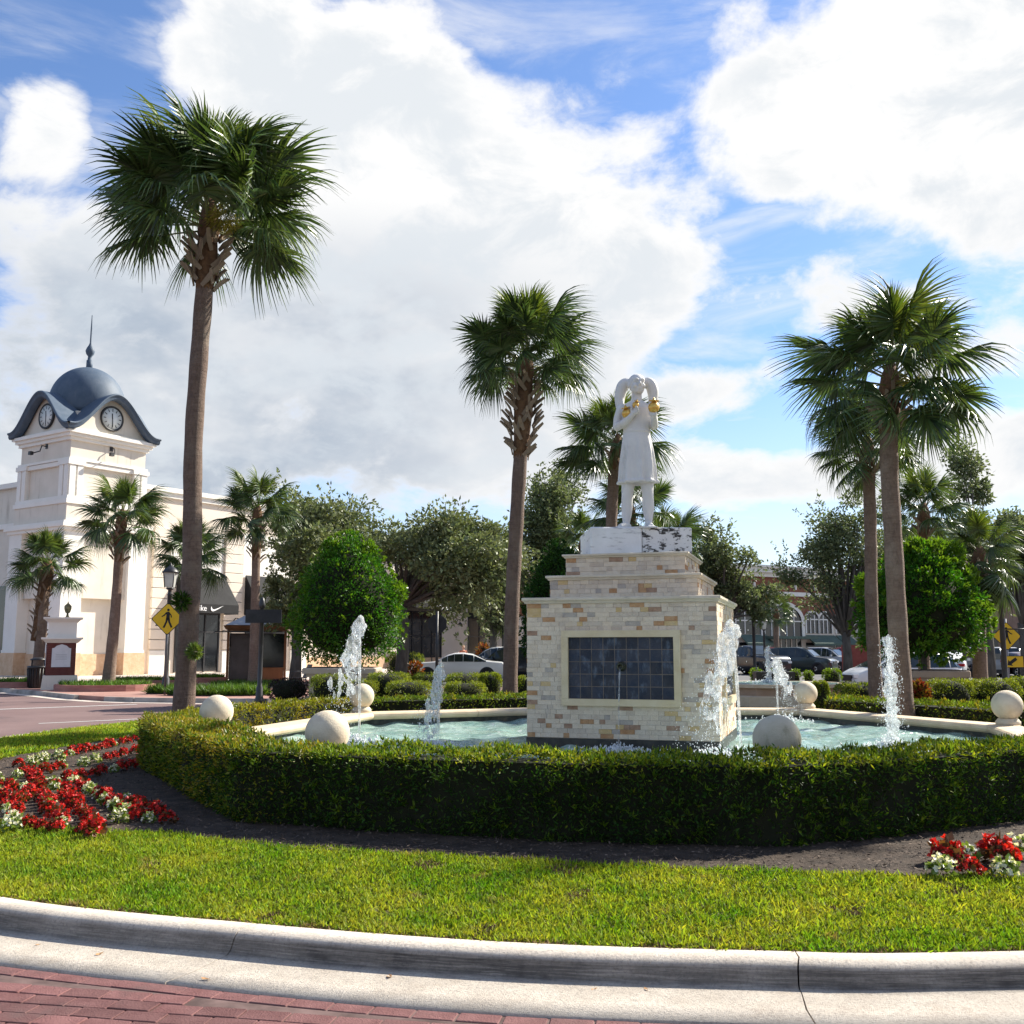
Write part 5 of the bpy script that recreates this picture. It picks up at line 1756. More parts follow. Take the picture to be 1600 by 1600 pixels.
for i in range(10):
    a, b = Vector(WK[i]), Vector(WK[i + 1])
    if i in (4,):       # dropped kerb at the crossing
        continue
    d = (b - a).normalized()
    n = Vector((d.y, -d.x))
    L = (b - a).length
    for k in range(max(1, int(L / 3.2))):
        m_ = max(1, int(L / 3.2))
        p, q = a.lerp(b, k / m_ + .002), a.lerp(b, (k + 1) / m_ - .002)
        mb = MB()
        o1, o2 = n * .02, n * .17
        mb.add([(*(p + o2), -.02), (*(q + o2), -.02), (*(q + o1), -.02), (*(p + o1), -.02), (*(p + o2 * .85), .142), (*(q + o2 * .85), .142), (*(q + o1 * 0), .142), (*(p + o1 * 0), .142)],
               [(3, 2, 1, 0), (4, 5, 6, 7), (0, 1, 5, 4), (1, 2, 6, 5), (2, 3, 7, 6), (3, 0, 4, 7)])
        mb.build('kerb_stone', m_kerb2, root)
mb = MB()
for i in range(2, 10):
    a, b = Vector(WK[i]), Vector(WK[i + 1])
    d = (b - a).normalized()
    n = Vector((d.y, -d.x))
    mb.add([(*(a + n * .19), .002 + i * .0004), (*(b + n * .19), .002 + i * .0004), (*(b + n * .62), .001 + i * .0004), (*(a + n * .62), .001 + i * .0004)], [(3, 2, 1, 0)])
struct(mb.build('far_gutter', m_walk))

# raised planters with ground cover
m_plbrick = mat('planter_brick', (0.28, 0.12, 0.10), (0.36, 0.18, 0.15), 0.85, 2.5, 7, stretch=(1, 1, 4))
m_cover = mat('liriope', (0.055, 0.12, 0.012), (0.10, 0.19, 0.02), 0.5, 1, 4, trans=.3, island=(.5, 1.5, .02))
def planter_bed(label, px, d, rx, ry, h=.22, rim=True, tuft=.22, n=2600, mt=None):
    c = gpt(px, d, .136)
    t = thing('planter_bed', label, 'planter', c)
    el = [(math.cos(2 * math.pi * i / 30), math.sin(2 * math.pi * i / 30)) for i in range(30)]
    if rim:
        mb = MB()
        vs = [(x * rx, y * ry, 0) for x, y in el] + [(x * rx, y * ry, h) for x, y in el] + [(x * (rx - .14), y * (ry - .14), h) for x, y in el] + [(x * (rx - .14), y * (ry - .14), 0) for x, y in el]
        fs = []
        for i in range(30):
            j = (i + 1) % 30
            fs += [(i, j, 30 + j, 30 + i), (30 + i, 30 + j, 60 + j, 60 + i), (60 + i, 60 + j, 90 + j, 90 + i)]
        mb.add(vs, fs)
        mb.build('rim', m_plbrick, t)
    mb = MB()
    mb.prism([(x * (rx - .10), y * (ry - .10)) for x, y in el], 0.001, h * .8 if rim else .03)
    mb.build('soil', m_mulch, t)
    a, rr = nrng.uniform(0, 6.28, n), np.sqrt(nrng.uniform(0, 1, n))
    P = np.stack([np.cos(a) * rr * (rx - .15), np.sin(a) * rr * (ry - .15), np.full(n, h * .6 if rim else 0.)], 1)
    D = np.stack([nrng.normal(0, .55, n), nrng.normal(0, .55, n), np.ones(n)], 1)
    leaf_obj('ground_cover', P, D, tuft * nrng.uniform(.7, 1.4, n), .03, mt or m_cover, t, curl=.3)
planter_bed('oval brick planter with dark ground cover round the slender palm', 168, 37.6, 1.75, 1.5)
planter_bed('brick planter behind the litter bin at the palm by the tower', 40, 41, 1.6, 1.3)
planter_bed('round brick planter at the shop door behind the tall palm', 318, 47, 1.1, 1.0)
planter_bed('low green planter at the foot of the palm by the hut', 400, 42, 1.9, 1.2, rim=False)
planter_bed('planter strip behind the crossing sign', 240, 43, 1.9, 1.0)
planter_bed('long strip of grassy ground cover beside the road, right of the crossing sign', 345, 33.4, 1.75, .75, rim=False, tuft=.32, n=4200)
planter_bed('short strip of grassy ground cover at the crossing sign foot', 268, 34.6, .85, .6, rim=False, tuft=.30, n=1600)

# ------------------------------------------------------------------ clock tower building
m_cream = mat('stucco_cream', (0.64, 0.58, 0.49), (0.70, 0.635, 0.545), 0.9, 1.2, 7, bump=0.1, bscale=60, stain=((0.44, 0.38, 0.31), 1.3, 0.54, 0.80, (2, 2, .22)))
m_trim = mat('stucco_white', (0.74, 0.71, 0.65), (0.79, 0.76, 0.70), 0.85, 1.2, 6)
m_pink = mat('stucco_pinkish', (0.68, 0.595, 0.50), (0.72, 0.635, 0.54), 0.9, 1.2, 6)
m_basestone = mat('base_stone', (0.56, 0.36, 0.22), (0.66, 0.47, 0.31), 0.9, 4.5, 8, bump=0.9, bscale=7)
m_roofm = mat('roof_metal', (0.055, 0.085, 0.125), (0.078, 0.108, 0.152), 0.62, 2.5, 6, spec=0.35, stain=((0.10, 0.125, 0.16), 2.0, .5, .8, (2, 2, .4)))
m_dark = mat('dark_metal', (0.012, 0.012, 0.014), (0.025, 0.025, 0.028), 0.45, 8, spec=0.5)
m_glass = mat('dark_glass', (0.010, 0.012, 0.014), (0.03, 0.034, 0.038), 0.08, 0.7, 3, spec=0.6)
m_awn = mat('black_canvas', (0.012, 0.012, 0.013), (0.02, 0.02, 0.021), 0.85, 2)
m_dial = mat('clock_dial', (0.66, 0.70, 0.68), (0.72, 0.75, 0.73), 0.4, 5)
m_lamp_glass = mat('lamp_glass', (0.55, 0.55, 0.52), (0.66, 0.66, 0.62), 0.25, 8, trans=.4, tint=(1, 1, 1))

tw = thing('clock_tower', 'cream clock tower with blue grey domed roof at the left', 'building', (-25.3, 59.6, 0.14), R(56))
def part(name, m_, fn, parent=tw):
    mb = MB()
    fn(mb)
    return mb.build(name, m_, parent)
def ringbox(mb, hw, z0, z1, bev=0):
    mb.bx(-hw, hw, -hw, hw, z0, z1, 0, bev)
part('core_wall', m_cream, lambda b_: (ringbox(b_, 2.05, 0, 4.3), ringbox(b_, 2.45, 4.3, 8.0)))
for sx in (-1, 1):
    for sy in (-1, 1):
        part('pier', m_trim, lambda b_: (b_.box((sx * 2.08, sy * 2.08, 4.65), (1.25, 1.25, 6.7)), b_.box((sx * 2.08, sy * 2.08, 1.34), (1.34, 1.34, .16))))
        part('pier_base', m_basestone, lambda b_: b_.box((sx * 2.08, sy * 2.08, .63), (1.42, 1.42, 1.26)))
part('bay_base', m_basestone, lambda b_: ringbox(b_, 2.12, 0, 1.2))
part('lower_cornice', m_trim, lambda b_: (ringbox(b_, 2.82, 8.0, 8.18), ringbox(b_, 2.95, 8.182, 8.36), ringbox(b_, 2.88, 8.362, 8.5)))
part('plinth', m_cream, lambda b_: ringbox(b_, 2.58, 8.5, 9.5))
part('sill_band', m_trim, lambda b_: (ringbox(b_, 2.66, 9.502, 9.75), ringbox(b_, 2.58, 9.752, 9.95)))
part('panel_stage', m_cream, lambda b_: ringbox(b_, 2.30, 9.9, 11.7))
for sx in (-1, 1):
    for sy in (-1, 1):
        def pil(b_):
            for q in (-.24, .24):
                b_.box((sx * (2.08 + q), sy * 2.5, 10.82), (.36, .16, 1.74))
                b_.box((sx * 2.5, sy * (2.08 + q), 10.82), (.16, .36, 1.74))
            b_.box((sx * 2.09, sy * 2.09, 10.82), (.80, .80, 1.735))
        part('pilaster', m_trim, pil)
        part('capital', m_trim, lambda b_: b_.box((sx * 2.1, sy * 2.1, 11.83), (1.06, 1.06, .26)))
part('panel_head', m_trim, lambda b_: (ringbox(b_, 2.50, 11.702, 11.94), ringbox(b_, 2.56, 11.965, 12.1)))
part('frieze', m_cream, lambda b_: ringbox(b_, 2.44, 12.1, 13.12))
part('main_cornice', m_trim, lambda b_: (ringbox(b_, 2.58, 13.1, 13.3), ringbox(b_, 2.72, 13.302, 13.48), ringbox(b_, 2.86, 13.482, 13.66), ringbox(b_, 2.62, 13.662, 13.78)))
def bell(s):
    u = min(1.0, abs(s))
    return 13.92 + 2.12 * (0.5 + 0.5 * math.cos(math.pi * min(1, u / .92))) ** 0.92 - .10 * max(0, u - .85)
NSG = 40
gab = part('gable_wall', m_cream, lambda b_: ringbox(b_, 1.7, 13.78, 15.0))
for s in range(4):
    mb = MB()
    mb.T = Matrix.Rotation(s * math.pi / 2, 4, 'Z')
    hb = 2.46
    top = [(-hb + 2 * hb * i / NSG, bell((-hb + 2 * hb * i / NSG) / 2.98) - .10) for i in range(NSG + 1)]
    vs = [(x, -2.44, 13.78) for x, z in top] + [(x, -2.44, z) for x, z in top]
    mb.add(vs, [(i, i + 1, NSG + 2 + i, NSG + 1 + i) for i in range(NSG)])
    mb.build('gable_wall', m_cream, tw)
    mb = MB()
    mb.T = Matrix.Rotation(s * math.pi / 2, 4, 'Z')
    hb = 2.98
    xs = [-hb + 2 * hb * i / NSG for i in range(NSG + 1)]
    rows_ = []
    for (y, dz) in ((-2.60, -.30), (-2.95, -.30), (-3.02, -.20), (-3.02, -.06), (-3.10, -.03), (-3.10, .06), (-3.0, .09), (-0.0, .09)):
        rows_.append([(x * (1.0 if y < -2.5 else 1.0), y if y < -.5 else 0, bell(x / hb) + dz) for x in xs])
    # clip the barrel along the diagonals so that neighbours meet in a valley
    last = [(x, -min(3.0, abs(x)) if abs(x) > .01 else -.01, z) for (x, y, z) in rows_[-1]]
    rows_[-1] = last
    vs = [p for r_ in rows_ for p in r_]
    m_ = NSG + 1
    mb.add(vs, [(k * m_ + i, k * m_ + i + 1, (k + 1) * m_ + i + 1, (k + 1) * m_ + i) for k in range(len(rows_) - 1) for i in range(NSG)], 0, True)
    mb.build('curved_roof', m_roofm, tw)
    # floodlight on a bent arm
    mb = MB()
    mb.T = Matrix.Rotation(s * math.pi / 2, 4, 'Z')
    mb.tube([(.1, -2.45, 12.95), (.1, -2.75, 12.95), (.1, -2.85, 12.62), (-.25, -3.1, 12.5)], .035, 6)
    mb.box((-.32, -3.14, 12.5), (.22, .2, .2))
    mb.box((.1, -2.46, 12.95), (.2, .04, .26))
    mb.build('floodlight', m_dark, tw)
    if s in (0, 3):
        ck = MB()
        ck.lathe([(0, 0), (.86, 0), (.90, .04), (.90, .14), (.80, .18), (.76, .11), (0, .11)], 40)
        c = obj('clock', ck.mesh('clock', m_dark), tw)
        M_ = Matrix.Rotation(s * math.pi / 2, 4, 'Z') @ Matrix.Translation((0, -2.445, 14.72)) @ Matrix.Rotation(math.pi / 2, 4, 'X') @ Matrix.Scale(.83, 4)
        c.matrix_local = M_
        dl = MB()
        dl.lathe([(0, .112), (.755, .112), (.755, .13), (0, .13)], 40)
        dl.build('dial', m_dial, c)
        for h_ in range(12):
            a = h_ * math.pi / 6
            mk = MB()
            mk.box((.60 * math.cos(a), .60 * math.sin(a), .134), (.20, .055, .012), a)
            mk.build('hour_marker', m_dark, c)
        for an, ln, wd in ((96, .40, .085), (-88, .62, .06)):
            a = R(an)
            hd_ = MB()
            hd_.box((ln * .42 * math.cos(a), ln * .42 * math.sin(a), .148 if ln < .5 else .158), (ln, wd, .008), a)
            hd_.build('hand', m_dark, c)
part('dome', m_roofm, lambda b_: b_.lathe([(2.14 * math.cos(a), 15.85 + 2.28 * math.sin(a)) for a in [R(-18 + 108 * i / 22) for i in range(23)]], 48))
part('finial', m_roofm, lambda b_: b_.lathe([(.19, 18.0), (.18, 18.6), (.13, 18.62), (.11, 18.85), (.22, 19.0), (.27, 19.18), (.21, 19.36), (.10, 19.55), (.055, 19.7), (.045, 20.6), (.025, 21.4), (0, 21.45)], 16))

# shop wing running away to the right of the tower
WY = -1.75
cw_, sw_ = math.cos(R(56)), math.sin(R(56))
def wing_x(px):
    bx_, by_ = -25.3 - sw_ * WY, 59.6 + cw_ * WY
    k = (px - 800) / FPX
    k = k / 1.0
    # account for pitch: use ground-level direction
    return (bx_ - k * by_ * 1.0) / (k * sw_ - cw_)
def wing_z(py, x):
    y = 59.6 + cw_ * WY + sw_ * x
    return at_y(800, py, y).z - 0.14
wing = thing('shop_wing', 'long pale shop building with black awnings beside the clock tower', 'building', (-25.3, 59.6, 0.14), R(56))
H1 = wing_z(775, wing_x(290))
xa, xb, xc_, xd = 2.3, wing_x(482), wing_x(612), wing_x(830)
part('wall', m_pink, lambda b_: (b_.bx(xa, xb, WY, 10, 0, H1), b_.bx(xb, xc_, WY + .3, 10, 0, H1 - 1.6), b_.bx(xc_, xd + 14, WY, 10, 0, H1 - 2.6)), wing)
part('parapet', m_trim, lambda b_: (b_.bx(xa, xb + .15, WY - .32, 10.1, H1, H1 + .28), b_.bx(xa, xb + .08, WY - .18, 10.1, H1 - .32, H1 - .002), b_.bx(xb + .2, xc_, WY + .02, 10, H1 - 1.6, H1 - 1.35), b_.bx(xc_ - .1, xd + 14, WY - .28, 10, H1 - 2.6, H1 - 2.3)), wing)
part('string_course', m_trim, lambda b_: (b_.bx(xa, xb, WY - .10, WY + .02, H1 - 2.4, H1 - 2.2), b_.bx(xc_, xd + 14, WY - .1, WY + .02, 6.6, 6.8)), wing)
part('stone_skirting', m_basestone, lambda b_: (b_.bx(xc_, xd + 14, WY - .06, WY + .02, 0, .8), b_.bx(wing_x(480), xc_, WY + .2, WY + .32, 0, .9)), wing)
def pier_blocks(p0, p1, ztop):
    x0, x1 = wing_x(p0), wing_x(p1)
    z = 1.45
    part('pier_foot', m_trim, lambda b_: b_.bx(x0, x1, WY - .16, WY + .02, 0, 1.4), wing)
    while z < ztop - .3:
        part('rusticated_block', m_pink, lambda b_: b_.bx(x0, x1, WY - .16, WY + .02, z, z + .58, 0, .025), wing)
        z += .62
for p0, p1 in ((236, 262), (349, 377), (455, 478)):
    pier_blocks(p0, p1, H1 - 2.4)
def bay_panel(p0, p1, y0, y1):
    x0, x1 = wing_x(p0), wing_x(p1)
    part('white_panel', m_trim, lambda b_: b_.bx(x0, x1, WY - .045, WY + .02, wing_z(y1, (x0 + x1) / 2), wing_z(y0, (x0 + x1) / 2)), wing)
bay_panel(264, 347, 838, 905)
bay_panel(379, 453, 838, 905)
def swoosh_mesh():
    mb = MB()
    up = [(-.5, .16), (-.46, .05), (-.38, -.04), (-.26, -.06), (-.1, -.01), (.15, .09), (.5, .24)]
    lo = [(-.5, .16), (-.53, -.02), (-.49, -.15), (-.38, -.20), (-.2, -.15), (.1, .0), (.5, .24)]
    vs = [(x, z, 0) for x, z in up] + [(x, z, 0) for x, z in lo] + [(x, z, .02) for x, z in up] + [(x, z, .02) for x, z in lo]
    fs = [(14 + i, 14 + i + 1, 21 + i + 1, 21 + i)[::-1] for i in range(6)] + [(i, i + 1, 7 + i + 1, 7 + i) for i in range(6)]
    mb.add(vs, fs)
    return mb
m_sign_w = mat('sign_white', (0.75, 0.75, 0.75), (0.8, 0.8, 0.8), 0.5, 5)
sw_mesh = swoosh_mesh().mesh('swoosh_mark', m_sign_w)
nike = text_mesh('Nike', .50, .01)
nike.materials.append(m_sign_w)
nike_l = nike
def awning(p0, p1, y0, y1, out=1.5, text=None, x_off=.0):
    x0, x1 = wing_x(p0), wing_x(p1)
    z1 = wing_z(y0, (x0 + x1) / 2)
    z0 = wing_z(y1, (x0 + x1) / 2) - .0
    zv = z0 + .55
    mb = MB()
    yv = WY - out
    mb.add([(x0, WY, z1), (x1, WY, z1), (x1, yv, zv), (x0, yv, zv), (x1, yv, z0), (x0, yv, z0), (x0, WY, zv - .1), (x1, WY, zv - .1), (x0, WY, z0), (x1, WY, z0)],
           [(0, 3, 2, 1), (3, 5, 4, 2), (0, 6, 3), (1, 2, 7), (3, 6, 8, 5), (7, 2, 4, 9)])
    a = mb.build('awning', m_awn, wing)
    fr = MB()
    for x in (x0 + .02, x1 - .02):
        fr.tube([(x, WY, z0), (x, yv + .02, z0)], .025, 5)
    fr.build('awning_bar', m_dark, a)
    if text:
        xm = x0 + (x1 - x0) * x_off
        tm_ = obj('lettering', nike_l, a, (xm - .55, yv - .012, z0 + .28))
        tm_.rotation_euler = (math.pi / 2, 0, 0)
        s_ = obj('swoosh_mark', sw_mesh, a, (xm + .75, yv - .012, z0 + .28))
        s_.rotation_euler = (math.pi / 2, 0, 0)
        s_.scale = (.95, .85, 1)
    return a
def shopfront(p0, p1, y0, y1, mull=3, setb=.0):
    x0, x1 = wing_x(p0), wing_x(p1)
    z1 = wing_z(y0, (x0 + x1) / 2)
    part('shop_window', m_glass, lambda b_: b_.bx(x0 + .08, x1 - .08, WY - .03, WY + .02, .1, z1), wing)
    def fr(b_):
        for i in range(mull + 1):
            x = x0 + .05 + (x1 - x0 - .1) * i / mull
            b_.bx(x - .045, x + .045, WY - .09, WY + .0, .05, z1)
        b_.bx(x0, x1, WY - .095, WY, z1, z1 + .12)
        b_.bx(x0 + .01, x1 - .01, WY - .085, WY, 2.5, 2.6)
    part('window_frame', m_dark, fr, wing)
shopfront(276, 345, 960, 1046)
awning(276, 350, 897, 959, 1.5, True, .33)
shopfront(385, 448, 962, 1046)
awning(383, 452, 900, 962, 1.4, True, .75)
shopfront(628, 690, 957, 1022, 4)
awning(628, 697, 922, 955, 1.5, True, .62)
shopfront(731, 766, 968, 1022, 2)
awning(731, 776, 922, 967, 1.5, True, .60)
shopfront(800, 845, 968, 1022, 3)
awning(797, 850, 925, 967, 1.5)
for p in (240, 365, 709, 785):
    x = wing_x(p)
    z = wing_z(972, x)
    mb = MB()
    mb.tube([(x, WY - .02, z), (x, WY - .35, z + .25), (x, WY - .65, z + .2), (x, WY - .7, z - .05)], .03, 6)
    mb.lathe([(.06, .0), (.10, -.05), (.24, -.22), (.22, -.22), (0, -.06)], 12, (x, WY - .7, z - .02))
    mb.build('gooseneck_lamp', m_dark, wing)
# rooftop box seen above the trees
part('rooftop_unit', m_cream, lambda b_: b_.bx(wing_x(556), wing_x(556) + 1.6, 2, 4, H1 - 1.6, H1 + .9), wing)

# left wing of the tower building
lw = thing('left_wing', 'pale building wing at the left edge behind the small palm', 'building', (-25.3, 59.6, 0.14), R(56))
part('wall', m_cream, lambda b_: (b_.bx(-1.5, 8, 2.5, 22, 0, 8.6), b_.bx(-1.0, 8, 3.4, 22, 8.6, 11.2)), lw)
part('parapet', m_trim, lambda b_: (b_.bx(-1.75, 8, 2.6, 22, 8.6, 8.9), b_.bx(-1.3, 8, 3.2, 22, 11.2, 11.5)), lw)
part('shop_window', m_glass, lambda b_: b_.bx(-1.56, -1.45, 3.3, 10, .1, 5.2), lw)
part('stone_skirting', m_basestone, lambda b_: b_.bx(-1.6, -1.4, 2.6, 3.3, 0, 1.3), lw)

# ------------------------------------------------------------------ brick building on the right
m_brickred = mat('red_brick_wall', (0.20, 0.075, 0.048), (0.26, 0.11, 0.07), 0.9, 2.0, 8, bump=0.2, bscale=30)
m_stonel = mat('pale_cast_stone', (0.60, 0.54, 0.46), (0.66, 0.60, 0.53), 0.85, 2, 6)
m_green = mat('green_awning', (0.075, 0.115, 0.095), (0.10, 0.145, 0.12), 0.8, 3)
A = at_y(1128, 1000, 84)
bb = thing('brick_building', 'red brick building with white cornice and arched windows right of the pedestal', 'building', (A.x, A.y, -.03), R(31))
BL = 34
part('brick_wall', m_brickred, lambda b_: b_.bx(-14, BL, 0, 14, 4.3, 7.7), bb)
part('ground_floor', m_stonel, lambda b_: b_.bx(-14, BL, -.06, 14, 0, 4.3), bb)
part('cornice', m_trim, lambda b_: (b_.bx(-14, BL, -.3, 14, 7.7, 8.05), b_.bx(-14.2, BL + .2, -.6, 14, 8.052, 8.45), b_.bx(-14.3, BL + .3, -.75, 14, 8.452, 8.65)), bb)
part('white_band', m_trim, lambda b_: b_.bx(-14, BL, -.14, .02, 6.15, 6.5), bb)
for i in range(16):
    x = -6 + i * 2.4
    part('wall_lamp', m_trim, lambda b_: b_.box((x, -.16, 6.95), (.16, .2, .5)), bb)
def arch(x, w_, zb, zs, big=False):
    n = 14
    r_ = w_ / 2
    pts = [(x - r_, zb)] + [(x - r_ * math.cos(math.pi * i / n), zs + r_ * (.62 if big else .8) * math.sin(math.pi * i / n)) for i in range(n + 1)] + [(x + r_, zb)]
    mb = MB()
    vs = [(a, -.10, z) for a, z in pts] + [(a, .05, z) for a, z in pts]
    k = len(pts)
    mb.add(vs, [tuple(range(k - 1, -1, -1))] + [(i, i + 1, k + i + 1, k + i) for i in range(k - 1)])
    w = mb.build('arched_window', m_glass, bb)
    mb = MB()
    q = 1.16
    ou = [(x + (a - x) * q, zb if j in (0, k - 1) else zs + (z - zs) * (q + .08)) for j, (a, z) in enumerate(pts)]
    vs = [(a, -.2, z) for a, z in pts] + [(a, -.2, z) for a, z in ou] + [(a, 0, z) for a, z in ou]
    mb.add(vs, [(i, i + 1, k + i + 1, k + i) for i in range(k - 1)] + [(k + i, k + i + 1, 2 * k + i + 1, 2 * k + i) for i in range(k - 1)])
    mb.build('surround', m_trim, w)
    mb = MB()
    for j in range(1, 3 if not big else 5):
        xx = x - r_ + w_ * j / (3 if not big else 5)
        mb.bx(xx - .04, xx + .04, -.16, -.1, zb, zs + r_ * .5)
    mb.bx(x - r_, x + r_, -.162, -.1, zs - .05, zs + .05)
    mb.build('mullions', m_trim, w)
def brick_x(px):
    k = (px - 800) / FPX
    return (A.x - k * A.y) / (k * math.sin(R(31)) - math.cos(R(31)))
arch(brick_x(1167), 3.0, 2.9, 4.0)
arch(brick_x(1219), 4.4, 2.7, 4.0, True)
for p in (1265, 1285, 1311, 1345):
    arch(brick_x(p), 1.5, 3.0, 4.2)
for p, w_ in ((1172, 3.0), (1266, 1.8), (1288, 1.8), (1312, 1.8), (1345, 1.8)):
    x = brick_x(p)
    mb = MB()
    mb.add([(x - w_ / 2, 0, 2.9), (x + w_ / 2, 0, 2.9), (x + w_ / 2, -1.1, 2.15), (x - w_ / 2, -1.1, 2.15), (x - w_ / 2, -1.1, 1.95), (x + w_ / 2, -1.1, 1.95)], [(0, 3, 2, 1), (3, 4, 5, 2), (0, 4, 3), (1, 2, 5)])
    mb.build('green_awning', m_green, bb)
    part('shop_window', m_glass, lambda b_: b_.bx(x - w_ / 2, x + w_ / 2, -.09, .0, .2, 2.2), bb)
x = brick_x(1219)
part('entrance_glass', m_glass, lambda b_: b_.bx(x - 2.3, x + 2.3, -.10, 0, .1, 2.5), bb)
part('entrance_bars', m_trim, lambda b_: [b_.bx(x - 2.2 + i * .62, x - 2.12 + i * .62, -.16, -.1, .1, 2.5) for i in range(8)], bb)
part('entrance_canopy', m_green, lambda b_: b_.bx(x - 2.4, x + 2.6, -1.6, 0, 2.5, 2.72), bb)
# low building and red wall farther right
rb = thing('low_brown_building', 'low brown and brick building behind the parked cars at the right', 'building', (at_y(1380, 1000, 92).x, 92, -.03), R(6))
m_brown = mat('brown_wall', (0.20, 0.13, 0.10), (0.27, 0.18, 0.14), .9, 1.5, 6)
part('wall', m_brown, lambda b_: b_.bx(0, 34, 0, 10, 0, 6.2), rb)
part('roof_trim', m_stonel, lambda b_: b_.bx(-.2, 34, -.3, 10, 6.2, 6.7), rb)
for i in range(9):
    part('shop_window', m_glass, lambda b_: b_.bx(1 + i * 3.7, 3.4 + i * 3.7, -.06, .02, .3, 3.4), rb)
mb = MB()
mb.bx(-1.4, 1.4, -.1, .1, 0, 1.9)
tag(mb.build('red_panel_fence', mat('red_panel', (0.20, 0.045, 0.035), (0.26, 0.07, 0.055), .8, 3), None, (at_y(1350, 1000, 64).x, 64, -.03)), 'dark red panel wall behind the palm trunk on the right', 'wall')

# distant tree line closing the gaps
n = 26000
X = nrng.uniform(-150, 170, n)
top_ = 6.5 + 2.2 * np.sin(X * .11) + 1.4 * np.sin(X * .31 + 1) + 1.0 * np.sin(X * .83)
Zt = nrng.uniform(0, 1, n) ** .7 * np.maximum(top_, 3)
P = np.stack([X, 175 + nrng.uniform(-3, 3, n), Zt], 1)
o = leaf_obj('distant_trees', P, unit(nrng.normal(size=(n, 3))), 1.3 * nrng.uniform(.5, 1.3, n), .8, m_oak)
tag(o, 'distant mass of trees closing the view beyond the car park', 'trees', kind='stuff')

# ------------------------------------------------------------------ street furniture
def lamp_post(label, px, d, top, gz=.14, arm=False, glass_h=.42):
    c = gpt(px, d, gz)
    zt = at_y(px, top, d).z - gz
    t = thing('street_lamp', label, 'lamp post', c, 0, 'black lantern lamp posts')
    mb = MB()
    mb.lathe([(.16, 0), (.16, .1), (.13, .16), (.12, .5), (.085, .56), (.075, .9), (.07, zt - 1.0), (.085, zt - .98), (.06, zt - .92), (.06, zt - .82), (.11, zt - .80), (.13, zt - .74)], 14)
    mb.build('post', m_dark, t)
    mb = MB()
    mb.box((0, 0, zt - .48), (.26, .26, .48), 0, 0, 1.35)
    mb.build('lantern_glass', m_lamp_glass, t)
    mb = MB()
    for sx in (-1, 1):
        for sy in (-1, 1):
            mb.tube([(sx * .135, sy * .135, zt - .74), (sx * .18, sy * .18, zt - .22)], .018, 5)
    mb.lathe([(.28, zt - .24), (.27, zt - .20), (.17, zt - .08), (.12, zt - .06), (.06, zt), (.02, zt + .06), (0, zt + .12)], 12)
    mb.build('lantern_cap', m_dark, t)
    if arm:
        mb = MB()
        mb.tube([(0, 0, zt - 1.75), (1.0, 0, zt - 1.75)], .02, 6)
        mb.build('banner_arm', m_dark, t)
    return t
lamp_post('black lantern lamp post beside the left crossing sign', 262, 34.5, 884)
lamp_post('black lantern lamp post in front of the right crossing sign', 1567, 29, 886, arm=True)
lamp_post('distant lantern lamp post right of the pedestal', 1178, 46, 936)
lamp_post('distant lantern lamp post among the brick building arches', 1194, 66, 965, 0)
lamp_post('distant lantern lamp post beside the middle palm trunk', 786, 60, 958, .14)
mb = MB()
mb.bx(-.55, .45, -.03, .03, 0, .42)
m_signback = mat('sign_back', (0.014, 0.014, 0.016), (0.03, 0.03, 0.033), .5, 3)
tag(mb.build('hanging_sign', m_signback, None, at_y(1170, 952, 46.1)), 'dark sign board hanging on the distant lamp post', 'sign')

m_yel = mat('sign_yellow', (0.62, 0.40, 0.012), (0.68, 0.45, 0.02), .55, 3)
m_blk = mat('sign_black', (0.012, 0.012, 0.012), None, .6)
def diamond(mb, cx, cz, r_, y0, y1, mi=0, cut=.06):
    pts = []
    for a in range(4):
        d = (math.cos(R(90 * a)), math.sin(R(90 * a)))
        e = (-d[1], d[0])
        for s in (-cut, cut):
            pts.append((cx + d[0] * r_ * (1 - cut) + e[0] * r_ * s, cz + d[1] * r_ * (1 - cut) + e[1] * r_ * s))
    vs = [(x, y0, z) for x, z in pts] + [(x, y1, z) for x, z in pts]
    mb.add(vs, [tuple(range(8)), tuple(range(15, 7, -1))] + [(i + 8, (i + 1) % 8 + 8, (i + 1) % 8, i) for i in range(8)], mi)
def walker(mb, s, y0, y1, flip=1):
    def poly(pts):
        k = len(pts)
        vs = [(x * s * flip, y0, z * s) for x, z in pts] + [(x * s * flip, y1, z * s) for x, z in pts]
        mb.add(vs, [tuple(range(k)), tuple(range(2 * k - 1, k - 1, -1))] + [(i, (i + 1) % k, k + (i + 1) % k, k + i) for i in range(k)])
    poly([(.03 + .075 * math.cos(2 * math.pi * i / 12), .50 + .075 * math.sin(2 * math.pi * i / 12)) for i in range(12)])
    poly([(-.10, .36), (.02, .41), (.12, .36), (.12, .02), (.0, -.02), (-.08, .02), (-.07, .22)])           # body
    poly([(-.10, .36), (-.05, .30), (-.17, .17), (-.32, .10), (-.34, .15), (-.21, .23)])                    # arm
    poly([(.10, .36), (.22, .22), (.25, .08), (.19, .07), (.16, .19), (.10, .26)])                          # arm
    poly([(-.08, .04), (.03, .02), (.0, -.16), (-.14, -.50), (-.25, -.48), (-.11, -.16)])                   # leg
    poly([(.0, .02), (.12, .04), (.15, -.14), (.30, -.46), (.20, -.50), (.05, -.18)])                       # leg
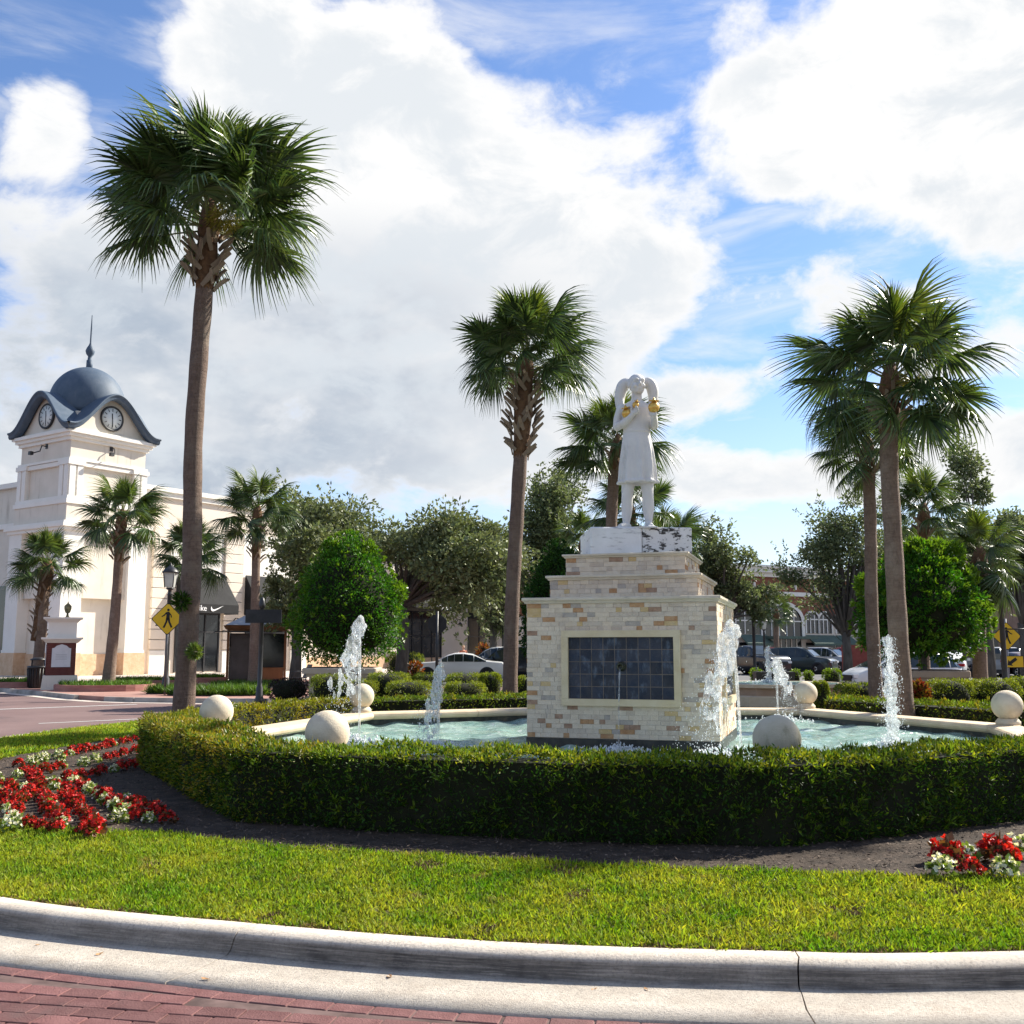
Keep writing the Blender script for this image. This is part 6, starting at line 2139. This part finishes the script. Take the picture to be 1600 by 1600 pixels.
def ped_sign(label, px, py, d, arrow=False, post_off=0, half=.53, yaw=0., gz=.14):
    c = at_y(px, py, d)
    t = thing('crossing_sign', label, 'road sign', (c.x, d, gz), yaw, 'yellow pedestrian crossing signs')
    zc = c.z - gz
    mb = MB()
    mb.tube([(0, .04, 0), (0, .04, zc + .5)], .035, 10)
    mb.build('post', mat('sign_post', (0.10, 0.10, 0.105), (0.15, 0.15, 0.155), .5, 5, metal=.4) if not arrow else mat('sign_post_blue', (0.16, 0.17, 0.21), (0.2, 0.21, 0.25), .5, 5), t)
    mb = MB()
    diamond(mb, 0, zc, half, -.012, .0)
    pl = mb.build('plate', m_blk, t)
    mb = MB()
    diamond(mb, 0, zc, half * .945, -.016, -.0125)
    mb.build('yellow_face', m_yel, pl)
    mb = MB()
    mb.T = Matrix.Translation((0, 0, zc - .0))
    walker(mb, half * 1.08, -.020, -.0165, 1 if not arrow else -1)
    mb.build('walking_figure', m_blk, pl)
    if arrow:
        za = at_y(px + 8, 1034, d).z - gz
        mb = MB()
        mb.bx(-.22, .44, -.012, 0, za - .17, za + .17)
        pa = mb.build('plaque', m_blk, t)
        mb = MB()
        mb.bx(-.205, .425, -.016, -.0125, za - .155, za + .155)
        mb.build('yellow_face', m_yel, pa)
        mb = MB()
        mb.T = Matrix.Translation((.10, 0, za)) @ Matrix.Rotation(R(-35), 4, 'Y')
        pts = [(-.17, 0), (-.05, .11), (-.05, .045), (.16, .045), (.16, -.045), (-.05, -.045), (-.05, -.11)]
        k = len(pts)
        vs = [(x, -.020, z) for x, z in pts] + [(x, -.0165, z) for x, z in pts]
        mb.add(vs, [(0, 1, 6), (2, 3, 4, 5), (k, k + 6, k + 1)] + [(i, (i + 1) % k, k + (i + 1) % k, k + i) for i in range(k)])
        mb.build('arrow', m_blk, pa)
    return t
ped_sign('yellow walking figure sign half hidden by the tall left palm', 262, 967, 33.6, half=.54)
ped_sign('yellow walking figure sign with arrow plaque at the right edge', 1573, 994, 30, True, half=.42)

# sign post with finial and dark board
t = thing('sign_post', 'black fluted post with a dark board seen from behind', 'sign post', gpt(408, 27.8, .14))
zt = at_y(408, 933, 27.8).z - .14
part('post', m_dark, lambda b_: b_.lathe([(.13, 0), (.13, .12), (.10, .2), (.09, .45), (.065, .5), (.06, zt - .3), (.085, zt - .28), (.09, zt - .2), (.07, zt - .1), (.04, zt - .02), (0, zt)], 16), t)
zs_ = at_y(408, 963, 27.8).z - .14
part('sign_board', m_signback, lambda b_: (b_.bx(-.42, .55, -.10, -.065, zs_ - .18, zs_ + .18),), t)
part('bracket', m_dark, lambda b_: b_.bx(-.12, .12, -.066, .06, zs_ - .15, zs_ + .15), t)
# back of an octagonal stop sign
c = at_y(683, 975, 39)
t = thing('stop_sign', 'black back of an octagonal road sign before the white car', 'road sign', (c.x, 39, 0))
part('post', m_dark, lambda b_: b_.tube([(0, 0, -.02), (0, 0, c.z + .48)], .055, 10), t)
mb = MB()
pts = [(.38 * math.cos(R(22.5 + 45 * i)), c.z + .38 * math.sin(R(22.5 + 45 * i))) for i in range(8)]
mb.add([(x, .06, z) for x, z in pts] + [(x, .09, z) for x, z in pts], [tuple(range(8)), tuple(range(15, 7, -1))] + [(i, (i + 1) % 8, (i + 1) % 8 + 8, i + 8) for i in range(8)])
mb.build('plate', m_signback, t)

# directory kiosk
m_kbrick = mat('kiosk_brick', (0.115, 0.035, 0.03), (0.17, 0.06, 0.05), .85, 3, 6, stretch=(1, 1, 5))
m_paper = mat('map_paper', (0.60, 0.60, 0.62), (0.66, 0.66, 0.68), .5, 5)
c = at_z(92, 1076, .14)
dk = 38.6
kx = gpt(97, dk, .136)
t = thing('directory_kiosk', 'brick directory pillar with white map panels and cream caps', 'kiosk', kx, R(24), scale=.95)
part('plinth', m_cream, lambda b_: b_.box((0, 0, .27), (1.34, 1.34, .54), 0, 0, .92), t)
bp = part('brick_pillar', m_kbrick, lambda b_: b_.box((0, 0, 1.16), (1.04, 1.04, 1.26)), t)
bmesh_ = MB()
bmesh_.bx(-.115, .115, -.012, .012, -.032, .032)
bkm = bmesh_.mesh('brick', m_kbrick)
for side in (0, 3):
    for r_ in range(16):
        for q in range(4):
            xx = -.375 + q * .25 + (.02 if r_ % 2 else -.02)
            o = obj('brick', bkm, bp)
            o.matrix_local = Matrix.Rotation(side * math.pi / 2, 4, 'Z') @ Matrix.Translation((xx, -.528, .575 + r_ * .0787))
part('cap', m_trim, lambda b_: (b_.box((0, 0, 1.86), (1.16, 1.16, .14), 0, 0, 1.22), b_.box((0, 0, 1.965), (1.5, 1.5, .07))), t)
part('upper_block', m_trim, lambda b_: b_.box((0, 0, 2.30), (1.02, 1.02, .60)), t)
part('upper_cap', m_trim, lambda b_: (b_.box((0, 0, 2.66), (1.1, 1.1, .12), 0, 0, 1.22), b_.box((0, 0, 2.75), (1.42, 1.42, .06))), t)
for side in (0, 3):
    M_ = Matrix.Rotation(side * math.pi / 2, 4, 'Z') @ Matrix.Translation((0, -.545, 0))
    mb = MB()
    pts = [(-.34, .86), (.34, .86), (.34, 1.58), (.26, 1.60), (.18, 1.68), (0, 1.74), (-.18, 1.68), (-.26, 1.60), (-.34, 1.58)]
    k = len(pts)
    mb.add([(x, -.02, z) for x, z in pts] + [(x, .01, z) for x, z in pts], [tuple(range(k))] + [(i, (i + 1) % k, k + (i + 1) % k, k + i) for i in range(k)])
    o = mb.build('map_panel', m_paper, t)
    o.matrix_local = M_
    mb = MB()
    for z in (1.32, 1.24, 1.16):
        mb.bx(-.2, .2, -.026, -.02, z, z + .018)
    mb.build('printed_lines', mat('print_grey', (0.35, 0.35, 0.37), None, .6), o)
mb = MB()
mb.lathe([(.10, 0), (.05, .06), (.035, .16), (.09, .2), (.13, .34), (.13, .44), (.03, .54), (0, .62)], 12)
lt = obj('kiosk_lantern', mb.mesh('kiosk_lantern', mat('lantern_brass', (0.05, 0.045, 0.03), (0.3, 0.26, 0.12), .4, 9)), None, (kx.x + .15, kx.y, .136 + 2.64))
tag(lt, 'small lantern on top of the directory pillar', 'lamp')
# litter bin
t = thing('litter_bin', 'black metal litter bin with hooded lid beside the directory pillar', 'bin', gpt(62, 39.6, .136))
part('body', m_dark, lambda b_: b_.lathe([(.30, 0), (.31, .05), (.36, .74), (.385, .76), (.385, .82), (.36, .84), (.30, .80)], 20), t)
for i in range(20):
    a = i * math.pi / 10
    part('slat', m_dark, lambda b_: b_.tube([(.325 * math.cos(a), .325 * math.sin(a), .04), (.375 * math.cos(a), .375 * math.sin(a), .74)], .018, 4), t)
part('hood', m_dark, lambda b_: (b_.lathe([(.30, 1.05), (.29, 1.10), (.12, 1.16), (0, 1.17)], 18), b_.tube([(-.24, 0, .8), (-.24, 0, 1.08)], .03, 6), b_.tube([(.24, 0, .8), (.24, 0, 1.08)], .03, 6)), t)

# timber kiosk hut
m_wood = mat('hut_timber', (0.20, 0.085, 0.035), (0.28, 0.13, 0.06), .7, 3, 6, stretch=(1, 1, .2))
m_hutwall = mat('hut_grey_panel', (0.085, 0.072, 0.066), (0.11, 0.095, 0.088), .7, 2)
m_tin = mat('hut_metal_roof', (0.42, 0.42, 0.42), (0.5, 0.5, 0.5), .45, 2, metal=.3)
hd_ = 49
t = thing('kiosk_hut', 'brown timber kiosk with metal roof in front of the shop wall', 'kiosk', gpt(402, hd_, .14), R(14))
part('wall_panel', m_hutwall, lambda b_: b_.bx(-1.25, .15, -1.0, -.9, .1, 2.2), t)
part('counter_front', m_wood, lambda b_: b_.bx(.22, 1.22, -1.0, -.9, .05, .62), t)
part('window', m_glass, lambda b_: b_.bx(.22, 1.22, -.98, -.92, .64, 2.15), t)
for x in (-1.31, .185, 1.28):
    part('corner_post', m_wood, lambda b_: b_.bx(x - .055, x + .055, -1.05, -.9, 0, 2.3), t)
part('body', m_hutwall, lambda b_: b_.bx(-1.22, 1.2, -.89, 1.0, 0, 2.2), t)
part('eaves', m_wood, lambda b_: (b_.box((0, 0, 2.48), (2.9, 2.5, .16), 0, 0, 1.06), b_.box((0, 0, 2.36), (2.72, 2.3, .1))), t)
part('side_canopy', m_dark, lambda b_: b_.bx(-1.9, 1.9, -1.5, -1.0, 2.24, 2.29), t)
part('roof', m_tin, lambda b_: b_.box((0, 0, 2.83), (2.9, 2.5, .5), 0, 0, .35), t)
for x in (-1.2, 1.4):
    part('canopy_brace', m_dark, lambda b_: b_.tube([(x, -1.03, 1.6), (x, -1.45, 2.22)], .025, 5), t)

# metal chair by the planter
m_chair = mat('chair_metal', (0.03, 0.03, 0.032), (0.06, 0.06, 0.06), .5, 5)
t = thing('metal_chair', 'black mesh garden chair tilted beside the left planter', 'chair', gpt(468, 37.5, .14), R(-60))
part('seat', m_chair, lambda b_: b_.box((0, 0, .44), (.48, .46, .03)), t)
part('backrest', m_chair, lambda b_: b_.add([(-.24, .23, .46), (.24, .23, .46), (.24, .42, .92), (-.24, .42, .92), (-.24, .25, .45), (.24, .25, .45), (.24, .44, .91), (-.24, .44, .91)], [(0, 1, 2, 3), (7, 6, 5, 4), (0, 4, 5, 1), (3, 2, 6, 7)]), t)
for x in (-.22, .22):
    for y in (-.2, .2):
        part('leg', m_chair, lambda b_: b_.tube([(x, y, .44), (x * 1.1, y * 1.25, 0)], .016, 6), t)
    part('armrest', m_chair, lambda b_: b_.tube([(x, -.2, .44), (x, -.2, .66), (x, .3, .68)], .016, 6), t)

# stone planters under the topiaries
m_plst = mat('planter_stone', (0.42, 0.34, 0.26), (0.50, 0.41, 0.32), .85, 2, 7, bump=.2, bscale=30)
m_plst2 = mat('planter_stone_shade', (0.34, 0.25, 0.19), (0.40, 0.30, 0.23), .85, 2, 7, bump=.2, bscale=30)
def stone_planter(label, px, d, w_, top, mt, dz=1.2):
    c = gpt(px, d, .16)
    zt = at_y(px, top, d).z - .16
    t = thing('stone_planter', label, 'planter', c)
    part('bowl', mt, lambda b_: (b_.box((0, 0, zt * .36), (w_ * .82, dz, zt * .72)), b_.box((0, 0, zt * .77), (w_ * .9, dz * 1.08, zt * .10)), b_.box((0, 0, .06), (w_ * .88, dz * 1.06, .12))), t)
    part('rim', mt, lambda b_: b_.box((0, 0, zt * .91), (w_, dz * 1.2, zt * .18), 0, 0, 1.0, .03), t)
    part('soil', m_mulch, lambda b_: b_.box((0, 0, zt * 1.005), (w_ * .9, dz * 1.05, .02)), t)
stone_planter('cream stone planter under the egg-shaped topiary', 537, 30, 2.1, 1043, m_plst)
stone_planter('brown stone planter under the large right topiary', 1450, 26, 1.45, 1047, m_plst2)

# second fountain behind, raised round basin
c2 = gpt(1216, 27.5, .16)
t = thing('far_fountain', 'raised tan basin of a second fountain behind the pool', 'fountain', c2)
m_basin = mat('basin_stone', (0.40, 0.27, 0.18), (0.48, 0.34, 0.24), .85, 2, 7)
zr = at_y(1216, 1070, 26).z - .16
def oct_(r_, a0=0.2):
    return [(r_ * math.cos(a0 + math.pi * i / 4), r_ * math.sin(a0 + math.pi * i / 4)) for i in range(8)]
part('basin_wall', m_basin, lambda b_: b_.prism(oct_(1.75), 0, zr - .08), t)
part('basin_rim', m_cope, lambda b_: b_.prism(oct_(1.92), zr - .08, zr), t)
part('basin_water', m_water, lambda b_: b_.prism(oct_(1.6), zr - .05, zr + .004), t)
part('lower_step', m_cope, lambda b_: b_.prism(oct_(2.3), 0, .28), t)
jt = at_y(1200, 1010, 27.5).z - (.16 + zr)
water_jet((at_y(1200, 1040, 27.5).x, 27.5), jt, 'narrow white jet of the far fountain behind the pool', (0, 0), 1, .12, 'column', 33, z0=.16 + zr, n_drop=300)
mb = MB()
mb.box((0, 0, .35), (1.2, .5, .7), 0, 0, 1.1)
tag(mb.build('dark_tub', m_dark, None, (at_y(1207, 1000, 35).x, 35, .15)), 'dark low tub under the small shrubs by the far jet', 'tub')

# ------------------------------------------------------------------ person
m_skin = mat('skin', (0.45, 0.25, 0.17), (0.5, 0.3, 0.2), .6, 5)
m_top = mat('orange_top', (0.50, 0.16, 0.09), (0.56, 0.22, 0.13), .8, 5)
m_jeans = mat('jeans', (0.05, 0.06, 0.09), (0.08, 0.09, 0.13), .85, 5)
m_hair = mat('blond_hair', (0.36, 0.22, 0.10), (0.42, 0.28, 0.14), .7, 9)
pp = thing('person', 'person in an orange top walking behind the white cars', 'person', gpt(724, 66, .1), R(15))
b = MB()
limb([(-.09, 0, .92), (-.10, -.05, .5), (-.10, .05, .09)], [.085, .06, .045], 10)
limb([(.09, 0, .92), (.11, .08, .5), (.11, .22, .1)], [.085, .06, .045], 10)
for sx, sy in ((-.10, .0), (.11, .18)):
    b.ball((sx, sy - .02, .05), .06, 10, sq=(.75, 1.7, .7))
b.tube([(0, 0, .88), (0, 0, 1.05), (0, 0, 1.25), (0, .0, 1.40), (0, 0, 1.46)], [.15, .125, .15, .15, .07], 14)
limb([(-.18, 0, 1.38), (-.23, .04, 1.13), (-.20, -.12, .92)], [.05, .042, .034], 10)
limb([(.18, 0, 1.38), (.23, -.03, 1.13), (.20, -.2, .98)], [.05, .042, .034], 10)
for hx, hy, hz in ((-.20, -.14, .88), (.20, -.23, .95)):
    b.ball((hx, hy, hz), .04, 10)
    for f in range(4):
        b.tube([(hx + (f - 1.5) * .016, hy - .02, hz - .02), (hx + (f - 1.5) * .017, hy - .05, hz - .06 - .006 * (f in (1, 2)))], .010, 6)
    b.tube([(hx + .03, hy, hz), (hx + .05, hy - .03, hz - .02)], .011, 6)
b.tube([(0, 0, 1.42), (0, -.01, 1.54)], [.055, .05], 10)
b.ball((0, -.01, 1.63), .10, 14, sq=(.85, 1.0, 1.15))
b.ball((0, -.115, 1.62), .02, 8)
remesh(b, 'body', .016, m_skin, pp, smooth_it=2)
def shell(name, mt, fn):
    global b
    b = MB()
    fn()
    remesh(b, name, .016, mt, pp, smooth_it=1)
shell('top', m_top, lambda: (b.tube([(0, 0, .94), (0, 0, 1.08), (0, 0, 1.26), (0, 0, 1.40), (0, 0, 1.45)], [.165, .142, .165, .165, .08], 14), limb([(-.18, 0, 1.38), (-.215, .02, 1.22)], [.064, .056], 10), limb([(.18, 0, 1.38), (.215, -.02, 1.22)], [.064, .056], 10)))
shell('trousers', m_jeans, lambda: (limb([(-.09, 0, .92), (-.10, -.05, .5), (-.10, .05, .13)], [.10, .074, .06], 10), limb([(.09, 0, .92), (.11, .08, .5), (.11, .22, .14)], [.10, .074, .06], 10), b.ball((0, 0, .92), .155, 12)))
shell('hair', m_hair, lambda: (b.ball((0, .02, 1.665), .108, 14, sq=(.9, 1.0, 1.05)), b.ball((0, .08, 1.56), .06, 10)))

# ------------------------------------------------------------------ cars
m_tyre = mat('tyre', (0.012, 0.012, 0.012), (0.022, 0.022, 0.022), .85, 9)
m_rim_d = mat('rim_dark', (0.03, 0.03, 0.032), None, .35, metal=.7)
m_rim_s = mat('rim_silver', (0.45, 0.45, 0.46), None, .3, metal=.8)
m_cglass = mat('car_glass', (0.012, 0.018, 0.018), (0.03, 0.04, 0.04), .05, 1.5, 3, spec=.7)
m_head = mat('headlight', (0.7, 0.72, 0.74), (0.8, 0.82, 0.84), .12, 9, spec=.7)
m_tail = mat('tail_light', (0.35, 0.012, 0.012), (0.45, 0.02, 0.02), .2, 9)
m_plastic = mat('car_trim', (0.02, 0.02, 0.021), (0.03, 0.03, 0.031), .6, 6)
m_plate = mat('number_plate', (0.55, 0.58, 0.55), (0.6, 0.62, 0.6), .5, 6)
def paint(name, c):
    return mat('paint_' + name, c, tuple(x * .93 for x in c), .28, .8, 3, spec=.5, coat=.6)
STY = {
    'coupe': (5.0, 1.92, [(-.5, .62, 0), (-.492, .86, 0), (-.46, .985, 0), (-.36, 1.02, 0), (-.30, 1.06, 1), (-.17, 1.37, 1), (-.06, 1.45, 1), (.03, 1.435, 1), (.10, 1.34, 1), (.215, 1.03, 1), (.25, .99, 0), (.36, .95, 0), (.46, .88, 0), (.492, .78, 0), (.5, .60, 0)], .99, .34),
    'sedan': (4.8, 1.84, [(-.5, .60, 0), (-.49, .90, 0), (-.46, 1.06, 0), (-.40, 1.09, 0), (-.345, 1.12, 1), (-.20, 1.40, 1), (-.06, 1.47, 1), (.05, 1.44, 1), (.12, 1.36, 1), (.26, 1.0, 1), (.30, .96, 0), (.42, .86, 0), (.485, .74, 0), (.5, .56, 0)], .98, .33),
    'hatch': (4.1, 1.74, [(-.5, .60, 0), (-.49, .95, 1), (-.45, 1.22, 1), (-.37, 1.48, 1), (-.15, 1.54, 1), (.02, 1.52, 1), (.14, 1.38, 1), (.34, .98, 1), (.38, .92, 0), (.46, .78, 0), (.5, .56, 0)], .96, .31),
    'suv': (4.75, 1.92, [(-.5, .70, 0), (-.49, 1.02, 1), (-.465, 1.35, 1), (-.42, 1.68, 1), (-.25, 1.76, 1), (0, 1.77, 1), (.08, 1.72, 1), (.15, 1.58, 1), (.25, 1.18, 1), (.28, 1.13, 0), (.43, 1.04, 0), (.485, .92, 0), (.5, .66, 0)], 1.12, .36),
    'pickup': (5.6, 2.0, [(-.5, .80, 0), (-.495, 1.12, 0), (-.40, 1.14, 0), (-.16, 1.15, 0), (-.15, 1.18, 1), (-.12, 1.78, 1), (0, 1.88, 1), (.08, 1.84, 1), (.14, 1.62, 1), (.22, 1.28, 1), (.25, 1.24, 0), (.44, 1.20, 0), (.49, 1.05, 0), (.5, .72, 0)], 1.2, .40)}
def wheel_meshes(r_, rim):
    ty = MB()
    ty.lathe([(r_ * .64, -.10), (r_ * .95, -.11), (r_, -.08), (r_, .08), (r_ * .95, .11), (r_ * .64, .10), (r_ * .62, .02)], 24)
    rm = MB()
    rm.lathe([(0, .05), (r_ * .16, .06), (r_ * .16, .03), (r_ * .58, .0), (r_ * .66, .09), (r_ * .64, -.09)], 24)
    for s in range(5):
        a = s * 2 * math.pi / 5
        rm.box((r_ * .36 * math.cos(a), r_ * .36 * math.sin(a), .05), (r_ * .52, r_ * .15, .03), a)
    return ty.mesh('tyre', m_tyre), rm.mesh('rim', rim)
def car(label, style, px, d, yaw, paint_m, rim=None, gz=-.03, group='parked cars'):
    L, W_, prof_, belt, wr_ = STY[style]
    x0 = gpt(px, d, gz)
    t = thing('parked_car', label, 'car', x0, R(yaw), group)
    hw = W_ / 2
    zb = .24 if style in ('suv', 'pickup') else .19
    rows_ = []
    flags = []
    for (fx, T, cab) in prof_:
        x = fx * L
        taper = 1 - .22 * max(0, (abs(fx) - .34) / .16) ** 2
        w_ = hw * taper
        B = min(T, belt)
        top_w = w_ * .74 if T > belt + .25 else (w_ * .74 + (w_ * .92 - w_ * .74) * (1 - max(0, (T - belt)) / .25) if T > belt else w_ * .90)
        rows_.append([(x, w_ * .90, zb), (x, w_ * .985, zb + .12), (x, w_, min(.62, B * .8)), (x, w_ * .975, B * .93), (x, w_ * .94, B), (x, top_w, T - (.045 if T > belt + .1 else .015)), (x, top_w * .82, T), (x, 0, T + .018)])
        flags.append(cab)
    n = len(rows_[0])
    mb, gl = MB(), [MB(), MB()]
    full = []
    for r_ in rows_:
        full.append(r_ + [(x, -y, z) for (x, y, z) in r_[-2::-1]])
    m_ = len(full[0])
    vs = [p for r_ in full for p in r_]
    mb.add(vs, [(k * m_ + i, (k + 1) * m_ + i, (k + 1) * m_ + i + 1, k * m_ + i + 1) for k in range(len(full) - 1) for i in range(m_ - 1)], 0, True)
    mb.add(vs, [(m_ - 1 + k * m_, k * m_, (k + 1) * m_, m_ - 1 + (k + 1) * m_) for k in range(len(full) - 1)], 0)
    mb.add(full[0], [tuple(range(m_ - 1, -1, -1))])
    mb.add(full[-1], [tuple(range(m_))])
    body = mb.build('body', paint_m, t)
    def inset(q, out, f=.07):
        c = sum((Vector(p) for p in q), Vector()) / 4
        return [tuple(Vector(p).lerp(c, f) + out) for p in q]
    ws = {1: MB(), -1: MB()}
    for k in range(len(full) - 1):
        if flags[k] and flags[k + 1]:
            for sgn, i in ((1, 4), (-1, m_ - 6)):
                q = [full[k][i], full[k + 1][i], full[k + 1][i + 1], full[k][i + 1]]
                if max(abs(full[k][i][2] - full[k][i + 1][2]), abs(full[k + 1][i][2] - full[k + 1][i + 1][2])) > .12:
                    gl[0 if sgn > 0 else 1].add(inset(q, Vector((0, sgn * .012, .004)), .06), [(0, 1, 2, 3)])
            dz = abs(prof_[k][1] - prof_[k + 1][1]) / max(.01, abs(prof_[k][0] - prof_[k + 1][0]) * L)
            if dz > .42 and max(prof_[k][1], prof_[k + 1][1]) > belt + .06:
                a, b2, c2_, d2 = full[k][6], full[k + 1][6], full[k + 1][m_ - 7], full[k][m_ - 7]
                s_ = 1 if prof_[k + 1][1] < prof_[k][1] else -1
                ws[s_].add([tuple(Vector(p) + Vector((s_ * .012, 0, .030))) for p in (a, b2, c2_, d2)], [(0, 1, 2, 3)])
    for q in (gl[0], gl[1]):
        q.build('side_glass', m_cglass, t)
    for q, nm_ in ((ws[1], 'windscreen'), (ws[-1], 'rear_window')):
        if q.v:
            q.build(nm_, m_cglass, t)
    r_ = wr_
    ty, rm = wheel_meshes(r_, rim or m_rim_s)
    for fx in (-.305, .305):
        for s in (-1, 1):
            ar = MB()
            ar.lathe([(0, -.10), (r_ * 1.16, -.10), (r_ * 1.16, .012), (0, .012)], 24)
            o = ar.build('wheel_arch', m_plastic, t, (fx * L, s * (hw - .012), r_ + .01))
            o.rotation_euler = (-s * math.pi / 2, 0, 0)
            w = obj('wheel', ty, t, (fx * L, s * (hw - .075), r_ + .0))
            w.rotation_euler = (-s * math.pi / 2, 0, rng.uniform(0, 1))
            obj('rim', rm, w)
    f_, z_ = .5 * L, .74 if style not in ('suv', 'pickup') else .88
    for s in (-1, 1):
        q = MB()
        q.box((f_ - .07, s * hw * .66, z_ - .06), (.16, hw * .32, .13), -s * .28)
        q.build('headlight', m_head, t)
        q = MB()
        q.box((-f_ + .05, s * hw * .68, z_ + .02), (.12, hw * .40, .15), s * .22)
        q.build('tail_light', m_tail, t)
        q = MB()
        q.box((.17 * L, s * (hw + .09), belt + .07), (.12, .20, .14), 0, 0, .8)
        q.build('wing_mirror', paint_m, t)
    part('grille', m_plastic, lambda b_: b_.box((f_ - .01, 0, z_ - .14), (.06, hw * .95, .22)), t)
    part('front_bumper', m_plastic, lambda b_: b_.box((f_ - .03, 0, zb + .09), (.12, hw * 1.45, .16)), t)
    part('rear_bumper', m_plastic, lambda b_: b_.box((-f_ + .02, 0, zb + .12), (.12, hw * 1.5, .2)), t)
    part('number_plate', m_plate, lambda b_: b_.box((-f_ - .012, 0, z_ - .05), (.02, .32, .16)), t)
    return t
W, BK, GRN, RD, SLV, GRY, BGE, BLU = (paint('white', (0.70, 0.70, 0.69)), paint('black', (0.012, 0.014, 0.018)), paint('dark_green', (0.020, 0.034, 0.034)), paint('red', (0.20, 0.014, 0.02)),
                                  paint('silver', (0.32, 0.34, 0.37)), paint('grey', (0.20, 0.21, 0.22)), paint('beige', (0.40, 0.38, 0.35)), paint('navy', (0.015, 0.022, 0.045)))
car('white two-door coupe parked side-on left of the middle palm', 'coupe', 716, 54, 180, W, m_rim_d)
car('white crossover behind the white coupe', 'suv', 778, 60, 178, W)
car('dark blue crossover roof behind the white cars', 'suv', 785, 66, 176, BLU)
car('black crossover showing its tail between palm trunk and pedestal', 'suv', 803, 55, 158, BK)
car('red car mostly hidden left of the pedestal', 'sedan', 822, 62, 160, RD)
car('black pickup facing the camera right of the pedestal', 'pickup', 1174, 68, -62, BK)
car('red car behind the dark green one', 'suv', 1214, 80, -30, RD)
car('dark green crossover facing right in the car park', 'suv', 1248, 70, -32, GRN)
car('silver crossover behind the dark green one', 'suv', 1290, 75, -40, SLV)
car('red crossover with lit tail under the spreading oak', 'suv', 1314, 82, 160, RD)
car('white hatchback nosing out behind the right palm trunk', 'hatch', 1404, 38, 186, W)
car('white sedan seen from behind right of the brown planter', 'sedan', 1482, 60, 66, W)
car('grey crossover seen from behind under the drooping palm', 'suv', 1531, 63, 80, GRY)
car('beige crossover parked right of the grey one', 'suv', 1560, 66, 82, BGE)
car('dark red sedan behind the arrow plaque', 'sedan', 1588, 62, 95, paint('maroon', (0.05, 0.008, 0.012)))
car('navy crossover cut by the right edge of the picture', 'suv', 1616, 70, 100, BLU)
car('black car in the shade behind the right topiary', 'sedan', 1425, 72, 80, BK)
